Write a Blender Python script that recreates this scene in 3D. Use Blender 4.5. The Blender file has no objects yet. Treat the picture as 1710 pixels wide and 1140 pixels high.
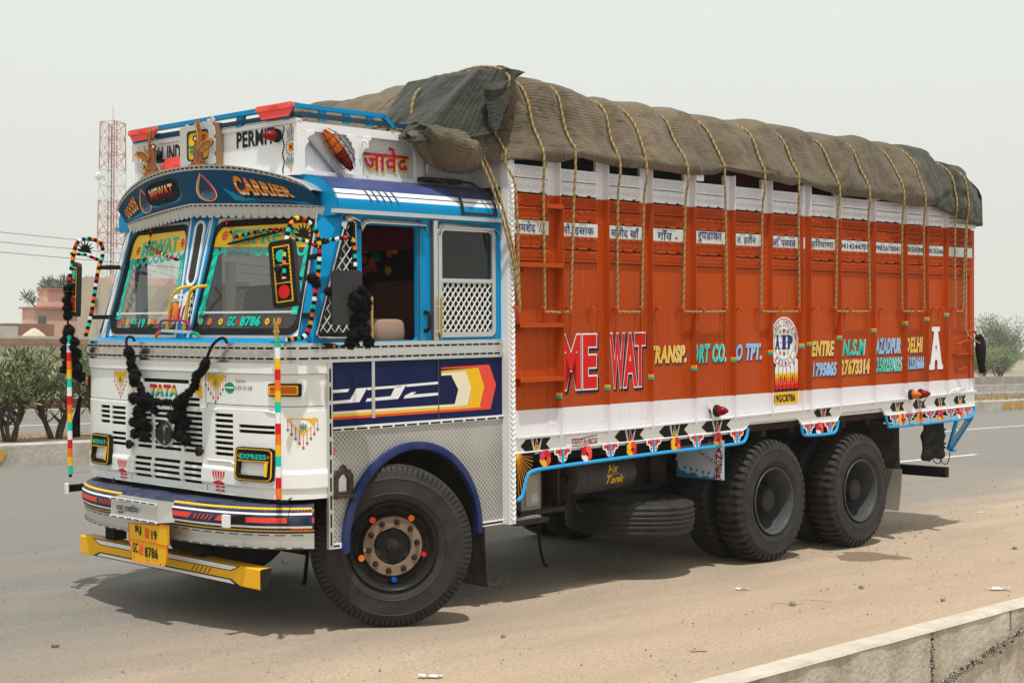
import bpy, bmesh, math, random
from mathutils import Vector, Matrix, noise
from mathutils.geometry import tessellate_polygon
random.seed(7)
PI = math.pi
sc = bpy.context.scene
# ------------------------------------------------------------------ camera
cam = bpy.data.cameras.new('camera'); camo = bpy.data.objects.new('camera', cam)
sc.collection.objects.link(camo); sc.camera = camo
cam.sensor_width = 36; cam.lens = 51.576; cam.clip_start = .05; cam.clip_end = 3000
fw = Vector((.71805, .69595, .00721)).normalized(); rt = Vector((.69593, -.71809, .00602))
rt = (rt - fw * rt.dot(fw)).normalized(); up = rt.cross(fw)
CAM = Vector((-6.1097, -7.0692, 1.7519))
camo.matrix_world = Matrix(((rt.x, up.x, -fw.x, CAM.x), (rt.y, up.y, -fw.y, CAM.y), (rt.z, up.z, -fw.z, CAM.z), (0, 0, 0, 1)))
# ------------------------------------------------------------------ sky, sun, exposure
SUN_TO = Vector((-.22, -.26, 1.0)).normalized()          # towards the sun
elev = math.asin(SUN_TO.z); azim = math.atan2(SUN_TO.x, SUN_TO.y)
w = bpy.data.worlds.new('World'); sc.world = w; w.use_nodes = True
nt = w.node_tree; nt.nodes.clear()
out = nt.nodes.new('ShaderNodeOutputWorld'); bg = nt.nodes.new('ShaderNodeBackground')
sky = nt.nodes.new('ShaderNodeTexSky'); sky.sky_type = 'NISHITA'; sky.sun_disc = False
sky.sun_elevation = elev; sky.sun_rotation = azim; sky.dust_density = 6; sky.air_density = 1.5
mx = nt.nodes.new('ShaderNodeMix'); mx.data_type = 'RGBA'; mx.inputs[0].default_value = .93
# the even white of a hazy noon sky, a little duller and warmer in the dust near the horizon
wc = nt.nodes.new('ShaderNodeTexCoord'); ws = nt.nodes.new('ShaderNodeSeparateXYZ'); wr = nt.nodes.new('ShaderNodeMapRange'); wr.inputs[1].default_value = -.02; wr.inputs[2].default_value = .26; wr.interpolation_type = 'SMOOTHSTEP'
wm = nt.nodes.new('ShaderNodeMix'); wm.data_type = 'RGBA'; wm.inputs[6].default_value = (7.55, 7.6, 7.15, 1); wm.inputs[7].default_value = (8.45, 8.85, 8.35, 1)
nt.links.new(wc.outputs['Generated'], ws.inputs[0]); nt.links.new(ws.outputs[2], wr.inputs[0]); nt.links.new(wr.outputs[0], wm.inputs[0]); nt.links.new(wm.outputs[2], mx.inputs[7])
nt.links.new(sky.outputs[0], mx.inputs[6]); nt.links.new(mx.outputs[2], bg.inputs[0])
bg.inputs[1].default_value = .1; nt.links.new(bg.outputs[0], out.inputs[0])
sl = bpy.data.lights.new('sun', 'SUN'); sl.energy = 3.9; sl.angle = math.radians(1.0); sl.color = (1, .975, .93)
so = bpy.data.objects.new('sun', sl); sc.collection.objects.link(so)
so.rotation_euler = SUN_TO.to_track_quat('Z', 'Y').to_euler(); so.location = (0, 0, 30)
sc.view_settings.view_transform = 'Standard'; sc.view_settings.look = 'None'
sc.view_settings.exposure = 0; sc.view_settings.gamma = 1; sc.view_settings.use_curve_mapping = False
HAZE_D = .0006
sc.cycles.max_bounces = 6; sc.cycles.volume_bounces = 1; sc.cycles.transparent_max_bounces = 12

# ------------------------------------------------------------------ materials
MATS = {}
def nodes(name):
    m = bpy.data.materials.new(name); m.use_nodes = True
    return m, m.node_tree, m.node_tree.nodes['Principled BSDF']
def rgb(c): return (c[0], c[1], c[2], 1)
def paint(name, col, rough=.45, dirt=.12, *, metal=0, scale=3.0, bump=0.0, bscale=60, spec=.10, dcol=(.42, .34, .26), streak=0.0, fade=0.0):
    if name in MATS: return MATS[name]
    m, t, b = nodes(name); n = t.nodes; L = t.links
    tc = n.new('ShaderNodeTexCoord'); nz = n.new('ShaderNodeTexNoise'); nz.inputs['Scale'].default_value = scale
    nz.inputs['Detail'].default_value = 8; nz.inputs['Roughness'].default_value = .65
    L.new(tc.outputs['Object'], nz.inputs['Vector'])
    r = n.new('ShaderNodeMapRange'); r.inputs[1].default_value = .38; r.inputs[2].default_value = .78; r.inputs[3].default_value = 0; r.inputs[4].default_value = dirt * 1.0
    L.new(nz.outputs[0], r.inputs[0])
    x = n.new('ShaderNodeMix'); x.data_type = 'RGBA'; x.inputs[6].default_value = rgb(col)
    x.inputs[7].default_value = rgb([dcol[i] * .6 + col[i] * .2 for i in range(3)]); L.new(r.outputs[0], x.inputs[0])
    c_out = x.outputs[2]
    if streak:
        mpp = n.new('ShaderNodeMapping'); mpp.inputs['Scale'].default_value = (9, 9, .55); L.new(tc.outputs['Object'], mpp.inputs[0]); ns = n.new('ShaderNodeTexNoise'); ns.inputs['Scale'].default_value = 3.2; ns.inputs['Detail'].default_value = 6; L.new(mpp.outputs[0], ns.inputs['Vector'])
        rs = n.new('ShaderNodeMapRange'); rs.inputs[1].default_value = .52; rs.inputs[2].default_value = .80; rs.inputs[3].default_value = 0; rs.inputs[4].default_value = streak; L.new(ns.outputs[0], rs.inputs[0])
        xs_ = n.new('ShaderNodeMix'); xs_.data_type = 'RGBA'; xs_.inputs[7].default_value = rgb([.5 * col[i] + .5 * dcol[i] * .55 for i in range(3)]); L.new(c_out, xs_.inputs[6]); L.new(rs.outputs[0], xs_.inputs[0]); c_out = xs_.outputs[2]
    if fade:
        nf = n.new('ShaderNodeTexNoise'); nf.inputs['Scale'].default_value = .8; nf.inputs['Detail'].default_value = 3; L.new(tc.outputs['Object'], nf.inputs['Vector'])
        hf = n.new('ShaderNodeHueSaturation'); rf_ = n.new('ShaderNodeMapRange'); rf_.inputs[1].default_value = .3; rf_.inputs[2].default_value = .7; rf_.inputs[3].default_value = 1 - fade; rf_.inputs[4].default_value = 1 + fade; L.new(nf.outputs[0], rf_.inputs[0]); L.new(rf_.outputs[0], hf.inputs['Value']); L.new(c_out, hf.inputs['Color']); c_out = hf.outputs[0]
    L.new(c_out, b.inputs['Base Color'])
    b.inputs['Metallic'].default_value = metal; b.inputs['Specular IOR Level'].default_value = spec
    rr = n.new('ShaderNodeMapRange'); rr.inputs[3].default_value = max(.05, rough - .08); rr.inputs[4].default_value = min(1, rough + .2)
    L.new(nz.outputs[0], rr.inputs[0]); L.new(rr.outputs[0], b.inputs['Roughness'])
    if bump:
        n2 = n.new('ShaderNodeTexNoise'); n2.inputs['Scale'].default_value = bscale; n2.inputs['Detail'].default_value = 4
        L.new(tc.outputs['Object'], n2.inputs['Vector']); bp = n.new('ShaderNodeBump'); bp.inputs['Strength'].default_value = bump
        bp.inputs['Distance'].default_value = .02; L.new(n2.outputs[0], bp.inputs['Height']); L.new(bp.outputs[0], b.inputs['Normal'])
    MATS[name] = m; return m
WHITE = paint('white_paint', (.78, .78, .785), .38, .06)
WHITE2 = paint('white_body_paint', (.73, .705, .74), .5, .12, scale=3, bump=.12, bscale=5, streak=.35)
CABWHITE = paint('cab_white', (.80, .81, .79), .28, .10, scale=2.5, bump=.05, bscale=3, streak=.22, spec=.3)
ORANGE = paint('orange_paint', (.43, .056, .0015), .42, .05, scale=2.2, bump=.22, bscale=3.5, streak=.6, fade=.12)
ORANGE2 = paint('orange_carved', (.42, .054, .002), .5, .12, scale=7, fade=.12)
NAVY = paint('navy_paint', (.005, .012, .062), .35, .03)
BLUE = paint('cab_blue', (.001, .235, .50), .3, .02)
LBLUE = paint('pipe_blue', (.02, .32, .66), .35, .08)
DKBLUE = paint('rail_dark_blue', (.012, .055, .10), .45, .15)
VISB = paint('visor_blue', (.003, .058, .130), .28, .02)
VISL = paint('visor_light_blue', (.004, .24, .46), .28, .02)
PURP = paint('roof_navy', (.035, .055, .17), .3, .15)
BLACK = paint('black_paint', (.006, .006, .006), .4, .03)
RUBBER = paint('black_rubber', (.011, .011, .011), .6, .08)
TYRE = paint('tyre_rubber', (.013, .0115, .0105), .58, .16, scale=9, bump=.15, bscale=90, spec=.35, dcol=(.30, .25, .20))
RIMB = paint('rim_black', (.010, .010, .011), .35, .12)
RIMG = paint('rim_grey', (.050, .058, .062), .36, .25, scale=6)
HUBR = paint('hub_brown', (.21, .135, .09), .6, .3, scale=12)
DARK = paint('chassis_dark', (.014, .012, .011), .7, .16, scale=5)
INTER = paint('cab_interior', (.05, .03, .026), .8, .1)
CHROME = paint('polished_steel', (.66, .65, .63), .16, .10, metal=1, scale=2.5, bump=.35, bscale=5)
ALU = paint('brushed_aluminium', (.62, .62, .60), .36, .12, metal=.85, scale=6)
PLATEM = paint('sign_silver', (.60, .60, .56), .5, .10)
RED = paint('red_paint', (.62, .012, .012), .35, .04)
RED2 = paint('vermilion', (.75, .07, .04), .4, .04)
YEL = paint('yellow_paint', (.80, .46, .015), .35, .04)
YELS = paint('yellow_sticker', (.85, .52, .02), .3, .03)
YBAR = paint('bar_yellow', (.82, .43, .012), .38, .10)
ORG = paint('orange_bright', (.80, .17, .015), .38, .04)
CREAM = paint('cream_paint', (.78, .70, .52), .4, .05)
TEAL = paint('teal_sticker', (.01, .52, .40), .4, .03)
GREEN = paint('green_paint', (.01, .26, .12), .4, .04)
MAROON = paint('maroon_paint', (.26, .008, .03), .4, .04)
SKYB = paint('light_blue_paint', (.22, .46, .78), .4, .04)
PINK = paint('pink_paint', (.60, .05, .16), .4, .04)
CORAL = paint('coral_paint', (.90, .10, .085), .45, .06)
BRASS = paint('brass', (.66, .42, .10), .3, .1, metal=.8)
BIRD = paint('bird_brown', (.33, .12, .05), .5, .1)
TUFT = paint('black_yarn', (.007, .007, .008), .9, .0, spec=.15)
STRAP = paint('black_cloth', (.010, .010, .011), .8, .05)
GREYP = paint('grey_plastic', (.03, .032, .035), .5, .08)
LAMPR = paint('red_lens', (.20, .006, .006), .18, .05)
LAMPO = paint('amber_lens', (.62, .12, .008), .18, .04)
LAMPG = paint('green_lens', (.005, .14, .05), .18, .03)
CONC = None
def treadplate():
    m, t, b = nodes('tread_plate'); n = t.nodes; L = t.links
    tc = n.new('ShaderNodeTexCoord'); sp = n.new('ShaderNodeSeparateXYZ'); L.new(tc.outputs['Object'], sp.inputs[0])
    def mth(op, a, bb=None, c=None):
        k = n.new('ShaderNodeMath'); k.operation = op
        for i, v in enumerate((a, bb, c)):
            if v is None: continue
            if isinstance(v, (int, float)): k.inputs[i].default_value = v
            else: L.new(v, k.inputs[i])
        return k.outputs[0]
    p = .034
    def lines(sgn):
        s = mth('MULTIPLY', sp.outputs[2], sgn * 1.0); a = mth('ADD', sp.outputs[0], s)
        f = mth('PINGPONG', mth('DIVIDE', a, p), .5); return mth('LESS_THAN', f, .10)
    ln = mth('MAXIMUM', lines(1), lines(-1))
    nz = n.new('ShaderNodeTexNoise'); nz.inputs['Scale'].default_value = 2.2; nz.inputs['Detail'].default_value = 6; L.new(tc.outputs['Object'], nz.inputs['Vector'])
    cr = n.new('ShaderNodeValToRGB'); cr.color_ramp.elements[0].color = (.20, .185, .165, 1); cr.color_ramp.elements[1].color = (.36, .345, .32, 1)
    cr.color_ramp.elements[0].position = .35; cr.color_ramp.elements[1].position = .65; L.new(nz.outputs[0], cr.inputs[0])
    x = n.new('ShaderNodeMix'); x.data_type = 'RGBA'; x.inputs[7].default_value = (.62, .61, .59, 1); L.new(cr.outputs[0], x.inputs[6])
    L.new(mth('MULTIPLY', ln, .75), x.inputs[0]); L.new(x.outputs[2], b.inputs['Base Color'])  # raised lines coloured paler, highlights painted into the plate
    b.inputs['Metallic'].default_value = .35; b.inputs['Roughness'].default_value = .48
    bp = n.new('ShaderNodeBump'); bp.inputs['Strength'].default_value = .6; bp.inputs['Distance'].default_value = .004; L.new(ln, bp.inputs['Height']); L.new(bp.outputs[0], b.inputs['Normal'])
    return m
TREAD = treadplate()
def glass(name, tint, alpha, rough=.03):
    m, t, b = nodes(name); n = t.nodes; L = t.links; n.remove(b)
    o = n['Material Output']; tr = n.new('ShaderNodeBsdfTransparent'); tr.inputs[0].default_value = rgb(tint)
    gl = n.new('ShaderNodeBsdfGlossy'); gl.inputs['Roughness'].default_value = rough; gl.inputs[0].default_value = (.9, .92, .92, 1)
    df = n.new('ShaderNodeBsdfDiffuse'); df.inputs[0].default_value = (.35, .33, .30, 1)
    m0 = n.new('ShaderNodeMixShader'); m0.inputs[0].default_value = alpha; L.new(tr.outputs[0], m0.inputs[1]); L.new(df.outputs[0], m0.inputs[2])
    fr = n.new('ShaderNodeFresnel'); fr.inputs[0].default_value = 1.5; m1 = n.new('ShaderNodeMixShader')
    L.new(fr.outputs[0], m1.inputs[0]); L.new(m0.outputs[0], m1.inputs[1]); L.new(gl.outputs[0], m1.inputs[2]); L.new(m1.outputs[0], o.inputs[0])
    return m
GLASS = glass('windscreen_glass', (.72, .75, .74), .10)
GLASSD = glass('tinted_glass', (.22, .22, .22), .03)
LAMPGL = glass('lamp_glass', (.8, .85, .85), .12)

# ------------------------------------------------------------------ object helpers
BM = Matrix.Rotation(-.0251, 4, 'Y') @ Matrix.Rotation(.008, 4, 'X')   # the truck sits a little nose down
COL = sc.collection; BASE = {}
def meta(o, label=None, cat=None, group=None, kind=None):
    if label: o['label'] = label
    if cat: o['category'] = cat
    if group: o['group'] = group
    if kind: o['kind'] = kind
    return o
def thing(name, label, cat, base=(0, 0, 0), group=None, body=False):
    o = bpy.data.objects.new(name, None); o.empty_display_size = .2; COL.objects.link(o)
    o.matrix_basis = (BM if body else Matrix()) @ Matrix.Translation(base); BASE[o.name] = Vector(base)
    return meta(o, label, cat, group)
class MB:
    def __init__(s, base=(0, 0, 0)): s.v = []; s.f = []; s.m = []; s.mats = []; s.base = Vector(base)
    def mi(s, m):
        if m not in s.mats: s.mats.append(m)
        return s.mats.index(m)
    def add(s, vs, fs, m):
        k = len(s.v); i = s.mi(m); s.v += [tuple(v) for v in vs]
        for f in fs: s.f.append(tuple(j + k for j in f)); s.m.append(i)
    def box(s, a, b, m):
        x0, y0, z0 = a; x1, y1, z1 = b
        s.add([(x0, y0, z0), (x1, y0, z0), (x1, y1, z0), (x0, y1, z0), (x0, y0, z1), (x1, y0, z1), (x1, y1, z1), (x0, y1, z1)],
              [(0, 3, 2, 1), (4, 5, 6, 7), (0, 1, 5, 4), (1, 2, 6, 5), (2, 3, 7, 6), (3, 0, 4, 7)], m)
    def hexa(s, p, m):   # eight corners, order as in box
        s.add(p, [(0, 3, 2, 1), (4, 5, 6, 7), (0, 1, 5, 4), (1, 2, 6, 5), (2, 3, 7, 6), (3, 0, 4, 7)], m)
    def beam(s, p, q, wx, wz, m, upv=(0, 0, 1)):
        p = Vector(p); q = Vector(q); d = (q - p).normalized(); u = Vector(upv)
        sd = d.cross(u)
        if sd.length < 1e-4: sd = d.cross(Vector((1, 0, 0)))
        sd.normalize(); u = sd.cross(d); a = sd * wx / 2; b = u * wz / 2
        s.hexa([p - a - b, p + a - b, q + a - b, q - a - b, p - a + b, p + a + b, q + a + b, q - a + b], m)
    def tube(s, path, r, m, n=8, closed=False, cap=True):
        P = [Vector(p) for p in path]; N = len(P); rings = []; ref = None
        for i, p in enumerate(P):
            a = P[(i - 1) % N] if (closed or i > 0) else P[i]; b = P[(i + 1) % N] if (closed or i < N - 1) else P[i]
            d = (b - a).normalized()
            if ref is None:
                ref = d.orthogonal().normalized()
            ref = (ref - d * ref.dot(d)).normalized(); sd = d.cross(ref)
            rr = r[i] if isinstance(r, (list, tuple)) else r
            rings.append([p + (ref * math.cos(2 * PI * k / n) + sd * math.sin(2 * PI * k / n)) * rr for k in range(n)])
        vs = [v for R in rings for v in R]; fs = []
        for i in range(N if closed else N - 1):
            j = (i + 1) % N
            for k in range(n): fs.append((i * n + k, i * n + (k + 1) % n, j * n + (k + 1) % n, j * n + k))
        if cap and not closed: fs += [tuple(range(n))[::-1], tuple((N - 1) * n + k for k in range(n))]
        if isinstance(m, (list, tuple)):
            k0 = len(s.v); s.v += [tuple(v) for v in vs]
            for q, f in enumerate(fs):
                i = min(q // n, len(m) - 1); s.f.append(tuple(j + k0 for j in f)); s.m.append(s.mi(m[i]))
        else: s.add(vs, fs, m)
    def lathe(s, prof, m, n=32, axis='Y', c=(0, 0, 0), closed=False):  # prof: (along axis, radius)
        vs = []; c = Vector(c)
        for a, r in prof:
            for k in range(n):
                th = 2 * PI * k / n; p = (r * math.cos(th), a, r * math.sin(th))
                if axis == 'Z': p = (r * math.cos(th), r * math.sin(th), a)
                if axis == 'X': p = (a, r * math.cos(th), r * math.sin(th))
                vs.append(c + Vector(p))
        fs = []; N = len(prof)
        for i in range(N - 1 + (1 if closed else 0)):
            j = (i + 1) % N
            for k in range(n): fs.append((i * n + k, i * n + (k + 1) % n, j * n + (k + 1) % n, j * n + k))
        s.add(vs, fs, m)
    def plate(s, outer, mp, th, m, holes=(), back=True, side=None):
        """flat shape (2D, with holes) laid on the surface mp(u,v,h), th thick"""
        loops = [outer] + list(holes); flat = [p for l in loops for p in l]
        tri = tessellate_polygon([[Vector((p[0], p[1], 0)) for p in l] for l in loops])
        n = len(flat); vs = [mp(p[0], p[1], th) for p in flat]
        A = 0
        for t in tri[:50]:
            a, b, c = [flat[i] for i in t]; A += (b[0] - a[0]) * (c[1] - a[1]) - (b[1] - a[1]) * (c[0] - a[0])
        fs = [tuple(t) for t in tri]
        s.add(vs, fs, m)
        if th > .0021 or side:
            vb = [mp(p[0], p[1], 0) for p in flat]; k = 0; sf = []
            for l in loops:
                N = len(l)
                for i in range(N): sf.append((k + i, k + (i + 1) % N, n + k + (i + 1) % N, n + k + i))
                k += N
            s.add(list(vs) + list(vb), sf, side or m)
            if back: s.add(vb, [tuple(reversed(t)) for t in tri], side or m)
    def decal(s, vs, fs, mp, h, m): s.add([mp(a, b, h) for a, b in vs], fs, m)
    def obj(s, name, parent=None, smooth=True, label=None, kind=None, root=None):
        me = bpy.data.meshes.new(name); b = s.base
        if parent is not None and parent.name in BASE: b = BASE[parent.name]
        me.from_pydata([(v[0] - b.x, v[1] - b.y, v[2] - b.z) for v in s.v], [], s.f)
        for m in s.mats: me.materials.append(m)
        me.polygons.foreach_set('material_index', s.m)
        if smooth:
            me.polygons.foreach_set('use_smooth', [True] * len(me.polygons))
            me.set_sharp_from_angle(angle=math.radians(32))
        me.update(); o = bpy.data.objects.new(name, me); COL.objects.link(o)
        if parent is not None:
            o.parent = parent; BASE[o.name] = b
            if parent is TRUCK: o.matrix_basis = BM
        if label: o['label'] = label
        if kind: o['kind'] = kind
        return o
def single(mb, name, label, cat, base, group=None, body=True, smooth=True, kind=None):
    mb.base = Vector(base); o = mb.obj(name, None, smooth); o.matrix_basis = (BM if body else Matrix()) @ Matrix.Translation(base)
    meta(o, label, cat, group, kind); return o
def rrect(x0, x1, z0, z1, r, n=5):
    r = min(r, (x1 - x0) / 2.001, (z1 - z0) / 2.001); o = []
    for cx, cz, a in ((x1 - r, z0 + r, -90), (x1 - r, z1 - r, 0), (x0 + r, z1 - r, 90), (x0 + r, z0 + r, 180)):
        for k in range(n + 1):
            t = math.radians(a + 90 * k / n); o.append((cx + r * math.cos(t), cz + r * math.sin(t)))
    return o
def circ(cx, cz, rx, rz=None, n=24, a0=0):
    rz = rz or rx; return [(cx + rx * math.cos(a0 + 2 * PI * k / n), cz + rz * math.sin(a0 + 2 * PI * k / n)) for k in range(n)]
def star(cx, cz, r, r2, n=5, a0=PI / 2):
    return [(cx + (r if k % 2 == 0 else r2) * math.cos(a0 + PI * k / n), cz + (r if k % 2 == 0 else r2) * math.sin(a0 + PI * k / n)) for k in range(2 * n)]
_T = {}
def glyphs(txt, off=0.0, shear=0.0):
    key = (txt, off, shear)
    if key in _T: return _T[key]
    c = bpy.data.curves.new('t', 'FONT'); c.body = txt; c.size = 1; c.offset = off; c.space_character = 1 + abs(off) * 2.3; c.shear = shear; c.resolution_u = 3
    o = bpy.data.objects.new('t', c); COL.objects.link(o); bpy.context.view_layer.update()
    me = bpy.data.meshes.new_from_object(o)
    vs = [(v.co.x, v.co.y) for v in me.vertices]; fs = [tuple(p.vertices) for p in me.polygons]
    bpy.data.objects.remove(o); bpy.data.curves.remove(c); bpy.data.meshes.remove(me)
    _T[key] = (vs, fs); return vs, fs
def text(mb, txt, x0, x1, z0, z1, mp, h, m, off=.02, shear=0, outline=None, shadow=None, ow=.03, sh=(.012, -.012), clip=None, warp=None, wide=None):
    bv, _ = glyphs(txt, off, shear)
    if not bv: return
    a0 = min(v[0] for v in bv); a1 = max(v[0] for v in bv); b0 = min(v[1] for v in bv); b1 = max(v[1] for v in bv)
    def place(o_, dx, dz, hh, mat):
        vs, fs = glyphs(txt, o_, shear)
        P = [(x0 + (v[0] - a0) / (a1 - a0) * (x1 - x0) + dx, z0 + (v[1] - b0) / (b1 - b0) * (z1 - z0) + dz) for v in vs]
        if warp: P = [warp(*p) for p in P]
        if clip: P = [(max(clip, p[0]), p[1]) for p in P]
        mb.decal(P, fs, mp, hh, mat)
    if shadow: place(off + (ow if outline else 0), sh[0], sh[1], h, shadow)
    if outline: place(off + ow, 0, 0, h + .0012, outline)
    place(off, 0, 0, h + .0024, m)
def SIDE(y0): return lambda u, v, h: (u, y0 - h, v)
def FRONT(x0): return lambda u, v, h: (x0 - h, u, v)
def QUAD(c):
    BL, BR, TR, TL = [Vector(p) for p in c]; N = (BR - BL).cross(TL - BL).normalized()
    return lambda u, v, h: (BL * (1 - u) + BR * u) * (1 - v) + (TL * (1 - u) + TR * u) * v + N * h
def curve(pts, k=8):
    P = [Vector(p) for p in pts]; o = []
    for i in range(len(P) - 1):
        p0 = P[max(i - 1, 0)]; p1 = P[i]; p2 = P[i + 1]; p3 = P[min(i + 2, len(P) - 1)]
        for j in range(k):
            u = j / k; o.append(.5 * ((2 * p1) + (-p0 + p2) * u + (2 * p0 - 5 * p1 + 4 * p2 - p3) * u * u + (-p0 + 3 * p1 - 3 * p2 + p3) * u ** 3))
    return o + [P[-1]]
def resample(P, step):
    P = [Vector(p) for p in P]; L = [0]
    for a, b in zip(P, P[1:]): L.append(L[-1] + (b - a).length)
    n = max(2, int(L[-1] / step) + 1); o = []; j = 0
    for i in range(n):
        s = L[-1] * i / (n - 1)
        while j < len(P) - 2 and L[j + 1] < s: j += 1
        u = (s - L[j]) / max(1e-9, L[j + 1] - L[j]); o.append(P[j].lerp(P[j + 1], min(1, max(0, u))))
    return o
def interp(T, x):
    if x <= T[0][0]: return T[0][1]
    for (a, b), (c, d) in zip(T, T[1:]):
        if x <= c: return b + (d - b) * (x - a) / (c - a)
    return T[-1][1]
def smooth01(a, b, x):
    t = min(1, max(0, (x - a) / (b - a))); return t * t * (3 - 2 * t)
TRUCK = None
# ------------------------------------------------------------------ setting
def ground_mat():
    m, t, b = nodes('verge_and_road'); n = t.nodes; L = t.links
    tc = n.new('ShaderNodeTexCoord'); sp = n.new('ShaderNodeSeparateXYZ'); L.new(tc.outputs['Object'], sp.inputs[0])
    def nz(scale, det=8, ro=.6, vec=None):
        k = n.new('ShaderNodeTexNoise'); k.inputs['Scale'].default_value = scale; k.inputs['Detail'].default_value = det; k.inputs['Roughness'].default_value = ro
        L.new(vec or tc.outputs['Object'], k.inputs['Vector']); return k.outputs[0]
    def mth(op, a, bb=0.0, c=None):
        k = n.new('ShaderNodeMath'); k.operation = op
        for i, v in enumerate((a, bb, c)):
            if v is None: continue
            if isinstance(v, (int, float)): k.inputs[i].default_value = v
            else: L.new(v, k.inputs[i])
        return k.outputs[0]
    def mr(v, a, bb, c=0, d=1):
        k = n.new('ShaderNodeMapRange'); k.interpolation_type = 'SMOOTHSTEP'
        for i, q in enumerate((a, bb, c, d)): k.inputs[i + 1].default_value = q
        L.new(v, k.inputs[0]); return k.outputs[0]
    def mix(f, a, bb):
        k = n.new('ShaderNodeMix'); k.data_type = 'RGBA'
        if isinstance(f, (int, float)): k.inputs[0].default_value = f
        else: L.new(f, k.inputs[0])
        for i, v in ((6, a), (7, bb)):
            if isinstance(v, tuple): k.inputs[i].default_value = rgb(v)
            else: L.new(v, k.inputs[i])
        return k.outputs[2]
    st = n.new('ShaderNodeMapping'); st.inputs['Scale'].default_value = (.22, 1, 1); L.new(tc.outputs['Object'], st.inputs[0])
    big = nz(.45, 6, .6, st.outputs[0]); mid = nz(1.7, 7, .62, st.outputs[0]); fine = nz(38, 6, .7); grain = nz(210, 3, .6)
    # edge of the tarmac: about two metres out at the cab, further out behind
    e = mth('ADD', sp.outputs[1], mth('MULTIPLY', mth('SUBTRACT', big, .5), 2.6)); e = mth('ADD', e, mth('MULTIPLY', mth('SUBTRACT', mid, .5), 2.4))
    e = mth('SUBTRACT', e, mth('MULTIPLY', sp.outputs[0], .10))
    asph = mr(e, -1.25, 1.7)
    dust = mr(mid, .40, .66, .0, .5); far = mr(sp.outputs[1], 2.5, 6.0)
    dustf = mth('MULTIPLY', dust, mth('SUBTRACT', 1, mth('MULTIPLY', far, .75)))
    sand = mix(mr(fine, .3, .7), (.42, .315, .22), (.57, .435, .32)); sand = mix(mth('MULTIPLY', mr(grain, .40, .62), .40), sand, (.30, .225, .155)); sand = mix(mr(mid, .35, .7, 0, .5), sand, (.36, .272, .19))
    tar = mix(mr(fine, .3, .75), (.158, .148, .136), (.245, .230, .210)); tar = mix(mth('MULTIPLY', mr(grain, .52, .70), .5), tar, (.36, .33, .29))
    tar = mix(dustf, tar, (.30, .245, .185))
    col = mix(asph, sand, tar); speck = nz(95, 3, .55); col = mix(mth('MULTIPLY', mr(speck, .60, .66), .75), col, (.11, .09, .07))
    # wet oily patch behind the last wheel
    def ell(cx, cy, rx, ry):
        a = mth('DIVIDE', mth('SUBTRACT', sp.outputs[0], cx), rx); c = mth('DIVIDE', mth('SUBTRACT', sp.outputs[1], cy), ry); return mth('ADD', mth('MULTIPLY', a, a), mth('MULTIPLY', c, c))
    e = mth('MINIMUM', ell(5.33, -.42, .17, .34), ell(5.12, -.40, .26, .20)); e = mth('ADD', e, mth('MULTIPLY', mth('SUBTRACT', nz(6, 4), .5), 1.6)); st1 = mr(e, 1.05, .85)
    col = mix(mth('MULTIPLY', st1, .72), col, (.13, .080, .045)); L.new(col, b.inputs['Base Color'])
    b.inputs['Roughness'].default_value = .88; b.inputs['Specular IOR Level'].default_value = .25
    h = mth('ADD', mth('MULTIPLY', fine, .5), mth('ADD', mth('MULTIPLY', grain, .25), mth('MULTIPLY', mid, 1.3)))
    bp = n.new('ShaderNodeBump'); bp.inputs['Strength'].default_value = .9; bp.inputs['Distance'].default_value = .022; L.new(h, bp.inputs['Height']); L.new(bp.outputs[0], b.inputs['Normal'])
    return m
def noisy(name, c1, c2, scale=3, rough=.9, bump=.4, bs=None, c3=None, stretch=None):
    m, t, b = nodes(name); n = t.nodes; L = t.links; tc = n.new('ShaderNodeTexCoord'); v = tc.outputs['Object']
    if stretch:
        mp = n.new('ShaderNodeMapping'); mp.inputs['Scale'].default_value = stretch; L.new(v, mp.inputs[0]); v = mp.outputs[0]
    nz = n.new('ShaderNodeTexNoise'); nz.inputs['Scale'].default_value = scale; nz.inputs['Detail'].default_value = 9; nz.inputs['Roughness'].default_value = .65; L.new(v, nz.inputs['Vector'])
    cr = n.new('ShaderNodeValToRGB'); cr.color_ramp.elements[0].color = rgb(c1); cr.color_ramp.elements[1].color = rgb(c2); cr.color_ramp.elements[0].position = .35; cr.color_ramp.elements[1].position = .68
    if c3: e = cr.color_ramp.elements.new(.5); e.color = rgb(c3)
    L.new(nz.outputs[0], cr.inputs[0]); L.new(cr.outputs[0], b.inputs['Base Color']); b.inputs['Roughness'].default_value = rough; b.inputs['Specular IOR Level'].default_value = .25
    n2 = n.new('ShaderNodeTexNoise'); n2.inputs['Scale'].default_value = bs or scale * 8; n2.inputs['Detail'].default_value = 5; L.new(tc.outputs['Object'], n2.inputs['Vector'])
    bp = n.new('ShaderNodeBump'); bp.inputs['Strength'].default_value = bump; bp.inputs['Distance'].default_value = .03; L.new(n2.outputs[0], bp.inputs['Height']); L.new(bp.outputs[0], b.inputs['Normal'])
    return m
GROUND = ground_mat()
CONC = noisy('kerb_concrete', (.34, .31, .26), (.50, .47, .41), 2.5, bump=.3)
CONCT = noisy('wall_cap_concrete', (.44, .385, .31), (.58, .52, .44), 4, bump=.35, bs=30)
CONCW = noisy('stained_concrete', (.34, .25, .17), (.56, .51, .43), 3.2, bump=.35, bs=28, c3=(.48, .42, .34), stretch=(1, 1, .45))
SOIL = noisy('median_soil', (.16, .11, .075), (.30, .22, .15), 3, bump=.6)
FARL = noisy('far_scrub_land', (.20, .17, .11), (.32, .27, .19), .2, bump=.2)
GRASS = noisy('dry_grass', (.30, .22, .11), (.46, .36, .20), 9, bump=0)
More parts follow.
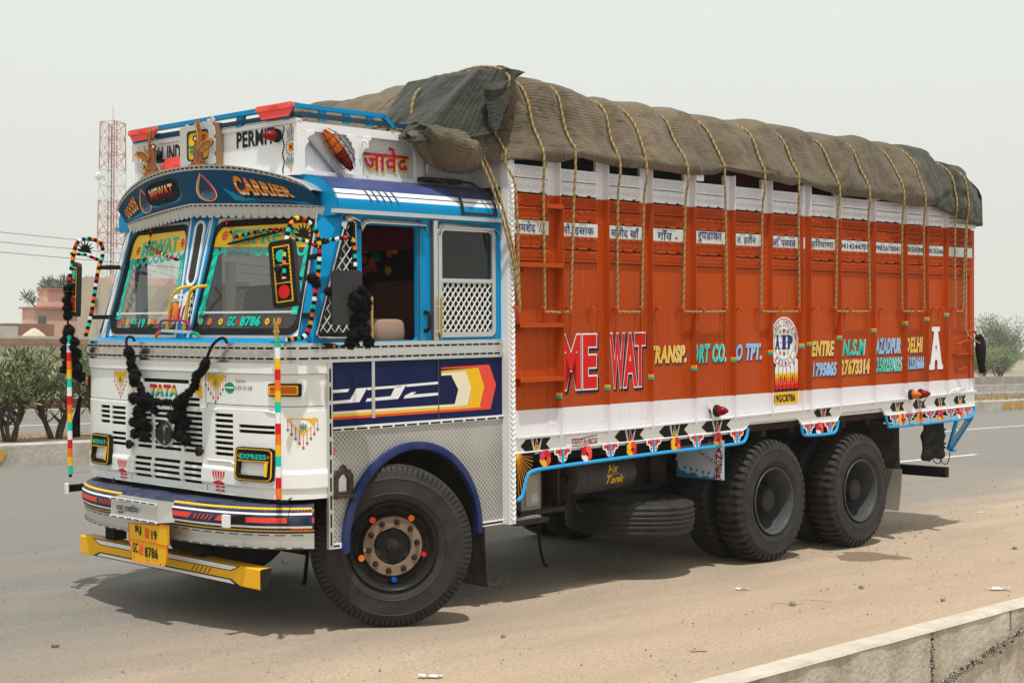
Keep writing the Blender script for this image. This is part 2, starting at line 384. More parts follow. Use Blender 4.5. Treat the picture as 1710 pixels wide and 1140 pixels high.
STONE = noisy('loose_stone', (.10, .085, .07), (.40, .35, .29), 6, bump=.2)
LINE = noisy('road_line_white', (.50, .49, .46), (.72, .71, .68), 6, bump=.1)
TARF = noisy('far_tarmac', (.15, .148, .142), (.20, .195, .185), 2, bump=.2)

def sheet(name, x0, x1, y0, y1, z, m, nx=1, ny=1, kind='structure'):
    mb = MB(); vs = []; fs = []
    for j in range(ny + 1):
        for i in range(nx + 1):
            vs.append((x0 + (x1 - x0) * i / nx, y0 + (y1 - y0) * j / ny, z))
    for j in range(ny):
        for i in range(nx):
            a = j * (nx + 1) + i; fs.append((a, a + 1, a + nx + 2, a + nx + 1))
    mb.add(vs, fs, m); return mb.obj(name, None, True, kind=kind)
# near ground: gently uneven sand on the verge, flat on the road
mb = MB(); vs = []; fs = []; NX = 260; NY = 70
xs = [-14 + 34 * i / NX for i in range(NX + 1)]; ys = [-2.335 + 8.0 * (j / NY) ** 1.35 for j in range(NY + 1)]
for y in ys:
    for x in xs:
        a = (1 - smooth01(1.5, 4.5, y)) * smooth01(-2.33, -2.2, y)
        z = (noise.noise((x * .9, y * 1.2, 0)) * .004 + noise.noise((x * 4, y * 5, 3)) * .003) * a - .003 * a
        z -= .006 * a * smooth01(.2, .3, noise.noise((x * .25, y * 6, 9)))
        vs.append((x, y, min(z, .004)))
for j in range(NY):
    for i in range(NX):
        a = j * (NX + 1) + i; fs.append((a, a + 1, a + NX + 2, a + NX + 1))
mb.add(vs, fs, GROUND); mb.obj('verge_ground', None, True, kind='structure')
mb = MB()
def q(x0, x1, y0, y1, z=0.0, m=GROUND): mb.add([(x0, y0, z), (x1, y0, z), (x1, y1, z), (x0, y1, z)], [(0, 1, 2, 3)], m)
q(20, 260, -2.335, 16); q(-60, -14, -2.335, 16); q(-14, 20, ys[-1], 16); mb.obj('road', None, False, kind='structure')
sheet('land', -700, 1200, 26, 1300, -.03, FARL); sheet('far_road', -80, 400, 16, 26.6, -.004, TARF)
sheet('drain_floor', -40, 60, -14, -2.5, -1.15, noisy('drain_mud', (.22, .18, .13), (.34, .28, .21), 2))
YK = lambda x: 13.33 + .0115 * x
# painted lane lines
ln = MB()
for a, b, y in ((12.0, 16.25 + 1.9, 5.03), (24, 26.3 + 8, 9.2), (40, 50, 9.2), (24, 30.2, 5.03)):
    if b - a > 0: ln.add([(a, y - .06, .0045), (b, y - .06, .0045), (b, y + .06, .0045), (a, y + .06, .0045)], [(0, 1, 2, 3)], LINE)
ln.add([(-60, 24.2, .002), (300, 24.2, .002), (300, 24.4, .002), (-60, 24.4, .002)], [(0, 1, 2, 3)], LINE)
ln.obj('lane_lines', None, False, kind='structure')
# kerb of the median, built of blocks
kerb = thing('median_kerb', 'long pale concrete kerb of the planted median beyond the near carriageway', 'kerb', (0, 13.4, 0))
def hexa_block(x0, x1, h, ya=0.0, dy=.26):
    k = MB(); g = .012; a, b = x0 + g, x1 - g; e = .02
    P = [(a, YK(a) + ya, -.02), (b, YK(b) + ya, -.02), (b, YK(b) + ya + dy, -.02), (a, YK(a) + ya + dy, -.02)]
    T = [(a, YK(a) + ya, h - e), (b, YK(b) + ya, h - e), (b, YK(b) + ya + dy, h), (a, YK(a) + ya + dy, h)]
    k.hexa(P + T, CONC); F = [(a, YK(a) + ya + e, h + .001), (b, YK(b) + ya + e, h + .001), (b, YK(b) + ya + dy - .002, h + .001), (a, YK(a) + ya + dy - .002, h + .001)]
    k.add(F + [T[0], T[1]], [(0, 1, 2, 3), (0, 4, 5, 1)], CONC); return k
x = -6.0
while x < 96:
    h = .345 + random.uniform(-.006, .006); k = hexa_block(x, x + 3.0, h)
    if abs(x - 36) < .1 : 
        for i in range(3):
            a = 37.4 + i * .8; k.add([(a, YK(a) - .004, .06), (a + .62, YK(a) - .004, .06), (a + .62, YK(a) - .004, .27), (a, YK(a) - .004, .27)], [(0, 1, 2, 3)], paint('kerb_ochre', (.50, .27, .05), .7, .4, scale=14))
    if abs(x - 3) < .1:
        k.add([(3.3, YK(3) - .004, .10), (4.20, YK(3) - .004, .10), (4.28, YK(3) - .004, .26), (3.3, YK(3) - .004, .28)], [(0, 1, 2, 3)], paint('kerb_ochre2', (.52, .30, .05), .7, .4, scale=14))
    k.base = Vector((0, 13.4, 0)); o = k.obj('kerb_block', kerb, False); x += 3.0
mb = MB(); vs = []; fs = []; NX = 240
for j, yy in enumerate((.24, .9, 1.8, 2.8, 3.6, 4.3)):
    for i in range(NX + 1):
        x = -8 + 130 * (i / NX) ** 1.4; vs.append((x, YK(x) + yy, .275 + noise.noise((x * .8, yy, 1)) * .04 + (-.28 if yy > 4.2 else 0)))
for j in range(5):
    for i in range(NX): a = j * (NX + 1) + i; fs.append((a, a + 1, a + NX + 2, a + NX + 1))
mb.add(vs, fs, SOIL); mb.obj('median_strip', None, True, kind='structure')
# dry grass on the median
mb = MB(); random.seed(3)
for i in range(26000):
    x = -2 + 100 * random.random() ** 1.5; y = YK(x) + .3 + 3.6 * random.random()
    dens = noise.noise((x * .35, y * .6, 5)) + (.30 if x > 30 else -.12)
    if dens < random.uniform(-.2, .25): continue
    h = random.uniform(.04, .13) * (1.25 if x > 30 else .8); a = random.random() * PI; wd = .008 + (.010 if x > 30 else 0); dx, dy = random.uniform(-.06, .06), random.uniform(-.06, .06)
    mb.add([(x - wd * math.cos(a), y - wd * math.sin(a), .26), (x + wd * math.cos(a), y + wd * math.sin(a), .26), (x + dx, y + dy, .28 + h)], [(0, 1, 2)], GRASS)
mb.obj('dry_grass', None, False, kind='stuff')['label'] = 'dry straw coloured grass along the median'
# far kerb and low walls on the other side of the road
mb = MB()
mb.box((-60, 26.6, -.03), (260, 26.9, .26), CONC); mb.obj('far_kerb', None, False, kind='structure')
BRK = []
for c in ((.25, .12, .075), (.30, .17, .11), (.22, .13, .10), (.33, .24, .17)): BRK.append(noisy('rubble_%d' % len(BRK), tuple(k * .75 for k in c), c, 3))
rub = thing('rubble_wall', 'low brown rubble stone wall along the far pavement at the left', 'wall', (13, 29, 0))
random.seed(11); proto = {}
def stone_mesh(i):
    if i in proto: return proto[i]
    k = MB(); P = []
    for z in (0, 1):
        for a in range(6): P.append((math.cos(a * PI / 3) * .5 * random.uniform(.8, 1.1), (-.5 if 0 else math.sin(a * PI / 3) * .3 * random.uniform(.8, 1.1)), z * random.uniform(.85, 1) ))
    k.add(P, [(0, 1, 2, 3, 4, 5)[::-1], (6, 7, 8, 9, 10, 11)] + [(a, (a + 1) % 6, 6 + (a + 1) % 6, 6 + a) for a in range(6)], BRK[i % 4])
    me = bpy.data.meshes.new('stone'); me.from_pydata(k.v, [], k.f); me.materials.append(BRK[i % 4]); proto[i] = me; return me
for row in range(3):
    x = 9.0 + row * .1
    while x < 24:
        wd = random.uniform(.22, .40); o = bpy.data.objects.new('stone', stone_mesh(random.randrange(8))); COL.objects.link(o); o.parent = rub
        o.location = (x - 13, random.uniform(-.03, .03), row * .15 - .02); o.scale = (wd, .5, .155); o.rotation_euler.z = random.uniform(-.05, .05); x += wd * .93
mb = MB(); mb.box((8.6, 29 - .14, .44), (24.4, 29.16, .53), CONC); mb.base = Vector((13, 29, 0)); mb.obj('coping', rub, False)
# right-hand low parapet far off
sc_w = MB(); sc_w.box((40, 30.5, -.03), (240, 30.8, .55), noisy('parapet_stone', (.24, .21, .18), (.40, .36, .31), 1.5)); single(sc_w, 'parapet', 'low grey parapet wall along the far verge at the right', 'wall', (60, 30.6, 0), body=False, smooth=False)
# cream boundary wall
PLASTER = noisy('cream_plaster', (.42, .37, .28), (.62, .56, .44), 1.1, bump=.2, c3=(.56, .50, .38))
bw = thing('boundary_wall', 'long cream plastered boundary wall with brown coping behind the shrubs', 'wall', (13, 30.5, 0))
mb = MB(); mb.box((-10, 30.5, -.05), (15.35, 30.8, 1.88), PLASTER); mb.box((15.60, 30.5, -.05), (60, 30.8, 1.88), PLASTER)
for xx in (4.5, 9, 12.9, 18): mb.box((xx, 30.46, -.05), (xx + .35, 30.51, 1.8), PLASTER)
mb.base = Vector((13, 30.5, 0)); mb.obj('wall', bw, False)
mb = MB(); mb.box((-10, 30.42, 1.882), (60, 30.88, 2.04), noisy('brown_coping', (.24, .13, .09), (.34, .20, .14), 2)); mb.base = Vector((13, 30.5, 0)); mb.obj('coping', bw, False)
mb = MB(); mb.box((15.36, 30.55, 0), (15.59, 30.62, 1.3), paint('gate_maroon', (.12, .015, .035), .6, .2)); mb.base = Vector((13, 30.5, 0)); mb.obj('gate', bw, False)
# buildings
PKM = noisy('pink_plaster', (.58, .33, .27), (.74, .47, .40), .35, bump=.1, c3=(.68, .41, .34)); BEI = noisy('beige_plaster', (.40, .33, .255), (.55, .47, .37), .3, bump=.1)
PKD = noisy('pink_trim', (.40, .17, .13), (.50, .24, .19), 1)
def win(mb_parent, x, y, z, ww, hh):
    f = MB(); f.box((x, y - .08, z), (x + ww, y + .05, z + hh), paint('window_frame_grey', (.20, .21, .21), .5, .1)); f.base = BASE[mb_parent.name]
    fo = f.obj('window', mb_parent, False)
    for i in range(3):
        g = MB(); a = x + .08 + i * (ww - .08) / 3; g.box((a, y - .10, z + .1), (a + (ww - .32) / 3, y - .082, z + hh - .1), paint('far_pane', (.05, .06, .065), .15, .05)); g.base = f.base; p = g.obj('pane', None, False); p.parent = fo
def shell(parent, name, m, *boxes):
    k = MB()
    for a, b in boxes: k.box(a, b, m)
    return k.obj(name, parent, False)
ph = thing('pink_house', 'small pink plastered house with a set-back upper room beyond the boundary wall', 'house', (41, 80, 0))
shell(ph, 'wall', PKM, ((39.9, 80, 0), (56, 81.6, 4.35)))
shell(ph, 'upper_wall', PKM, ((41.0, 80.4, 4.5), (56, 81.5, 5.6)), ((40.45, 80.2, 4.5), (41.0, 80.7, 4.80)))
shell(ph, 'roof', PKD, ((39.75, 79.8, 4.352), (56.2, 81.8, 4.46)), ((40.9, 80.2, 5.602), (56.2, 81.7, 5.68)))
win(ph, 40.12, 80, 3.0, .58, .92)
bh = thing('beige_building', 'tall beige building with stepped roof and pipes behind the tower side of the pink house', 'building', (48, 76, 0))
shell(bh, 'wall', BEI, ((41.5, 76, 0), (42.95, 77.5, 6.30)), ((42.95, 76.2, 0), (54, 77.6, 6.0)))
shell(bh, 'upper_wall', PKM, ((43.4, 76.5, 6.0), (54, 77.5, 6.45)))
k = MB(); k.tube([(42.1, 75.9, 0), (42.1, 75.9, 6.2)], .05, CONC, 6); k.tube([(42.1, 75.85, 3.1), (43.3, 75.85, 3.1), (43.3, 75.85, 2.6)], .035, CONC, 6); k.obj('drain_pipe', bh)
win(bh, 41.75, 76, 4.3, .4, .7)
br = thing('brick_shed', 'low unplastered brick shed with grey slab roof left of the pink house', 'shed', (28.6, 60, 0))
shell(br, 'wall', noisy('shed_brick', (.22, .10, .07), (.34, .17, .12), 9, bump=.5), ((28.0, 60, 0), (30.4, 61.0, 3.0)))
sl_ = thing('slab_store', 'pale grey concrete store with heaped sand in front of the pink house', 'shed', (29, 55, 0))
shell(sl_, 'wall', noisy('store_concrete', (.33, .32, .30), (.46, .45, .42), 1), ((20, 55, 0), (25.9, 55.9, 2.78)), ((25.9, 55.1, 0), (29.6, 56, 2.35)))
k = MB(); vs = [];
for j in range(4):
    for i in range(10): a = 2 * PI * i / 10; r = (.62, .42, .2, .02)[j]; vs.append((27.0 + r * math.cos(a), 55.6 + r * math.sin(a) * .6, 2.35 + (0, .16, .3, .38)[j]))
k.add(vs, [(j * 10 + i, j * 10 + (i + 1) % 10, (j + 1) * 10 + (i + 1) % 10, (j + 1) * 10 + i) for j in range(3) for i in range(10)], noisy('heap_sand', (.42, .36, .28), (.55, .48, .38), 3)); k.obj('sand_heap', sl_)
# ------------------------------------------------------------------ trees and shrubs
BARK = noisy('bark', (.055, .038, .026), (.13, .095, .07), 8, bump=.6)
def leafmat(name, c1, c2):
    m, t, b = nodes(name); n = t.nodes; L = t.links; tc = n.new('ShaderNodeTexCoord'); nz = n.new('ShaderNodeTexNoise'); nz.inputs['Scale'].default_value = 5; nz.inputs['Detail'].default_value = 5
    L.new(tc.outputs['Object'], nz.inputs['Vector']); cr = n.new('ShaderNodeValToRGB'); cr.color_ramp.elements[0].color = rgb(c1); cr.color_ramp.elements[1].color = rgb(c2); cr.color_ramp.elements[0].position = .38; cr.color_ramp.elements[1].position = .62
    L.new(nz.outputs[0], cr.inputs[0]); L.new(cr.outputs[0], b.inputs['Base Color']); b.inputs['Roughness'].default_value = .55; b.inputs['Specular IOR Level'].default_value = .3; return m
OLEA = leafmat('oleander_leaf', (.085, .120, .045), (.22, .26, .115)); SCRUB = leafmat('scrub_leaf', (.085, .105, .055), (.20, .22, .12)); TREEL = leafmat('tree_leaf', (.07, .09, .055), (.15, .17, .10)); SCRUB2 = leafmat('bush_leaf', (.12, .17, .07), (.26, .32, .15))
def shrub(name, label, cat, x, y, z0, h, r, n_leaf, leaf, lm, stems, seed, group=None, trunk_r=.035, low=.38, wide=1.0, crown_kind=None):
    rnd = random.Random(seed); t = thing(name, label, cat, (x, y, z0), group); k = MB(); tips = []
    for s in range(stems):
        a = 2 * PI * s / stems + rnd.random(); b0 = Vector((x + .06 * math.cos(a), y + .06 * math.sin(a), z0 - .05)); P = [b0]; d = Vector((math.cos(a) * .20 * wide, math.sin(a) * .20 * wide, 1)).normalized()
        for j in range(7): d = (d + Vector((rnd.uniform(-.22, .22), rnd.uniform(-.22, .22), .05))).normalized(); P.append(P[-1] + d * h * .125)
        R = [trunk_r * (1 - .1 * j) for j in range(8)]; k.tube(P, R, BARK, 7)
        for j in range(2, 8):
            for b in range(3):
                a2 = rnd.random() * 2 * PI; dd = Vector((math.cos(a2) * .85 * wide, math.sin(a2) * .85 * wide, rnd.uniform(.35, 1.3))).normalized(); Q = [P[j]]
                for _ in range(4): dd = (dd + Vector((rnd.uniform(-.2, .2), rnd.uniform(-.2, .2), .12))).normalized(); Q.append(Q[-1] + dd * r * .23)
                k.tube(Q, [trunk_r * .38, trunk_r * .3, trunk_r * .22, trunk_r * .15, trunk_r * .08], BARK, 4); tips += [Q[2], Q[3], Q[4], Q[4]]
    k.obj('trunk', t)
    k = MB(); per = max(1, n_leaf // len(tips))
    for c in tips:
        if c.z < z0 + h * low: continue
        for _ in range(per):
            d = Vector((rnd.gauss(0, 1), rnd.gauss(0, 1), rnd.gauss(.35, .9))).normalized(); p = c + d * rnd.uniform(0, r * .24); L_ = leaf * rnd.uniform(.7, 1.3); ax = (d + Vector((0, 0, .4))).normalized(); sd = ax.cross(Vector((rnd.random() - .5, rnd.random() - .5, rnd.random() - .5))).normalized() * L_ * .10
            k.add([p, p + ax * L_ * .5 + sd, p + ax * L_, p + ax * L_ * .5 - sd], [(0, 1, 2, 3)], lm)
    k.obj('crown', t, False, kind=None); return t
shrub('oleander_shrub', 'dark green oleander bush nearest the left edge on the median strip', 'shrub', 5.15, 15.0, .27, 1.22, .50, 2700, .14, OLEA, 7, 1, 'oleander bushes on the median', low=.50, wide=1.3)
shrub('oleander_shrub', 'taller two-trunked oleander bush just left of the hanging black pompoms', 'shrub', 6.05, 15.2, .27, 1.38, .48, 2500, .14, OLEA, 4, 5, 'oleander bushes on the median', trunk_r=.045, low=.52, wide=1.15)
shrub('oleander_shrub', 'thin oleander bush mostly hidden behind the far corner of the cab', 'shrub', 7.1, 15.4, .27, 1.15, .45, 3000, .13, OLEA, 4, 9, 'oleander bushes on the median', low=.4, wide=1.1)
shrub('shade_tree', 'round grey-green tree top rising behind the pink house', 'tree', 63.8, 120, 0, 7.6, 2.1, 7000, .55, TREEL, 3, 12, 'trees beyond the roadside', trunk_r=.25, low=.55)
for i, (x, y, h, r, lab, sd) in enumerate(((132.3, 60, 4.9, 2.3, 'broad grey-green acacia behind the tailboard, tallest at the right', 3), (137.6, 62, 4.3, 1.9, 'slender acacia cut by the right edge of the picture', 4), (128.5, 64, 2.9, 1.7, 'low thorny bush half hidden by the tailboard', 8))):
    shrub('acacia_tree', lab, 'tree', x, y, -.5, h, r, 5200, .27, SCRUB, 5, sd, 'trees beyond the roadside', trunk_r=.10, low=.30, wide=1.5)
for i, (x, y, h, r, lab, sd) in enumerate(((99.3, 45, 2.0, 1.3, 'light green feathery bush beside the black rope bundle', 21), (104.0, 46, 1.9, 1.3, 'light green feathery bush at the right edge above the parapet', 22), (101.8, 47.5, 2.1, 1.2, 'middle feathery bush under the broad acacia', 23))):
    shrub('thorn_bush', lab, 'bush', x, y, -.2, h, r, 4200, .20, SCRUB2, 6, sd, 'thorn bushes behind the parapet', trunk_r=.05, low=.12, wide=1.8)
# hazy belt of scrub on the skyline
mb = MB(); random.seed(5)
for i in range(9000):
    x = 60 + 640 * random.random(); y = 150 + random.uniform(-30, 60) + x * .15; h = (1.5 + 5 * abs(noise.noise((x * .04, 1, 1)))) * random.random(); s = random.uniform(.5, 1.3)
    a = random.random() * PI; mb.add([(x - s * math.cos(a), y - s * math.sin(a), h), (x + s * math.cos(a), y + s * math.sin(a), h + .3), (x + .3, y, h + s * 1.3)], [(0, 1, 2)], TREEL)
mb.obj('distant_scrub', None, False, kind='stuff')['label'] = 'distant hazy belt of scrub along the skyline'
# ------------------------------------------------------------------ telecom tower
TR = paint('tower_red', (.46, .19, .16), .6, .1); TW = paint('tower_white', (.66, .65, .63), .6, .1); TG = paint('tower_grey', (.36, .36, .35), .6, .1)
tb = Vector((140.1, 240, 0)); tw = thing('telecom_tower', 'red and white lattice telecom tower with panel antennas left of the cab', 'tower', tb)
H0 = 44.6; ang = .55
def tc_(z, i): r = 2.38 + (1 - z / H0) * .75; a = ang + PI / 4 + i * PI / 2; return Vector((tb.x + r * math.cos(a), tb.y + r * math.sin(a), z))
lv = [i * H0 / 15 for i in range(16)]
for s in range(15):
    za, zb = lv[s], lv[s + 1]; M_ = TR if s in (13, 12, 14, 7, 8, 9, 3, 2) else TW; k = MB()
    for i in range(4):
        j = (i + 1) % 4; k.beam(tc_(za, i), tc_(zb, i), .20, .20, M_); k.beam(tc_(zb, i), tc_(zb, j), .12, .12, M_)
        k.beam(tc_(za, i), tc_(zb, j), .09, .09, M_); k.beam(tc_(za, j), tc_(zb, i), .09, .09, M_)
    k.obj('lattice_section', tw, False)
k = MB(); k.box((tb.x - .35, tb.y - .1, 0), (tb.x - .1, tb.y + .1, H0 - .5), paint('cable_run', (.12, .10, .10), .7, .1)); k.box((tb.x + .2, tb.y - .1, 0), (tb.x + .4, tb.y + .1, H0 + .6), TR); k.obj('cable_ladder', tw, False)
for (dx, z, hh, mm) in ((-3.3, 38, 5.2, TW), (3.25, 37.3, 5.6, paint('antenna_tan', (.55, .38, .26), .6, .1)), (.7, 39.4, 3.6, TW), (-3.2, 25.2, 4.6, TW), (3.3, 25, 4.4, TW), (-.6, 33, .1, TG)):
    k = MB(); k.box((tb.x + dx - .22, tb.y - 2.2, z), (tb.x + dx + .22, tb.y - 1.9, z + hh), mm); k.beam((tb.x + dx, tb.y - 1.9, z + hh / 2), (tb.x + dx * .75, tb.y - 1.6, z + hh / 2), .1, .1, TG); k.obj('panel_antenna', tw, False)
k = MB(); k.lathe([(0, .1), (.1, .6), (.3, .8)], TW, 16, 'Y', (tb.x - 4.0, tb.y - 2.2, 34)); k.beam((tb.x - 4.0, tb.y - 2, 34), (tb.x - 2.6, tb.y - 1.5, 34), .12, .12, TG); k.obj('dish', tw)
k = MB(); k.tube([(tb.x, tb.y, H0 - .2), (tb.x, tb.y, H0 + 3.2)], .06, TG, 6); k.obj('lightning_rod', tw)
# power lines
WIRE = paint('power_line', (.10, .10, .10), .6, 0)
for i, (za, zb, lab) in enumerate(((7.15, 5.2, 'uppermost thin overhead wire at the left of the sky'), (6.68, 4.85, 'middle thin overhead wire at the left of the sky'), (6.35, 4.4, 'lower thin overhead wire at the left of the sky'))):
    P = [(20 + 40 * u, 60 + 0 * u, 7.65 - i * .48 - 9.5 * u * .11 - .9 * 4 * u * (1 - u) * .12) for u in [j / 12 for j in range(13)]]
    k = MB(); k.tube(P, .018, WIRE, 4); single(k, 'power_line', lab, 'wire', P[0], 'overhead wires', body=False)
# ------------------------------------------------------------------ foreground wall
fwl = thing('culvert_wall', 'stained concrete culvert wall with pale cap in the bottom right corner', 'wall', (3, -2.42, 0))
random.seed(21); k = MB(); Y0, Y1 = -2.335, -2.505; xs = [-8 + i * .12 for i in range(220)]; vs = []
for x in xs:
    n1 = noise.noise((x * 2.1, 0, 0)) * .008; n2 = noise.noise((x * 2.7, 5, 0)) * .010
    vs += [(x, Y0 + n1, -.06), (x, Y0 + n1, .006), (x, Y1 + n2 + .012, .010 + n1 * .4), (x, Y1 + n2, -.006)]
fs = []
for i in range(len(xs) - 1):
    for j in range(3): a = i * 4 + j; fs.append((a, a + 4, a + 5, a + 1))
k.add(vs, fs, CONCT); k.base = Vector((3, -2.42, 0)); k.obj('wall_cap', fwl)
JX = [-3.2, -.4, 2.46, 5.4]; edges = [-8] + JX + [16]
for a, b in zip(edges, edges[1:]):
    k = MB(); nx = max(2, int((b - a) / .06)); vs = []; fs = []; zz = [-.0, -.05, -.12, -.2, -.28, -.36, -.45, -.6, -.8, -1.15]
    for i in range(nx + 1):
        x = a + .008 + (b - a - .016) * i / nx
        for z in zz:
            rough = .010 * noise.noise((x * 3, z * 4, 2)) + .006 * noise.noise((x * 11, z * 9, 2)); lowz = -.55 + .17 * (x - 1.5) if x < 4.2 else -.12
            st = .02 * smooth01(lowz + .03, lowz - .03, z) if z < lowz + .03 else 0
            vs.append((x, Y1 + .010 - rough * (0 if z > -.01 else 1) + st, z - .004))
    nz_ = len(zz)
    for i in range(nx):
        for j in range(nz_ - 1): p = i * nz_ + j; fs.append((p, p + 1, p + nz_ + 1, p + nz_))
    k.add(vs, fs, CONCW); k.base = Vector((3, -2.42, 0)); k.obj('wall_panel', fwl)
k = MB(); k.box((-8, Y1 + .04, -1.15), (16, Y0 - .02, -.02), DARK); k.obj('core', fwl, False)
# exposed gravel in the casting joints and along the ragged lower edge
k = MB()
def peb(k, x, y, z, r, m):
    k.add([(x - r, y, z), (x, y - r, z), (x + r, y, z), (x, y + r, z), (x, y, z + r * .8), (x, y, z - r * .8)], [(0, 1, 4), (1, 2, 4), (2, 3, 4), (3, 0, 4), (1, 0, 5), (2, 1, 5), (3, 2, 5), (0, 3, 5)], m)
for i in range(260):
    peb(k, 2.46 + random.gauss(0, .012), Y1 + .004, -random.uniform(.01, .5), random.uniform(.003, .009), random.choice((STONE, DARK, CONC)))
for i in range(40): peb(k, 3.56 + random.gauss(0, .004), Y1 + .004, -random.uniform(.01, .14), random.uniform(.002, .005), DARK)
for i in range(1500):
    x = random.uniform(1.4, 4.6); z = -.545 + .165 * (x - 1.5) + random.gauss(0, .018) + .03 * noise.noise((x * 3, 0, 0)); peb(k, x, Y1 - .001 + random.uniform(0, .01), z, random.uniform(.003, .010), random.choice((STONE, STONE, DARK, CONC)))
k.base = Vector((3, -2.42, 0)); k.obj('exposed_gravel', fwl, False, kind='stuff')
# loose stones and litter on the verge
random.seed(14); k = MB()
for i in range(11000):
    x = random.uniform(-5, 19); y = -2.25 + 7.5 * random.random() ** 1.2
    if noise.noise((x * .6, y * .8, 2)) < random.uniform(-.5, .2): continue
    r = .0035 + .013 * random.random() ** 4; s = random.uniform(.6, 1.2)
    k.add([(x - r, y, -.006), (x, y - r * s, -.006), (x + r, y + r * .2, -.006), (x + r * .2, y + r * s, -.006), (x, y, -.003 + r * .9)], [(0, 1, 4), (1, 2, 4), (2, 3, 4), (3, 0, 4)], STONE)
k.obj('loose_gravel', None, False, kind='stuff')['label'] = 'loose gravel scattered over the sandy verge'
def rock(x, y, r, label):
    k = MB(); P = []; rnd = random.Random(int(x * 100)); 
    for z, rr in ((0, .9), (.5, 1), (.9, .5)):
        for a in range(7): t = a * 2 * PI / 7; P.append((x + r * rr * math.cos(t) * rnd.uniform(.8, 1.2), y + r * rr * .8 * math.sin(t) * rnd.uniform(.8, 1.2), z * r * rnd.uniform(.8, 1.1)))
    fs = [(7 * j + a, 7 * j + (a + 1) % 7, 7 * (j + 1) + (a + 1) % 7, 7 * (j + 1) + a) for j in range(2) for a in range(7)] + [tuple(14 + a for a in range(7))]
    k.add(P, fs, STONE); single(k, 'stone', label, 'stone', (x, y, 0), 'stones on the verge', body=False, smooth=False)
rock(2.62, -1.35, .028, 'small dark stone on the sand below the middle of the cargo body'); rock(3.62, -1.30, .024, 'small dark stone on the sand below the rear wheels')
rock(3.55, -2.0, .022, 'greyish stone close to the culvert wall cap'); rock(.35, -.75, .020, 'dark stone on the sand in front of the steered wheel'); rock(-1.75, .9, .026, 'dark stone on the tarmac ahead of the truck'); rock(6.6, -1.1, .026, 'dark stone on the sand behind the rear axle')
def scrap(x, y, L_, m, label, name='paper_scrap', cat='litter', rot=0):
    k = MB(); rnd = random.Random(int(y * 91 + x * 7)); P = []
    for i in range(9):
        for j in range(4): a = (i / 8 - .5) * L_; b = (j / 3 - .5) * L_ * .28; P.append((x + a * math.cos(rot) - b * math.sin(rot), y + a * math.sin(rot) + b * math.cos(rot), .008 + L_ * .12 * rnd.random()))
    k.add(P, [(i * 4 + j, i * 4 + j + 1, i * 4 + j + 5, i * 4 + j + 4) for i in range(8) for j in range(3)], m); single(k, name, label, cat, (x, y, 0), body=False)
WP = paint('old_paper', (.62, .60, .56), .8, .2); TANP = paint('dry_leaf', (.45, .28, .14), .8, .2)
scrap(4.30, -2.06, .15, WP, 'crumpled whitish plastic strip on the sand by the wall at the right edge', rot=-.75); scrap(2.9, -.73, .10, WP, 'small whitish scrap of paper on the sand near the middle', rot=-.8)
scrap(-.74, -1.27, .13, WP, 'pale flattened paper at the bottom edge of the picture', rot=-.8); scrap(.88, -1.84, .10, TANP, 'curled tan leaf on the sand near the bottom of the picture', 'dry_leaf', rot=-.7); scrap(9.2, .5, .10, WP, 'white scrap on the ground behind the truck', rot=-.5)
k = MB(); k.tube(curve([(2.35, -1.35, .01), (2.5, -1.28, .02), (2.62, -1.40, .012), (2.78, -1.36, .02), (2.86, -1.5, .01)], 6), .0016, paint('twine', (.26, .16, .10), .8, 0), 5); single(k, 'twine', 'thin brown twine lying on the sand below the rear wheels', 'twine', (2.6, -1.4, 0), body=False)
# ================================================================== THE TRUCK
TRUCK = thing('truck', 'long decorated orange and white goods truck with blue cab parked on the sandy verge', 'truck', (0, 0, 0))
T = TRUCK; YC = 1.30; S0 = SIDE(0)
# ---------------------------------------------------------- chassis
k = MB()
for y in (.86, 1.66): k.box((-.35, y, .74), (7.7, y + .08, .99), DARK)
for x in (.0, 1.2, 2.2, 3.4, 4.2, 5.0, 5.9, 6.8, 7.62): k.box((x, .94, .78), (x + .09, 1.66, .95), DARK)
k.obj('chassis_frame', T, False)
k = MB()
for x in (4.327, 5.718): k.lathe([(.3, .09), (1.0, .11), (1.1, .24), (1.5, .24), (1.6, .11), (2.3, .09)], DARK, 16, 'Y', (x, 0, .52))
k.tube([(.33, .4, .50), (.33, .9, .42), (.33, 1.7, .42), (.33, 2.2, .50)], .06, DARK, 8)
for y in (.83, 1.70):
    for x0, x1, zc in ((-.4, 1.1, .60), (3.6, 5.05, .66), (5.05, 6.5, .66)):
        for j in range(6): L_ = (x1 - x0) / 2 * (1 - j * .13); c = (x0 + x1) / 2; k.tube([(c - L_, y, zc + .16 - j * .018), (c, y, zc - j * .022), (c + L_, y, zc + .16 - j * .018)], .02, DARK, 4)
k.tube([(1.2, 1.26, .75), (4.3, 1.26, .55)], .05, DARK, 8)
k.obj('axles_and_springs', T)
k = MB(); k.box((1.25, .05, 1.025), (7.93, 2.55, 1.05), DARK)
for x in [1.35 + .42 * i for i in range(16)]: k.box((x, .05, .945), (x + .07, 2.55, 1.024), DARK)
k.obj('body_floor', T, False)
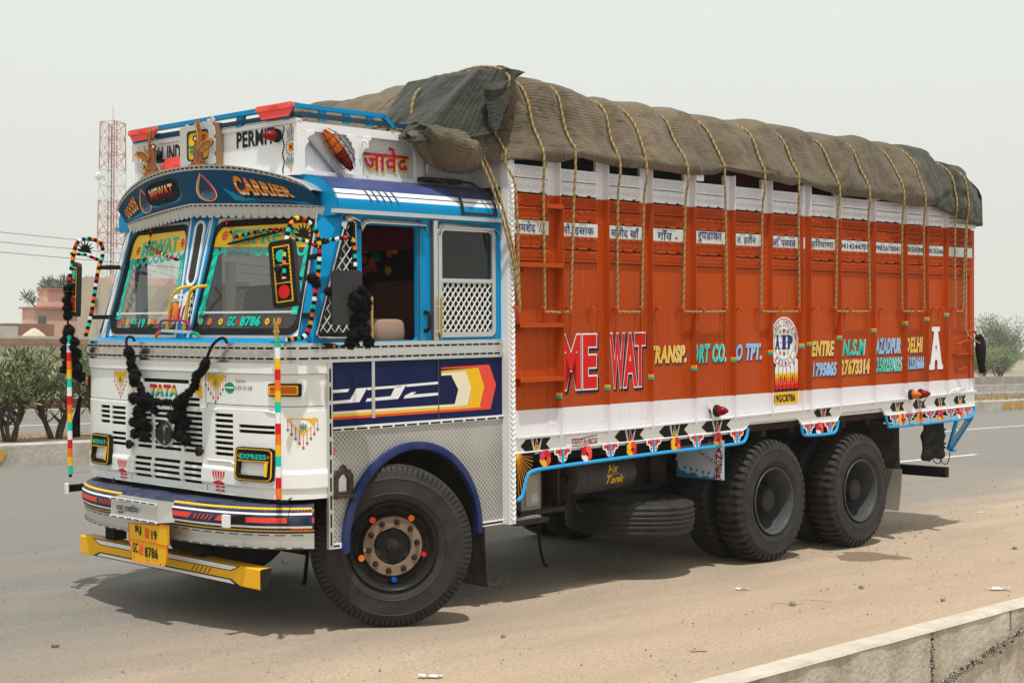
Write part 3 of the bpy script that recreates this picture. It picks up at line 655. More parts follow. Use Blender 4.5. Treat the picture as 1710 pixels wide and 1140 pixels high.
# ---------------------------------------------------------- wheels
def tyre_mesh(name, R=.52, W=.27, n=46, style='lug'):
    H = W / 2; prof = [(-.085, .262), (-.105, .275), (-.128, .31), (-.134, .335), (-.139, .340), (-.136, .345), (-H, .375), (-H, .41), (-.136, .430), (-.139, .434), (-.134, .438), (-.128, .455), (-.121, .478), (-.112, .498), (-.100, .509), (-.07, .515), (-.035, .5185), (0, .52), (.035, .5185), (.07, .515), (.100, .509), (.112, .498), (.121, .478), (.128, .455), (H, .41), (H, .375), (.128, .31), (.105, .275), (.085, .262)]
    # denser across the tread
    P = []
    for (a, b), (c, d) in zip(prof, prof[1:]):
        st = 3 if min(b, d) > .45 else 1
        for i in range(st): P.append((a + (c - a) * i / st, b + (d - b) * i / st))
    P.append(prof[-1]); K = 8 if style == 'lug' else 6; vs = []; fs = []; N = n * K; np_ = len(P)
    fr = [0, .10, .46, .54, .58, .92, .96, .99] if style == 'lug' else [0, .36, .42, .58, .64, .99]
    for i in range(n):
        for q_ in range(K):
            f = fr[q_]
            for (y, r) in P:
                rr = r; ph = 0
                if r > .452:
                    if style == 'lug':
                        zig = .20 * (((y / .05) % 2) - 1 if int(math.floor(y / .05)) % 2 == 0 else 1 - ((y / .05) % 2)) if abs(y) < .10 else 0
                        ph = zig * .35; dep = .021 if abs(y) > .03 else .010; dep *= smooth01(.452, .475, r)
                        if .56 < f: rr = r - dep
                    elif style == 'rib':
                        if abs(abs(y) - .045) < .0065 or abs(y) < .0065: rr = r - .010
                        if abs(y) > .090 and .40 < f < .6: rr = r - .020 * smooth01(.452, .470, r)
                    else:
                        for yc_ in (-.075, -.038, 0, .038, .075):
                            if abs(y - yc_) < .007: rr = r - .010
                        ph = .25 * (1 if q_ % 2 else -1) * (abs(y) < .09) * .4
                th = 2 * PI * (i + f + ph) / n
                vs.append((rr * math.cos(th), y, rr * math.sin(th)))
    for i in range(N):
        j = (i + 1) % N
        for a in range(np_ - 1): fs.append((i * np_ + a, j * np_ + a, j * np_ + a + 1, i * np_ + a + 1))
    me = bpy.data.meshes.new(name); me.from_pydata(vs, [], fs); me.materials.append(TYRE); me.polygons.foreach_set('use_smooth', [True] * len(fs)); me.set_sharp_from_angle(angle=math.radians(28)); return me
TY_LUG = tyre_mesh('tyre_lug'); TY_RIB = tyre_mesh('tyre_rib', n=88, style='rib'); TY_SP = tyre_mesh('tyre_spare', n=110, style='sp')
def rim_mesh(kind):
    k = MB()
    if kind == 'front':
        k.lathe([(-.10, .262), (-.125, .283), (-.132, .279), (-.126, .268), (-.10, .252), (-.06, .245), (-.055, .215), (-.070, .205), (-.082, .185)], RIMB, 48)
        k.lathe([(-.082, .190), (-.088, .187), (-.088, .124), (-.080, .120)], HUBR, 40)
        k.lathe([(-.080, .117), (-.055, .110), (-.05, .085), (-.062, .045), (-.095, .042), (-.11, .036), (-.112, .020), (-.122, .014), (-.124, 0.0001)], RIMB, 30)
        k.lathe([(.06, .262), (.1, .25), (.0, .245), (-.05, .243)], RIMB, 32)
        for i in range(10):
            a = 2 * PI * i / 10 + .3; u, v = .232 * math.cos(a), .232 * math.sin(a); t = Vector((-math.sin(a), 0, math.cos(a))) * .022; r_ = Vector((math.cos(a), 0, math.sin(a))) * .010; c = Vector((u, -.0635, v))
            k.add([c - t - r_, c + t - r_, c + t + r_, c - t + r_], [(0, 1, 2, 3)], STRAP)
        for i in range(3):
            a = 2 * PI * i / 3 - .6; c = Vector((.085 * math.cos(a), -.07, .085 * math.sin(a))); k.beam(c * 1.0, Vector((.115 * math.cos(a), -.075, .115 * math.sin(a))), .03, .02, RIMB, (0, 1, 0))
        for a, r_, m, s in ((2.23, .212, RED2, .020), (.98, .212, ORG, .020), (3.49, .212, ORG, .021), (3.26, .178, YEL, .010), (-.27, .208, RED, .016), (-1.52, .212, paint('dot_blue', (.01, .06, .4), .4, .03), .018)):
            c = (r_ * math.cos(a), r_ * math.sin(a)); k.plate(circ(c[0], c[1], s, n=12), lambda u, v, h: (u, -.078 - h, v), .012, m)
    else:
        k.lathe([(-.10, .262), (-.126, .284), (-.134, .280), (-.128, .266), (-.10, .254), (-.03, .250), (.04, .246), (.09, .238), (.10, .20)], RIMG, 48)
        k.lathe([(.09, .238), (.075, .225), (.065, .15), (.02, .138), (.02, .13)], RIMB, 40)
        k.lathe([(.07, .15), (.0, .125), (-.055, .105), (-.07, .095), (-.075, .07), (-.078, 0.0001)], RIMB, 30)
    return k
RIMF = rim_mesh('front'); RIMR = rim_mesh('rear')
def meshof(k, name):
    me = bpy.data.meshes.new(name); me.from_pydata(k.v, [], k.f)
    for m in k.mats: me.materials.append(m)
    me.polygons.foreach_set('material_index', k.m); me.polygons.foreach_set('use_smooth', [True] * len(k.f)); me.set_sharp_from_angle(angle=math.radians(32)); return me
ME_RF = meshof(RIMF, 'rim_front'); ME_RR = meshof(RIMR, 'rim_rear')
k = MB(); k.lathe([(0, .019), (-.008, .019), (-.009, .013), (-.026, .013), (-.028, .008), (-.036, .007), (-.036, .0001)], RIMB, 8); ME_NUT = meshof(k, 'nut')
def link(me, name, parent, mat=None):
    o = bpy.data.objects.new(name, me); COL.objects.link(o); o.parent = parent
    if mat: o.matrix_basis = mat
    return o
def wheel(x, y, z, rot, flip, tyre, rim, front=False, label=None, nuts=True):
    o = bpy.data.objects.new('wheel', None); COL.objects.link(o); o.parent = T
    o.matrix_basis = Matrix.Translation((x, y, z)) @ Matrix.Rotation(rot, 4, 'Z') @ (Matrix.Rotation(PI, 4, 'Z') if flip else Matrix()) @ Matrix.Rotation(0 if nuts and front else random.random() * 6, 4, 'Y')
    link(tyre, 'tyre', o); link(rim, 'rim', o)
    if nuts:
        n_ = 10; rr = .156 if front else .115; yy = -.088 if front else .01
        for i in range(n_): a = 2 * PI * i / n_ + .15; link(ME_NUT, 'nut', o, Matrix.Translation((rr * math.cos(a), yy, rr * math.sin(a))))
    if label: o['label'] = label
    return o
random.seed(2); ST = -.60
wheel(.137, .057, .512, ST, False, TY_RIB, ME_RF, True, 'steered front wheel with brown nut ring and coloured dots')
wheel(.137 + .46, 2.6 - .10, .512, ST, True, TY_RIB, ME_RF, True, nuts=False)
for x in (4.327, 5.718):
    wheel(x, .083, .512, 0, False, TY_LUG, ME_RR); wheel(x, .425, .512, 0, True, TY_LUG, ME_RR, nuts=False)
    wheel(x, 2.175, .512, 0, False, TY_LUG, ME_RR, nuts=False); wheel(x, 2.517, .512, 0, True, TY_LUG, ME_RR, nuts=False)
sw = bpy.data.objects.new('spare_wheel', None); COL.objects.link(sw); sw.parent = T
sw.matrix_basis = Matrix.Translation((2.98, .42, .47)) @ Matrix.Rotation(-PI / 2 + .02, 4, 'X') @ Matrix.Rotation(.03, 4, 'Y'); link(TY_SP, 'tyre', sw); link(ME_RR, 'rim', sw)
# ---------------------------------------------------------- tank, battery box, mud flaps
k = MB(); R_ = .125
k.lathe([(2.13, .02), (2.135, .07), (2.15, .105), (2.19, R_), (2.24, R_), (2.24, R_ + .004), (2.27, R_ + .004), (2.27, R_), (2.70, R_), (2.70, R_ + .004), (2.73, R_ + .004), (2.73, R_), (2.80, R_), (2.84, .105), (2.855, .07), (2.86, .02)], paint('tank_grey', (.045, .043, .042), .42, .25), 32, 'X', (0, .33, .745))
tk = k.obj('air_tank', T)
def TKM(u, v, h):
    a = v / R_; r = R_ + .003 + h; return (u, .33 - r * math.cos(a), .745 + r * math.sin(a))
k = MB(); text(k, 'Air', 2.47, 2.60, .025, .085, TKM, .001, YEL, .015, .3); text(k, 'Tank', 2.45, 2.66, -.055, .005, TKM, .001, YEL, .015, .3); k.box((2.45, .33 - R_ - .005, .757), (2.60, .33 - R_ - .003, .760), YEL); k.obj('lettering', tk, False)
k = MB(); k.tube(curve([(2.14, .33, .76), (2.02, .30, .74), (1.93, .28, .68), (1.9, .30, .58), (1.8, .35, .55)], 6), .014, RUBBER, 7); k.tube(curve([(2.2, .33, .62), (2.15, .25, .55), (2.18, .2, .50)], 5), .012, DARK, 6); k.tube(curve([(2.6, .33, .62), (2.62, .25, .56), (2.58, .22, .52)], 5), .012, DARK, 6)
k.tube(curve([(1.62, .3, .86), (1.78, .25, .80), (1.80, .28, .68), (1.66, .35, .62)], 6), .010, RUBBER, 6); k.obj('air_hoses', T)
k = MB(); k.box((1.36, .06, .60), (1.56, .42, .88), paint('battery_grey', (.20, .19, .17), .5, .3)); k.box((1.335, .04, .566), (1.80, .46, .598), DARK); k.box((1.58, .08, .598), (1.60, .44, .93), DARK); k.box((1.76, .08, .598), (1.785, .44, .93), DARK)
k.box((1.40, .052, .63), (1.52, .058, .85), paint('battery_lid', (.27, .26, .235), .5, .3)); k.obj('battery_box', T, False)
k = MB(); k.box((1.25, -.02, .515), (1.56, .15, .545), DARK); k.box((1.23, .0, .55), (1.50, .14, .566), paint('step_grey', (.20, .19, .18), .6, .3)); k.obj('step', T, False)
k = MB(); k.box((1.9, .5, .55), (3.5, .8, .98), DARK); k.box((3.3, .45, .6), (3.5, 2.2, .9), DARK); k.obj('fuel_tank', T, False)
def flap(x0, y0, y1, z0, z1, bow, m, name='mud_flap', th=.012):
    k = MB(); vs = []; N = 10
    for s in (0, th):
        for i in range(N + 1):
            z = z1 + (z0 - z1) * i / N
            for y in (y0, y1): vs.append((x0 + bow * (i / N) ** 2 + s, y, z))
    n2 = (N + 1) * 2; fs = []
    for i in range(N):
        a = i * 2; fs += [(a, a + 1, a + 3, a + 2), (n2 + a + 1, n2 + a, n2 + a + 2, n2 + a + 3), (a, a + 2, n2 + a + 2, n2 + a), (a + 1, n2 + a + 1, n2 + a + 3, a + 3)]
    fs += [(N * 2, N * 2 + 1, n2 + N * 2 + 1, n2 + N * 2)]; k.add(vs, fs, m); return k.obj(name, T)
FLB = paint('flap_rubber', (.030, .027, .025), .75, .35, scale=6, bump=.2, bscale=30)
flap(1.02, .10, .50, .10, .75, .05, FLB); flap(1.02, 2.1, 2.5, .10, .75, .05, FLB)
FLG = paint('flap_grey', (.20, .18, .15), .8, .4, scale=5)
flap(6.52, .02, .62, .47, .92, .02, FLB); flap(6.50, -.02, .60, .11, .50, -.06, FLG); flap(6.50, 2.0, 2.6, .11, .9, -.03, FLB)
k = MB(); k.tube(curve([(1.03, .08, .15), (1.08, .06, .125), (1.12, .05, .13), (1.13, .05, .17), (1.12, .05, .21)], 6), .003, RIMG, 5); k.obj('flap_wire', T)
# painted front flap of the rear wheels
k = MB(); FX = lambda u, v, h: (3.60 - h, u, v); k.box((3.60, -.055, .64), (3.612, .42, .96), SKYB)
fl = k.obj('painted_mud_flap', T, False); k = MB()
k.plate([(-.053, .642), (.418, .642), (.418, .958), (-.053, .958)], FX, .001, paint('flap_blue', (.02, .20, .42), .4, .08))
cl = []; 
for i, (u, v, r) in enumerate(((.418, .78, .01), (.36, .74, .05), (.30, .72, .05), (.24, .73, .05), (.18, .70, .05), (.12, .71, .05), (.07, .69, .04))): 
    for j in range(6): a = PI - PI * j / 5 if 0 else -PI * j / 5; cl.append((u + r * .9 * math.cos(a), v + r * math.sin(a)))
k.plate([(.418, .80)] + [(p[0], p[1]) for p in cl] + [(.03, .80), (.03, .93), (.12, .95), (.418, .90)], FX, .002, paint('cloud_white', (.55, .62, .72), .5, .05))
k.plate([(-.053, .642), (.025, .642), (.025, .958), (-.053, .958)], FX, .0025, WHITE)
for i, ch in enumerate('RANGER'):
    z1_ = .952 - i * .052; text(k, ch, .018, -.046, z1_ - .046, z1_, FX, .004, MAROON, .04, 0)
k.obj('flap_painting', fl, False)
k = MB()
for i in range(16):
    u = i / 15; k.tube(circ3 := [(3.58, .30 - .30 * u + .012 * math.cos(a), .98 - .20 * u - .03 * math.sin(PI * u) + .012 * math.sin(a)) for a in [2 * PI * j / 8 for j in range(8)]] if i % 2 else [(3.58 + .008 * math.cos(a), .30 - .30 * u + .012 * math.sin(a), .98 - .20 * u - .03 * math.sin(PI * u)) for a in [2 * PI * j / 8 for j in range(8)]], .003, CHROME, 4, closed=True)
k.obj('chain', T)
k = MB(); k.box((7.31, -.05, .355), (7.38, 2.65, .455), BLACK); k.box((6.9, .86, .44), (7.32, .94, .85), BLACK); k.box((6.9, 1.66, .44), (7.32, 1.74, .85), BLACK); k.obj('rear_underrun_bar', T, False)
# hanging strap under the chassis
k = MB(); k.tube(curve([(1.95, .45, .56), (1.96, .45, .3), (1.99, .44, .14), (2.02, .43, .09)], 5), .013, STRAP, 6); k.obj('hanging_strap', T)
k = MB(); k.tube(curve([(.02, .75, .45), (-.01, .74, .30), (-.03, .73, .22), (-.05, .72, .20)], 5), .014, STRAP, 6); k.obj('hanging_bracket', T)

# ---------------------------------------------------------- cab: moulded white front
CP = [(-.70, 1.30), (-.70, .87), (-.69, .53), (-.668, .32), (-.635, .20), (-.575, .12), (-.49, .07), (-.375, .05)]
def plancurve(P):
    near = [Vector((a, b, 0)) for a, b in P]; far = [Vector((a, 2 * YC - b, 0)) for a, b in P[::-1]][:-1]; return curve([v for v in far + near], 14)
PC = plancurve(CP); PL = [0]
for a, b in zip(PC, PC[1:]): PL.append(PL[-1] + (b - a).length)
mid_i = min(range(len(PC)), key=lambda i: abs(PC[i].y - YC)); PL = [l - PL[mid_i] for l in PL]; SMAX = PL[-1]
def plan(s):
    s = max(PL[0], min(PL[-1], s)); lo, hi = 0, len(PL) - 1
    while hi - lo > 1:
        m_ = (lo + hi) // 2
        if PL[m_] <= s: lo = m_
        else: hi = m_
    u = (s - PL[lo]) / (PL[hi] - PL[lo]); p = PC[lo].lerp(PC[hi], u); d = (PC[hi] - PC[lo]).normalized()
    a = PC[max(lo - 3, 0)]; b = PC[min(hi + 3, len(PC) - 1)]; d = (b - a).normalized(); return p, Vector((d.y, -d.x, 0))
def prof(z):
    o = 0
    if z > 1.622: o += .010
    if z < 1.035: o += .010 * smooth01(1.035, 1.015, z)
    if z < .925: o -= .012 * smooth01(.925, .91, z)
    if 1.40 > z: o += .004
    return o
def FR(s, z, h):
    p, n = plan(s); n = -n if n.x > 0 and abs(n.x) > .01 else n
    if n.dot(Vector((-1, -.001 if s > 0 else .001, 0))) < 0: n = -n
    q_ = p + n * (h + prof(z)); return (q_.x, q_.y, z)
# grille slots (s0, s1, z centre)
SL = []
for z in (1.357, 1.322, 1.287, 1.252, 1.217, 1.182, 1.147, 1.112):
    SL += [(.528, .718, z)]
    SL += [(-.718, -.528, z)] if z < 1.2 or z > 1.24 else []
    for a, b in ((-.378, -.20), (-.170, .150), (.182, .392)): SL.append((a, b, z))
for z in (1.445, 1.409): SL.append((.182, .36, z)); SL.append((-.36, -.18, z))
for z in (1.357, 1.324, 1.291, 1.255): SL.append((-.883, -.745, z))
for z in (1.297, 1.265): SL.append((.774, 1.086, z))
for z in (1.032, .994, .956, .916):
    for a, b in ((-.405, -.20), (-.172, .142), (.184, .390)): SL.append((a, b, z))
SL = [(a, b, z - .0105, z + .0105) for a, b, z in SL] + [(-.307, .24, 1.543, 1.569)]
SL = [r for r in SL if not (abs((r[0] + r[1]) / 2) < .5 and 1.43 > r[2] > 1.5)]
# keep clear the round badge
sx = sorted(set([round(PL[0] + (PL[-1] - PL[0]) * i / 90, 4) for i in range(91)] + [r[0] for r in SL] + [r[1] for r in SL]))
sx = [s for i, s in enumerate(sx) if i == 0 or s - sx[i - 1] > .0008 or any(abs(s - e) < 1e-6 for r in SL for e in r[:2])]
zx = sorted(set([.857, .885, .905, .918, .93, 1.0, 1.012, 1.025, 1.038, 1.06, 1.2, 1.4, 1.43, 1.5, 1.6, 1.618, 1.624, 1.66, 1.69] + [r[2] for r in SL] + [r[3] for r in SL]))
k = MB(); vs = []; nS, nZ = len(sx), len(zx)
for th in (0, -.012):
    for s in sx:
        for z in zx: vs.append(FR(s, z, th))
fs = []; inside = lambda s, z: any(r[0] < s < r[1] and r[2] < z < r[3] for r in SL)
cell = {}
for i in range(nS - 1):
    for j in range(nZ - 1): cell[i, j] = not inside((sx[i] + sx[i + 1]) / 2, (zx[j] + zx[j + 1]) / 2)
B0 = nS * nZ; ix = lambda i, j: i * nZ + j
for (i, j), ok in cell.items():
    if not ok: continue
    fs.append((ix(i, j), ix(i + 1, j), ix(i + 1, j + 1), ix(i, j + 1)))
    for di, dj, e in ((-1, 0, (ix(i, j), ix(i, j + 1))), (1, 0, (ix(i + 1, j + 1), ix(i + 1, j))), (0, -1, (ix(i + 1, j), ix(i, j))), (0, 1, (ix(i, j + 1), ix(i + 1, j + 1)))):
        if not cell.get((i + di, j + dj), False): fs.append((e[0], e[1], B0 + e[1], B0 + e[0]))
k.add(vs, fs, CABWHITE); fp = k.obj('front_panel', T)
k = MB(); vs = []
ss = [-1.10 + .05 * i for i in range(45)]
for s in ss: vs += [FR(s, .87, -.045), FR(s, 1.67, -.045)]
k.add(vs, [(2 * i, 2 * i + 2, 2 * i + 3, 2 * i + 1) for i in range(len(ss) - 1)], BLACK); k.obj('grille_dark_backing', T)  # black sheet added behind the slots to give them their shaded depth
def front_strip(k, s0, s1, z0, z1, h, m, n=None):
    n = n or max(1, int(abs(s1 - s0) / .04)); vs = []
    for i in range(n + 1):
        s = s0 + (s1 - s0) * i / n; vs += [FR(s, z0, h), FR(s, z1, h)]
    k.add(vs, [(2 * i, 2 * i + 2, 2 * i + 3, 2 * i + 1) for i in range(n)], m)
GAP = paint('panel_gap', (.08, .08, .08), .7, 0)
k = MB()
front_strip(k, -1.40, 1.40, 1.6195, 1.6235, .0015, GAP); front_strip(k, .442, 1.40, 1.423, 1.427, .0015, GAP); front_strip(k, -1.40, -.458, 1.410, 1.413, .0015, GAP)
front_strip(k, .428, .433, 1.43, 1.62, .0015, GAP); front_strip(k, .440, .445, .87, 1.43, .0015, GAP); front_strip(k, -.458, -.453, .87, 1.62, .0015, GAP)
k.obj('panel_gap', fp, False)
# rounded press around right grille
k = MB(); P = [(.45, 1.385), (1.05, 1.392), (1.09, 1.385), (1.105, 1.36)]
k.tube([FR(s, z, .003) for s, z in P], .006, CABWHITE, 6); k.tube([FR(s, z, .002) for s, z in ((.45, 1.065), (.70, 1.068), (.76, 1.04), (.77, .965), (.82, .94), (1.08, .935))], .006, CABWHITE, 6); k.obj('pressed_rib', fp)
# painted ornaments on the front
def toran(k, s, z, w_, h_, full=True):
    sc_ = w_ / .2; P = [(s - w_ / 2, z)]
    for i in range(1, 7): P += [(s - w_ / 2 + w_ * (i - .5) / 6, z - .006 * sc_), (s - w_ / 2 + w_ * i / 6, z if i % 2 == 0 else z + .004)]
    P += [(s + w_ * .32, z - h_ * .22), (s + w_ * .15, z - h_ * .42), (s, z - h_ * .58), (s - w_ * .15, z - h_ * .42), (s - w_ * .32, z - h_ * .22)]
    k.plate(P[::-1], FR, .0018, YEL)
    k.plate(circ(s, z - h_ * .30, w_ * .035, n=10), FR, .0035, RED)
    for i in range(8): a = i * PI / 4; c = (s + w_ * .085 * math.cos(a), z - h_ * .30 + w_ * .085 * math.sin(a)); k.plate([(c[0] - .012 * sc_ * math.cos(a), c[1] - .012 * sc_ * math.sin(a)), (c[0] + .004 * math.sin(a), c[1] - .004 * math.cos(a)), (c[0] + .012 * sc_ * math.cos(a), c[1] + .012 * sc_ * math.sin(a)), (c[0] - .004 * math.sin(a), c[1] + .004 * math.cos(a))], FR, .003, GREEN)
    for i in range(9):
        f = (i - 4) / 4; x = s + f * w_ * .46; top = z - h_ * (.05 + .5 * (1 - abs(f))); bot = z - h_ * (.38 + .60 * (1 - abs(f))); m_ = GREEN if i % 2 == 0 else RED
        k.plate([(x - .0022, top), (x + .0022, top), (x + .0022, bot), (x - .0022, bot)], FR, .0012, RED2); k.plate(circ(x, bot, .008 * sc_, n=8), FR, .0025, m_)
k = MB()
for a_t in ((1.262, 1.355, .20, .185), (.536, 1.613, .225, .18), (-.598, 1.607, .18, .18)): toran(k, *a_t); k.obj('painted_pendant', fp, False); k = MB()
k.plate([(.382, 1.608), (.282, 1.504), (.395, 1.447)], FR, .0016, YEL); k.plate([(-.44, 1.52), (-.40, 1.50), (-.44, 1.45)], FR, .0016, YEL)
for i in range(8): a = i * PI / 4; k.plate(circ(.352 + .022 * math.cos(a), 1.525 + .022 * math.sin(a), .006, .004, 6), FR, .003, GREEN)
k.plate(circ(.352, 1.525, .008, n=8), FR, .003, RED)
def lotus(k, s, z, w_, h_):
    for i, f in enumerate((-.4, -.2, 0, .2, .4)):
        x = s + f * w_; k.plate([(s + f * w_ * .5 - .006, z - h_ * .48), (x + w_ * .06, z - h_ * .25), (x + w_ * (.09 if f >= 0 else .05), z - h_ * .02 + .004 * abs(f)), (x, z - h_ * (.10 - 0)), (x - w_ * (.09 if f <= 0 else .05), z - h_ * .02), (x - w_ * .06, z - h_ * .25)][::-1], FR, .0016, RED)
    k.plate([(s - w_ * .5, z - h_ * .55), (s, z - h_ * .44), (s + w_ * .5, z - h_ * .55), (s + w_ * .28, z - h_ * .64), (s, z - h_ * .60), (s - w_ * .28, z - h_ * .64)][::-1], FR, .0018, RED)
    k.plate([(s - .003, z - h_ * .6), (s + .003, z - h_ * .6), (s + .003, z - h_), (s - .003, z - h_)][::-1], FR, .0016, RED)
    for q_ in (.73, .88):
        for sg in (-1, 1): k.plate(circ(s + sg * w_ * .22, z - h_ * q_, w_ * .17, h_ * .045, 10), FR, .0016, RED)
k.obj('painted_triangle', fp, False, kind='stuff')
for a_t in ((.578, 1.012, .135, .150), (-.563, 1.008, .125, .145)): k = MB(); lotus(k, *a_t); k.obj('painted_lotus', fp, False)
k = MB()
# three-coloured word above the grille
vs, fs_ = glyphs('TATA', .06, .12); a0, a1 = min(v[0] for v in vs), max(v[0] for v in vs); b0, b1 = min(v[1] for v in vs), max(v[1] for v in vs)
def banded(k, txt, x0, x1, z0, z1, mp, h, bands, off, shear, shadow=None, out=None, sh=(.006, -.004)):
    vs, fs_ = glyphs(txt, off, shear); a0, a1 = min(v[0] for v in vs), max(v[0] for v in vs); b0, b1 = min(v[1] for v in vs), max(v[1] for v in vs)
    P = [(x0 + (v[0] - a0) / (a1 - a0) * (x1 - x0), z0 + (v[1] - b0) / (b1 - b0) * (z1 - z0)) for v in vs]
    if shadow: k.decal([(p[0] + sh[0], p[1] + sh[1]) for p in P], fs_, mp, h, shadow)
    if out: text(k, txt, x0, x1, z0, z1, mp, h + .0006, out, off, shear)
    bm_ = bmesh.new(); V_ = [bm_.verts.new((p[0], p[1], 0)) for p in P]
    for f in fs_:
        try: bm_.faces.new([V_[i] for i in f])
        except ValueError: pass
    cuts = [z0 + (z1 - z0) * c for c, _ in bands][:-1]
    for c in cuts: bmesh.ops.bisect_plane(bm_, geom=bm_.verts[:] + bm_.edges[:] + bm_.faces[:], plane_co=(0, c, 0), plane_no=(0, 1, 0))
    bm_.verts.index_update(); VV = [(v.co.x, v.co.y) for v in bm_.verts]
    for f in bm_.faces:
        c = (f.calc_center_median().y - z0) / (z1 - z0); m_ = bands[-1][1]
        for lim, mm in bands:
            if c <= lim: m_ = mm; break
        k.add([mp(VV[v.index][0], VV[v.index][1], h + .0016) for v in f.verts], [tuple(range(len(f.verts)))], m_)
    bm_.free()
banded(k, 'TATA', -.225, .105, 1.458, 1.532, FR, .001, [(.33, TEAL), (.70, YEL), (1.1, RED)], .06, .12, shadow=BLACK)
k.obj('lettering', fp, False); k = MB(); k.plate(circ(.684, 1.531, .050, .035, 20), FR, .0016, GREEN); k.plate([(.645, 1.527), (.722, 1.527), (.722, 1.536), (.645, 1.536)], FR, .003, WHITE)
text(k, 'TATA', .744, .838, 1.566, 1.582, FR, .001, paint('badge_grey', (.25, .25, .24), .3, .05), .03); text(k, 'LPS 3118', .742, .90, 1.522, 1.545, FR, .001, paint('badge_grey', (.25, .25, .24), .3, .05), .03, .2)
k.obj('model_badge', fp, False)
k = MB(); c = (-.027, 1.209)
k.plate(circ(c[0], c[1], .112, .090, 36), FR, .012, CHROME, holes=[circ(c[0], c[1], .098, .077, 36)[::-1]]); k.plate(circ(c[0], c[1], .099, .078, 36), FR, .004, paint('badge_mesh', (.05, .05, .05), .5, .05))
for i in range(9): v = c[1] - .064 + i * .016; hw = .098 * math.sqrt(max(0, 1 - ((v - c[1]) / .077) ** 2)); k.plate([(c[0] - hw, v - .0015), (c[0] + hw, v - .0015), (c[0] + hw, v + .0015), (c[0] - hw, v + .0015)], FR, .007, RIMG)
k.plate([(c[0] - .006, c[1] - .068), (c[0] + .006, c[1] - .068), (c[0] + .016, c[1] + .052), (c[0] - .016, c[1] + .052)], FR, .016, CHROME)
k.plate([(c[0] - .062, c[1] + .045), (c[0] - .03, c[1] + .062), (c[0] + .03, c[1] + .062), (c[0] + .062, c[1] + .045), (c[0] + .02, c[1] + .045), (c[0] + .012, c[1] + .03), (c[0] - .012, c[1] + .03), (c[0] - .02, c[1] + .045)][::-1], FR, .018, CHROME)
k.obj('round_badge', fp)
for s in (-.435, .395):
    k = MB(); p = Vector(FR(s, 1.117, 0)); k.lathe([(0, .012), (-.02, .012), (-.022, .030), (-.04, .032), (-.045, .01)], RUBBER, 12, 'X', p); k.obj('grille_knob', T)
# head lamps
def headlamp(s0, s1, z0, z1, word, gl0, gl1, flip=False):
    k = MB(); k.plate(rrect(s0, s1, z0, z1, .035), FR, .030, RUBBER, holes=[rrect(gl0, gl1, z0 + .035, z0 + .118, .015)[::-1]], side=RUBBER)
    hl = k.obj('headlight', T, label='headlight lettered ' + word.lower())
    k = MB(); n_ = 18
    P = rrect(s0 + .006, s1 - .006, z0 + .006, z1 - .006, .032, 4); Q = rrect(s0 + .014, s1 - .014, z0 + .014, z1 - .014, .026, 4)
    k.plate(P, FR, .0312, YEL, holes=[Q[::-1]])
    for i in range(int((s1 - s0) / .016)):
        x = s0 + .02 + i * .0162
        for z in (z0 + .015, z1 - .015): k.plate([(x, z - .004), (x + .006, z - .004), (x + .006, z + .004), (x, z + .004)], FR, .033, RUBBER)
    text(k, word, s0 + .048, s1 - .045, z1 - .070, z1 - .038, FR, .0315, TEAL, .035)
    for x in (s0 + .032, s1 - .032): k.plate(star(x, z1 - .055, .012, .005, 6), FR, .033, RED2)
    k.plate([(s0 + .03, z0 + .121), (s1 - .03, z0 + .121), (s1 - .03, z0 + .128), (s0 + .03, z0 + .128)], FR, .033, YEL); k.obj('lamp_lettering', hl, False)
    k = MB(); k.plate(rrect(gl0, gl1, z0 + .035, z0 + .118, .015), lambda u, v, h: FR(u, v, h - .012), .002, LAMPGL)
    k.obj('lamp_glass', hl, False)
    k = MB(); vs = []; N = 8
    for j in range(N + 1):
        for i in range(N + 1):
            u, v = i / N, j / N; b = -.055 * (1 - ((u - .5) * 2) ** 2) * (1 - ((v - .5) * 2) ** 2) - .014; vs.append(FR(gl0 + (gl1 - gl0) * u, z0 + .035 + .083 * v, b))
    k.add(vs, [(j * (N + 1) + i, j * (N + 1) + i + 1, (j + 1) * (N + 1) + i + 1, (j + 1) * (N + 1) + i) for j in range(N) for i in range(N)], CHROME)
    cc = FR((gl0 + gl1) / 2, z0 + .076, -.03); k.lathe([(-.02, .001), (-.012, .016), (0, .02)], CHROME, 12, 'X', cc)
    k.obj('reflector', hl); k = MB(); k.plate([(s1 - .056, z0 + .035), (s1 - .036, z0 + .035), (s1 - .036, z0 + .12), (s1 - .056, z0 + .12)], FR, .034, YEL); k.obj('yellow_tape', hl, False)
headlamp(.772, 1.09, .963, 1.170, 'EXPRESS', .80, 1.052); headlamp(-.985, -.70, .955, 1.165, 'MEWAT', -.955, -.735)
def indicator(s0, s1, z0, z1):
    k = MB(); k.plate(rrect(s0, s1, z0, z1, .012), FR, .022, RUBBER); o = k.obj('indicator', T)
    k = MB(); k.plate(rrect(s0 + .012, s1 - .02, z0 + .01, z1 - .01, .01), lambda u, v, h: FR(u, v, .022 + h), .012, LAMPO, side=LAMPO); q_ = rrect(s0 + .012, s1 - .02, z0 + .01, z1 - .01, .01); r_ = rrect(s0 + .022, s1 - .03, z0 + .02, z1 - .02, .008)
    k.plate(q_, lambda u, v, h: FR(u, v, .0345 + h), .001, YEL, holes=[r_[::-1]]); k.obj('lens', o)
indicator(1.052, 1.254, 1.487, 1.566); indicator(-1.254, -1.12, 1.480, 1.560)

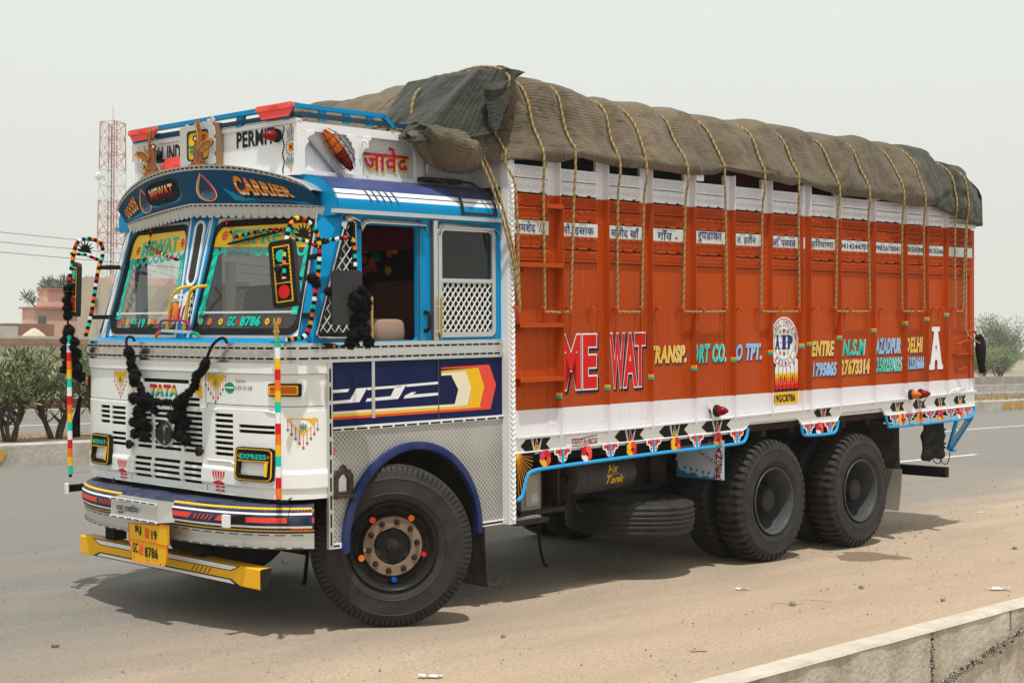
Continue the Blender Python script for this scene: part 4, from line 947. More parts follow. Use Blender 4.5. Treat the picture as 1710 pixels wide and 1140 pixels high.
# ---------------------------------------------------------- polished belt with riveted beading
def wrap(s, z, h):                       # front curve, then straight back along the near side
    if s <= SMAX: p = FR(s, 1.60, h); return (p[0], p[1], z)
    return (-.375 + (s - SMAX), .05 - h, z)
SEND = SMAX + 1.54
def band(k, s0, s1, z0, z1, h, m, st=.05, th=.012):
    n = max(1, int((s1 - s0) / st)); vs = []
    for i in range(n + 1):
        s = s0 + (s1 - s0) * i / n; vs += [wrap(s, z0, 0), wrap(s, z0, h), wrap(s, z1, h), wrap(s, z1, 0)]
    fs = []
    for i in range(n):
        for j in range(3): a = 4 * i + j; fs.append((a, a + 4, a + 5, a + 1))
    k.add(vs, fs, m)
k = MB(); band(k, -SMAX, SEND, 1.690, 1.812, .014, CHROME); belt = k.obj('belt_panel', T)
k = MB()
for z in (1.781, 1.717):
    band(k, -SMAX, SEND, z - .011, z + .011, .020, ALU); s = -SMAX + .01
    while s < SEND - .07: band(k, s, s + .052, z - .006, z + .006, .0225, BLACK, st=.03); s += .068
k.obj('riveted_beading', belt, False, kind='stuff')
k = MB(); vs = []; n = 80                 # cowl ledge on top of the belt
for i in range(n + 1):
    s = -SMAX + 2 * SMAX * i / n; p = Vector(wrap(s, 1.812, .014)); u = abs(s) / SMAX; y = p.y; yq = max(.19, min(2.41, y)); xb = -.575 + .105 * (abs(yq - YC) / 1.1) ** 1.0
    vs += [tuple(p), (p.x + .02, p.y + (.01 if s > 0 else -.01), 1.822), (max(xb, p.x + .03), yq, 1.838), (max(xb, p.x + .03) + .02, yq, 1.862)]
fs = [(4 * i + j, 4 * i + 4 + j, 4 * i + 5 + j, 4 * i + 1 + j) for i in range(n) for j in range(3)]; k.add(vs, fs, BLUE); k.obj('cowl', T)
# ---------------------------------------------------------- windscreens, pillars
WN = [(-.565, 1.215, 1.88), (-.47, .21, 1.88), (-.283, .25, 2.60), (-.41, 1.135, 2.60)]
WF = [(-.47, 2.39, 1.88), (-.565, 1.385, 1.88), (-.41, 1.465, 2.60), (-.283, 2.35, 2.60)]
def rquad(u0, u1, v0, v1, r, n=6, asp=1.38): # rounded in (u,v); v unit is shorter than u
    o = []
    for cx, cz, a in ((u1 - r, v0 + r * asp, -90), (u1 - r, v1 - r * asp, 0), (u0 + r, v1 - r * asp, 90), (u0 + r, v0 + r * asp, 180)):
        for k_ in range(n + 1): t = math.radians(a + 90 * k_ / n); o.append((cx + r * math.cos(t), cz + r * asp * math.sin(t)))
    return o
def windscreen(c, near):
    mp = QUAD(c)
    k = MB(); out = [(-.10, -.07), (1.07, -.07), (1.05, 1.04), (-.10, 1.04)] if near else [(-.07, -.07), (1.10, -.07), (1.10, 1.04), (-.05, 1.04)]
    hole = rquad(-.01, 1.0, .0, .985, .10)[::-1]
    k.plate(out, lambda u, v, h: mp(u, v, h - .02), .02, CHROME if 0 else WHITE, holes=[hole]); fr = k.obj('windscreen_frame', T)
    k = MB(); k.plate(rquad(-.035, 1.025, -.03, 1.01, .12), lambda u, v, h: mp(u, v, h - .005), .016, RUBBER, holes=[rquad(.012, .978, .028, .960, .085)[::-1]]); k.obj('rubber_seal', fr)
    k = MB()
    for a, b in (((-.09, -.06), (1.06, -.06)), ((-.085, -.06), (-.085, 1.03)), ((1.055, -.06), (1.04, 1.03))):
        k.tube([mp(a[0], a[1], .004), mp(b[0], b[1], .004)], .007, CHROME, 6)
    k.obj('bright_trim', fr)
    k = MB(); k.plate(rquad(.0, .99, .01, .975, .09), lambda u, v, h: mp(u, v, h - .004), .001, GLASS); g = k.obj('glass', fr, False)
    k = MB()
    y0a, y0b = (.775, .735) if near else (.707, .763)
    n = 12; band_ = [(.014 + (.985 - .014) * i / n, y0a + (y0b - y0a) * i / n) for i in range(n + 1)]
    band_ += [(.976, .90), (.965, .93), (.93, .953), (.06, .953), (.025, .93), (.012, .90)]
    k.plate(band_, mp, .0015, YELS)
    for i in range(9):                      # scallops under the band
        cu = .07 + i * .105; cv = y0a + (y0b - y0a) * cu - .004; o_ = [(cu + .052 * math.cos(a), cv - .075 * abs(math.sin(a))) for a in [PI * j / 10 for j in range(11)]]; i_ = [(cu + .034 * math.cos(a), cv - .050 * abs(math.sin(a))) for a in [PI * j / 10 for j in range(11)]][::-1]
        k.plate((o_ + i_), mp, .001, TEAL)
    TW_ = paint('teal_dark', (.01, .30, .24), .4, .03)
    k.obj('windscreen_sticker', fr, False); k = MB()
    word = 'EXPRESS' if near else 'MEWAT'
    tu = (.195, .845, .79, .915) if near else (.205, .835, .745, .885)
    slope = (-.03 if near else .05)
    text(k, word, tu[0], tu[1], tu[2] + (0 if near else .0), tu[3], mp, .003, TEAL, .018, 0, warp=lambda a, b: (a, b + slope * (a - .5)))
    vs, _f = glyphs(word, .045, 0)
    # slab serifs
    for i in range(len(word)):
        cu = tu[0] + (tu[1] - tu[0]) * (i + .5) / len(word)
        for vv in (tu[2], tu[3]): b = vv + slope * (cu - .5); k.plate([(cu - .030, b - .005), (cu + .030, b - .005), (cu + .030, b + .006), (cu - .030, b + .006)], mp, .0045, TEAL)
    k.obj('lettering', fr, False); k = MB()
    for cu in ((.108, .914) if near else (.135, .908)):
        cv = (.862 if near else .815) + slope * (cu - .5); asp = 1.38
        for j in range(8): a = j * PI / 4; k.plate(circ(cu + .024 * math.cos(a), cv + .033 * math.sin(a), .011, .014, 8), mp, .003, RED2)
        k.plate(circ(cu, cv, .009, .012, 8), mp, .004, MAROON)
    k.obj('flower_sticker', fr, False); k = MB()
    for sgn, ub, ut in ((1, .045, .055), (-1, .945, .965)) if near else ((1, .055, .065), (-1, .90, .93)):
        vb, vt = (.16, .72) if near else (.125, .69)
        for j in range(5): dx = (j - 2) * .011; k.plate([(ub + dx - .003, vb + .05), (ub + dx + .003, vb + .05), (ut + dx + .003, vt), (ut + dx - .003, vt)], mp, .001, TEAL)
        for j, f in enumerate((.12, .38, .64, .86)):
            cu = ub + (ut - ub) * f; cv = vb + (vt - vb) * f; k.plate([(cu - .026, cv - .05), (cu + .005, cv - .045), (cu + .028, cv + .01), (cu + .024, cv + .06), (cu - .004, cv + .045), (cu - .028, cv - .01)], mp, .002, TEAL)
        k.plate([(ut - .04, vt - .02), (ut + .04, vt - .02), (ut + .03, vt + .012), (ut, vt + .05), (ut - .03, vt + .012)], mp, .002, TEAL)
        for j in range(3): k.plate([(ub - .034, vb - .01 + j * .028), (ub + .034, vb - .01 + j * .028), (ub + .034, vb + .011 + j * .028), (ub - .034, vb + .011 + j * .028)], mp, .002, TEAL)
    k.obj('pillar_sticker', fr, False); k = MB(); tx, pu = ('GC', (.331, .405)) if near else ('RJ', (.283, .365)); t2, p2 = ('8786', (.450, .64)) if near else ('19', (.405, .50)); v0, v1 = (.05, .125) if near else (.036, .108)
    [text(k, t__, p__[0], p__[1], v0, v1 + .012, mp, .002, TEAL, .035, .12, shadow=TW_, sh=(.004, -.006)) for t__, p__ in ((tx, pu), (t2, p2))]; pu = (pu[0], p2[1])
    k.plate(circ(pu[0] + (pu[1] - pu[0]) * (.30 if near else .47), (v0 + v1) / 2, .016, .02, 8), mp, .003, RED)
    for cu, m_ in (((.061, TEAL), (.149, ORG), (.259, YEL), (.705, YEL), (.815, ORG)) if near else ((.123, RED2), (.22, YEL), (.56, YEL), (.65, RED2), (.76, TEAL))):
        for j in range(7): a = j * 2 * PI / 7; k.plate(circ(cu + .014 * math.cos(a), .09 + .019 * math.sin(a), .009, .012, 7), mp, .002, m_)
        k.plate(circ(cu, .09, .007, .009, 7), mp, .003, RED)
    n = 46                                   # white chain line
    for i in range(n): a = .0 + .96 * i / n; b = .172; k.plate(circ(a + .01, b, .012, .0105, 8), mp, .002, WHITE, holes=[circ(a + .01, b, .006, .005, 8)[::-1]])
    k.obj('number_sticker', fr, False, kind='stuff')
    return mp
mpN = windscreen(WN, True); mpF = windscreen(WF, False)
# centre post with oval vent
MC = lambda u, v, h: (-.572 + (v - 1.83) * .215 - h - .004, YC + u, v)
k = MB(); k.plate([(-.085, 1.83), (.085, 1.83), (.165, 2.66), (-.165, 2.66)], MC, .02, BLUE); post = k.obj('centre_post', T)
k = MB(); cs = lambda r, z0, z1: [(x + (z - 2.2) * 0, z) for x, z in rrect(-r, r, z0, z1, r, 8)]
k.plate(cs(.060, 2.18, 2.625), MC, .03, WHITE, holes=[cs(.042, 2.2, 2.605)[::-1]]); k.plate(cs(.040, 2.2, 2.603), MC, .024, GREYP); k.plate(cs(.060, 1.93, 2.15), MC, .026, WHITE)
for sg in (-1, 1): k.plate([(sg * .072 - .006, 1.84), (sg * .072 + .006, 1.84), (sg * .125 + .006, 2.64), (sg * .125 - .006, 2.64)], MC, .028, WHITE)
for i in range(7):
    for j in range(2): k.plate([(-.062 + j * .025 - .02 * (i % 2), 1.86 + i * .045), (-.045 + j * .025 - .02 * (i % 2), 1.87 + i * .045), (-.058 + j * .025 - .02 * (i % 2), 1.90 + i * .045)], MC, .030, BLACK)
k.obj('oval_vent', post, False)
# little painted rails on the centre post
def X6(y, z, dx=0): return (-.62 - dx, y, z)
k = MB(); k.tube(curve([X6(1.575, 1.826), X6(1.56, 1.86), X6(1.50, 1.885)], 5), .011, ORG, 7); k.tube([X6(1.50, 1.885), X6(1.14, 1.875)], .011, WHITE, 7); k.tube(curve([X6(1.14, 1.875), X6(1.07, 1.86), X6(1.045, 1.822)], 5), .011, GREEN, 7)
rl = k.obj('decorative_rail', T, label='low rail painted orange white and green')
for ya, yb in ((1.44, 1.27), (1.24, 1.10)):
    k = MB(); k.tube(curve([X6(ya, 1.885), X6(ya - .06, 2.08), X6(yb + .03, 2.16), (-.53, yb, 2.18)], 6), .011, YEL, 7); k.obj('decorative_rail', T, label='upright yellow rail')
k = MB()
for z, a, b in ((2.085, 1.385, 1.225), (2.12, 1.37, 1.21)): k.tube([X6(a, z, .005), X6(b, z, .005)], .005, WHITE, 6)
k.obj('decorative_rail', T, label='white cross rail')
PK = paint('rail_magenta', (.35, .02, .16), .4, .05); k = MB(); k.tube(curve([X6(1.50, 1.885, .02), X6(1.49, 1.93, .02), X6(1.44, 1.955, .02), X6(1.20, 1.95, .02), X6(1.15, 1.93, .02), X6(1.14, 1.885, .02)], 5), .008, PK, 6)
for y in (1.38, 1.34, 1.29, 1.25): k.tube(curve([X6(y, 1.955, .01), X6(y - .02, 2.02, .01), X6(y - .045, 2.05, .01)], 4), .005, PK, 5)
k.obj('decorative_rail', T, label='small magenta rail')
k = MB(); k.lathe([(1.95, .018), (1.97, .026), (2.05, .018), (2.075, .008), (2.08, .0001)], ORG, 12, 'Z', (-.63, 1.31, 0)); k.lathe([(2.08, .006), (2.10, .020), (2.12, .006)], WHITE, 10, 'Z', (-.63, 1.31, 0)); k.obj('small_idol', T)
# wiper and beaded cords
BCOL = [RED, BLACK, YEL, BLACK, TEAL, BLACK, ORG, BLACK]
def beaded(k, P, r, step, cols, n=7):
    Q = resample(P, step); k.tube(Q, r, [cols[i % len(cols)] for i in range(len(Q) - 1)], n)
for mp, nm in ((mpN, 'near'), (mpF, 'far')):
    k = MB()
    if nm == 'near': k.beam(mp(.20, .785, .03), mp(.82, .90, .03), .02, .012, BLACK); beaded(k, [mp(.12, 1.0, .03), mp(.19, .90, .03), mp(.245, .845, .035)], .009, .03, BCOL); beaded(k, [mp(.245, .845, .035), mp(.45, .875, .045), mp(.80, .89, .045)], .012, .028, BCOL); beaded(k, [mp(.40, .868, .04), mp(.62, .89, .055), mp(.80, .885, .04)], .010, .028, BCOL)
    else: k.beam(mp(.33, .82, .03), mp(.93, .66, .03), .016, .012, BLACK); beaded(k, [mp(.36, 1.0, .03), mp(.38, .86, .03), mp(.40, .79, .035)], .008, .03, BCOL); beaded(k, [mp(.38, .80, .04), mp(.6, .745, .05), mp(.92, .66, .04)], .010, .028, BCOL)
    k.obj('beaded_wiper', T)
# ---------------------------------------------------------- side of the cab, upper
UP = SIDE(.05)
def side_upper(ysign):
    mp = UP if ysign > 0 else (lambda u, v, h: (u, 2.55 + h, v))
    nm = 'cab_side' ; k = MB()
    qw = [(-.448, 1.870), (-.430, 1.855), (-.170, 1.853), (-.152, 1.868), (-.155, 2.545), (-.165, 2.560), (-.205, 2.560), (-.220, 2.545)]
    dw = rrect(-.088, .382, 1.818, 2.552, .02, 2); rw = rrect(.578, 1.076, 1.850, 2.555, .045, 4)
    k.plate([(-.476, 1.812), (1.17, 1.812), (1.17, 2.64), (-.240, 2.64)], lambda u, v, h: mp(u, v, h - .03), .03, BLUE, holes=[qw[::-1], dw[::-1], rw[::-1]], side=BLUE)
    s = k.obj(nm, T, False); yy = (lambda h: .05 - h) if ysign > 0 else (lambda h: 2.55 + h)
    # quarter window
    k = MB(); inner = [(-.436, 1.885), (-.425, 1.872), (-.178, 1.870), (-.168, 1.882), (-.170, 2.530), (-.180, 2.545), (-.198, 2.545), (-.208, 2.530)]
    k.plate([(-.462, 1.865), (-.435, 1.843), (-.160, 1.843), (-.142, 1.862), (-.145, 2.55), (-.160, 2.57), (-.212, 2.57), (-.232, 2.55)], mp, .012, CHROME if 0 else RUBBER, holes=[inner[::-1]]); qf = k.obj('quarter_window', T, False)
    k = MB(); k.plate(inner, lambda u, v, h: mp(u, v, h - .012), .001, GLASSD if ysign > 0 else GLASS); k.obj('glass', qf, False)
    k = MB()
    k.tube([(a, yy(.013), b) for a, b in [(-.462, 1.865), (-.435, 1.843), (-.160, 1.843), (-.142, 1.862), (-.145, 2.55), (-.160, 2.57), (-.212, 2.57), (-.232, 2.55)]], .006, CHROME, 5, closed=True); k.obj('bright_trim', qf)
    LAT = paint('lattice_white', (.70, .70, .68), .4, .05)
    def lattice(x0f, x1f, z0, z1, p, r, h, parent, flat=1.35):
        k = MB(); n = 40
        for sg in (-1, 1):
            for i in range(-40, 60):
                pts = []
                for j in range(n + 1):
                    z = z0 + (z1 - z0) * j / n; x = i * p + sg * (z - z0) / flat; a, b = x0f(z), x1f(z)
                    if a <= x <= b: pts.append((x, yy(h + .002 * sg), z))
                if len(pts) > 2: k.tube([pts[0], pts[-1]], r, LAT, 4)
        k.obj('lattice_grille', parent)
    lattice(lambda z: -.436 + (z - 1.88) * .345, lambda z: -.170, 1.875, 2.54, .062, .0035, .002, qf, 1.2)
    # drip hoods
    for pts, lab in (([(-.255, 2.545), (-.235, 2.60), (-.18, 2.615), (-.135, 2.60), (-.118, 2.545)], 0), ([(-.125, 2.535), (-.09, 2.585), (-.05, 2.595), (.42, 2.595), (.43, 2.55)], 1), ([(.545, 2.535), (.562, 2.58), (.60, 2.595), (1.06, 2.595), (1.095, 2.575), (1.11, 2.535)], 2)):
        k = MB(); A = [(a, yy(.004), b) for a, b in pts]; B = [(a, yy(.048), b - .030) for a, b in pts]; n = len(pts); k.add(A + B + [(a, yy(.004), b - .004) for a, b in pts] + [(a, yy(.047), b - .036) for a, b in pts], [(i, i + 1, n + i + 1, n + i) for i in range(n - 1)] + [(n + i, n + i + 1, 3 * n + i + 1, 3 * n + i) for i in range(n - 1)] + [(2 * n + i + 1, 2 * n + i, 3 * n + i, 3 * n + i + 1) for i in range(n - 1)], CHROME); k.obj('drip_hood', T)
    # rear window
    k = MB(); k.plate(rrect(.560, 1.094, 1.832, 2.572, .05, 5), mp, .014, ALU, holes=[rrect(.592, 1.062, 1.866, 2.540, .035, 5)[::-1]]); k.box((.59, min(yy(0), yy(.013)), 2.195), (1.064, max(yy(0), yy(.013)), 2.222), ALU); rf = k.obj('rear_window', T, False)
    k = MB(); k.plate(rrect(.592, 1.062, 1.866, 2.540, .035, 5), lambda u, v, h: mp(u, v, h - .012), .001, GLASSD); k.obj('glass', rf, False)
    lattice(lambda z: .594, lambda z: 1.060, 1.868, 2.194, .050, .0048, .002, rf, 1.25)
    if ysign > 0:
        k = MB(); k.box((.512, .030, 1.815), (.548, .046, 2.60), ALU); k.box((.392, .04, 1.815), (.396, .049, 2.60), GAP); k.box((.498, .028, 1.812), (.502, .0485, 2.60), GAP)
        for i in range(14): k.lathe([(0, .006), (-.004, .0001)], CHROME, 6, 'Y', (.530, .030, 1.86 + i * .054))
        k.obj('door_track', s, False)
        for x in (-.045, .555):
            k = MB(); k.tube([(x, .005, 1.825), (x, .005, 2.075)], .008, BRASS, 8); k.lathe([(2.07, .006), (2.085, .011), (2.10, .003)], BRASS, 8, 'Z', (x, .005, 0))
            for z in (1.87, 2.03): k.plate(circ(x - .028, z, .020, .026, 10), UP, .008, BRASS); k.tube([(x, .008, z), (x - .03, .04, z)], .006, BRASS, 6); k.plate(circ(x - .028, z, .008, .034, 8), UP, .012, BRASS)
            k.obj('grab_handle', T, label='brass grab rail')
        k = MB(); k.tube(curve([(.452, .045, 2.0), (.452, .015, 1.985), (.452, .010, 1.94), (.452, .015, 1.89), (.452, .045, 1.875)], 5), .011, STRAP, 8); k.plate(rrect(.435, .468, 1.985, 2.01, .006), UP, .008, STRAP); k.plate(rrect(.435, .468, 1.865, 1.89, .006), UP, .008, STRAP); k.obj('door_handle', T)
side_upper(1); side_upper(-1)
for sg in (1, -1):
    k = MB(); f = (lambda y: y) if sg > 0 else (lambda y: 2 * YC - y)
    P = [(-.476, f(.05), 1.80), (-.500, f(.17), 1.82), (-.295, f(.215), 2.66), (-.235, f(.05), 2.64), (-.44, f(.08), 1.80), (-.45, f(.2), 1.82), (-.25, f(.23), 2.66), (-.2, f(.08), 2.64)]
    k.add(P, [(1, 5, 6, 2), (0, 3, 7, 4)], BLUE); k.add(P[:4], [(0, 1, 2, 3)], BLUE if sg > 0 else WHITE)
    k.tube([(-.503, f(.172), 1.83), (-.297, f(.217), 2.655)], .006, CHROME, 6); k.obj('corner_post', T)
# ---------------------------------------------------------- side of the cab, lower
LO = SIDE(.045)
k = MB(); k.box((-.372, .045, 1.292), (1.17, .075, 1.689), NAVY); dn = k.obj('door_panel', T, False)
k = MB()
def poly(k, pts, m, h): k.plate(pts, LO, h, m)
y_ = .0
poly(k, [(-.37, 1.345), (.58, 1.338), (1.0, 1.345), (1.0, 1.352), (.58, 1.345 + .01), (-.37, 1.358)][0:0] or [(-.372, 1.335), (1.04, 1.335), (1.04, 1.350), (-.372, 1.350)], RED2, .001)
poly(k, [(-.372, 1.351), (.95, 1.351), (.95, 1.366), (-.372, 1.366)], YEL, .001); poly(k, [(-.372, 1.367), (.74, 1.367), (.74, 1.385), (-.372, 1.385)], CREAM, .001)
poly(k, [(.585, 1.632), (1.035, 1.640), (1.10, 1.500), (1.045, 1.336), (.94, 1.336), (.985, 1.49), (.93, 1.622), (.585, 1.622)], RED2, .0012)
poly(k, [(.585, 1.610), (.93, 1.622), (.985, 1.49), (.94, 1.352), (.83, 1.352), (.86, 1.49), (.81, 1.605), (.585, 1.598)], YEL, .0013)
poly(k, [(.585, 1.596), (.81, 1.604), (.86, 1.49), (.83, 1.368), (.70, 1.368), (.740, 1.48), (.675, 1.580), (.585, 1.578)], CREAM, .0014)
def zig(k, x, s):
    for P in ([(x, 1.512), (x + .14 * s, 1.512), (x + .165 * s, 1.495), (x + .10 * s, 1.495), (x + .10 * s, 1.480), (x, 1.478)], ):
        poly(k, P[::-1], WHITE, .001)
zz = [(-.372, 1.520), (-.19, 1.522), (-.235, 1.452), (-.372, 1.450), (-.372, 1.430), (-.09, 1.434), (-.03, 1.520), (.30, 1.526), (.285, 1.500), (.10, 1.496), (.10, 1.482), (.26, 1.480), (.30, 1.452), (-.02, 1.446)]
for P in ([(-.372, 1.500), (-.215, 1.503), (-.20, 1.522), (-.372, 1.519)], [(-.372, 1.432), (-.120, 1.436), (-.055, 1.524), (-.145, 1.522), (-.195, 1.455), (-.372, 1.450)],
          [(-.055, 1.508), (.230, 1.514), (.245, 1.530), (-.055, 1.524)], [(-.070, 1.436), (.205, 1.442), (.275, 1.532), (.185, 1.530), (.140, 1.462), (-.055, 1.456)],
          [(.275, 1.516), (.560, 1.524), (.560, 1.540), (.275, 1.532)], [(.250, 1.442), (.560, 1.450), (.560, 1.468), (.33, 1.464), (.36, 1.480), (.32, 1.480), (.262, 1.460)]):
    poly(k, P, WHITE, .0011)
k.box((-.022, .036, 1.33), (.002, .0445, 1.688), ALU); k.box((.556, .040, 1.295), (.560, .0448, 1.688), GAP); k.obj('door_painting', dn, False)
k = MB(); k.box((-.372, .035, 1.262), (1.17, .06, 1.290), WHITE); x = -.36
while x < 1.12: k.box((x, .0335, 1.266), (x + .085, .036, 1.277), BLACK); x += .105
k.obj('lower_trim', dn, False)
arch = [(.328 + .590 * math.cos(a), .54 + .605 * math.sin(a)) for a in [PI - PI * i / 30 for i in range(31)]]
outer = [(-.372, .54)] + arch[:1] + arch[1:] + [(1.17, .54), (1.17, 1.262), (-.372, 1.262)]
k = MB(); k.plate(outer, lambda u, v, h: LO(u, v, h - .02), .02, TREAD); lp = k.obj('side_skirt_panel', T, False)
k = MB(); vs = []; fs = []
for i in range(41):
    a = PI + .06 - (PI + .12) * i / 40; c, s_ = math.cos(a), math.sin(a)
    for r, y in ((.605, .05), (.607, .015), (.585, .006), (.560, .010), (.556, .05)): vs.append((.328 + r * c, y, .54 + r * 1.02 * s_))
for i in range(40):
    for j in range(4): a = i * 5 + j; fs.append((a, a + 1, a + 6, a + 5))
k.add(vs, fs, paint('arch_blue', (.010, .024, .11), .25, .15)); k.obj('wheel_arch_lip', T)
k = MB(); vs = []; fs = []                # inner mudguard
for i in range(31):
    a = PI - PI * i / 30; 
    for y in (.05, .85): vs.append((.328 + .60 * math.cos(a), y, .54 + .61 * math.sin(a)))
for i in range(30): fs.append((2 * i, 2 * i + 2, 2 * i + 3, 2 * i + 1))
k.add(vs, fs, DARK); k.obj('inner_mudguard', T)
k = MB(); k.box((-.382, .030, .54), (-.345, .046, 1.69), ALU); z = .56
while z < 1.66: k.box((-.370, .0285, z), (-.358, .0312, z + .085), BLACK); z += .112
k.obj('corner_beading', T, False)
for a, b in ((-.372, -.275), (.925, 1.17)): k = MB(); k.box((a, .036, .537), (b, .045, .570), WHITE); k.box((a + .02, .0345, .548), (b - .02, .0362, .560), STRAP); k.obj('foot_beading', T, False)
k = MB()                                   # little ornamental niche
nb = [(-.34, .87), (-.19, .87), (-.185, .99), (-.20, 1.0), (-.21, 1.02), (-.235, 1.025), (-.245, 1.045), (-.264, 1.055), (-.283, 1.045), (-.293, 1.025), (-.318, 1.02), (-.328, 1.0), (-.343, .99)]
nh = [(-.305, .885), (-.22, .885), (-.22, .96), (-.235, .985), (-.262, .998), (-.289, .985), (-.305, .96)]
NB = paint('niche_black', (.035, .022, .018), .45, .35, scale=30); k.plate(nb, LO, .018, NB, holes=[nh[::-1]]); k.plate(nh, LO, .003, CHROME); k.box((-.345, .0, .848), (-.185, .045, .868), NB); k.obj('ornamental_niche', T, False)
k = MB(); k.plate(star(-.335, 1.145, .020, .014, 7), LO, .003, RED2); k.obj('red_reflector', T, False)
# far side of the cab (seen through the glass), back wall, floor, seats
k = MB(); k.box((-.372, 2.52, .54), (1.17, 2.55, 1.812), paint('far_side_inner', (.05, .09, .14), .6, .1)); k.box((1.14, .06, 1.2), (1.168, 2.54, 2.86), INTER); k.box((-.40, .10, 1.25), (1.14, 2.50, 1.30), INTER); k.box((-.58, .42, 1.30), (-.53, 2.18, 1.80), INTER); k.obj('cab_inner_shell', T, False)
k = MB(); k.box((-.50, .25, 1.55), (-.22, 2.35, 1.845), paint('dashboard', (.045, .045, .048), .6, .15)); k.box((-.50, 1.5, 1.846), (-.30, 2.1, 1.93), paint('dashboard', (.045, .045, .048), .6, .15)); k.obj('dashboard', T, False)
k = MB(); c = Vector((-.12, 1.95, 1.95)); ring = [c + Vector((.08 * math.sin(a) * 1, .23 * math.cos(a), .21 * math.sin(a))) for a in [2 * PI * i / 28 for i in range(28)]]; k.tube(ring, .014, RUBBER, 7, closed=True); k.tube([c, c + Vector((-.25, 0, -.3))], .03, RUBBER, 8)
for a in (0, 2.1, 4.2): k.tube([c, c + Vector((.08 * math.sin(a), .23 * math.cos(a), .21 * math.sin(a)))], .01, RUBBER, 6)
k.obj('steering_wheel', T)
def cushion(name, a, b, m, r=.05):
    k = MB(); x0, y0, z0 = a; x1, y1, z1 = b; vs = []; N = 8
    for j in range(N + 1):
        ph = -PI / 2 + PI * j / N
        for i in range(16): th = 2 * PI * i / 16; sg = lambda v, e: math.copysign(abs(v) ** e, v); vs.append(((x0 + x1) / 2 + (x1 - x0) / 2 * sg(math.cos(ph), .35) * sg(math.cos(th), .35), (y0 + y1) / 2 + (y1 - y0) / 2 * sg(math.cos(ph), .35) * sg(math.sin(th), .35), (z0 + z1) / 2 + (z1 - z0) / 2 * sg(math.sin(ph), .45)))
    k.add(vs, [(j * 16 + i, j * 16 + (i + 1) % 16, (j + 1) * 16 + (i + 1) % 16, (j + 1) * 16 + i) for j in range(N) for i in range(16)], m); return k
MR = paint('seat_maroon', (.10, .03, .025), .8, .1)
for y0 in (.22, 1.65): cushion('seat', (.12, y0, 1.52), (.62, y0 + .6, 1.70), MR).obj('seat', T); cushion('seat_back', (.55, y0, 1.62), (.70, y0 + .6, 2.22), MR).obj('seat_back', T)
k = cushion('sleeping_bench', (.72, .15, 1.62), (1.12, 2.45, 1.80), paint('bedding', (.12, .07, .06), .9, .1)); k.obj('sleeping_bench', T)
pil = cushion('pillow', (.10, .12, 1.76), (.36, .40, 1.96), paint('pillow_beige', (.30, .20, .15), .9, .2, scale=14)); single(pil, 'pillow', 'striped beige pillow leaning inside the open cab window', 'pillow', (.25, .26, 1.84))
k = MB(); random.seed(4)
for i in range(40):
    y = random.uniform(.9, 1.9); z = random.uniform(2.30, 2.52); x = .95 + random.uniform(-.03, .03); m = random.choice((RED, PINK, YEL, GREEN, ORG, PURP)); k.lathe([(-.03, .004), (0, .035), (.02, .012)], m, 8, 'X', (x, y, z))
single(k, 'paper_garland', 'bunch of coloured paper flowers hanging at the back of the cab', 'garland', (.95, 1.4, 2.4))
k = MB(); k.box((.90, .6, 2.45), (.93, 2.1, 2.72), MAROON); k.box((1.0, .4, 1.95), (1.1, 2.2, 2.02), paint('shelf', (.08, .05, .04), .6, .1)); k.obj('cab_shelf', T, False)
single((lambda k: (k.plate(rrect(1.02, 1.13, 1.99, 2.34, .01), lambda u, v, h: (-.36 - h, u, v), .004, WP), k)[1])(MB()), 'paper_strip', 'white paper strip hanging behind the near windscreen', 'paper', (-.36, 1.07, 2.16))
single((lambda k: (k.plate([(1.02, 1.85), (1.19, 1.85), (1.19, 2.0), (1.03, 2.0)], lambda u, v, h: (-.30 - h, u, v), .004, WP), k)[1])(MB()), 'paper_sheet', 'white papers standing on the dashboard behind the near windscreen', 'paper', (-.30, 1.1, 1.9))
# curved roof
RP = [(.035, 2.640), (.032, 2.668), (.036, 2.698), (.040, 2.708), (.052, 2.733), (.056, 2.741), (.078, 2.768), (.085, 2.776), (.14, 2.820), (.22, 2.852), (.353, 2.874)]
RC = [BLUE, BLUE, BLUE, WHITE, PURP, WHITE, PURP, PURP, PURP, PURP]
full = RP + [(2 * YC - a, b) for a, b in RP[::-1]]; FC = RC + [PURP] + RC[::-1]
k = MB(); xs = [-.298 + .0489 * i for i in range(31)]
for j in range(len(full) - 1):
    for i in range(30): k.add([(xs[i], full[j][0], full[j][1]), (xs[i + 1], full[j][0], full[j][1]), (xs[i + 1], full[j + 1][0], full[j + 1][1]), (xs[i], full[j + 1][0], full[j + 1][1])], [(0, 1, 2, 3)], FC[j])
o = k.obj('cab_roof', T); bm_ = bmesh.new(); bm_.from_mesh(o.data); bmesh.ops.remove_doubles(bm_, verts=bm_.verts, dist=.0004); bm_.to_mesh(o.data); bm_.free(); o.data.polygons.foreach_set('use_smooth', [True] * len(o.data.polygons)); rf_ = o
k = MB()
for i in range(5):
    x = -.02 + i * .055; k.add([(x, .028, 2.700), (x + .012, .028, 2.700), (x - .025, .075, 2.785), (x - .037, .075, 2.785)], [(0, 1, 2, 3)], PURP)
k.obj('stripe_breaks', rf_, False)
k = MB(); k.plate([(a, b) for a, b in full] + [(2 * YC - .04, 2.60), (.04, 2.60)], lambda u, v, h: (-.288 - h, u, v), .008, BLUE); k.obj('roof_front', T, False)
for f in ((lambda y: y), (lambda y: 2 * YC - y)):
    k = MB(); a, b = sorted((f(.018), f(.045))); k.box((-.335, a, 2.612), (1.175, b, 2.638), ALU); k.obj('roof_gutter', T, False)
k = MB(); BKS = paint('step_black', (.02, .018, .018), .5, .2)
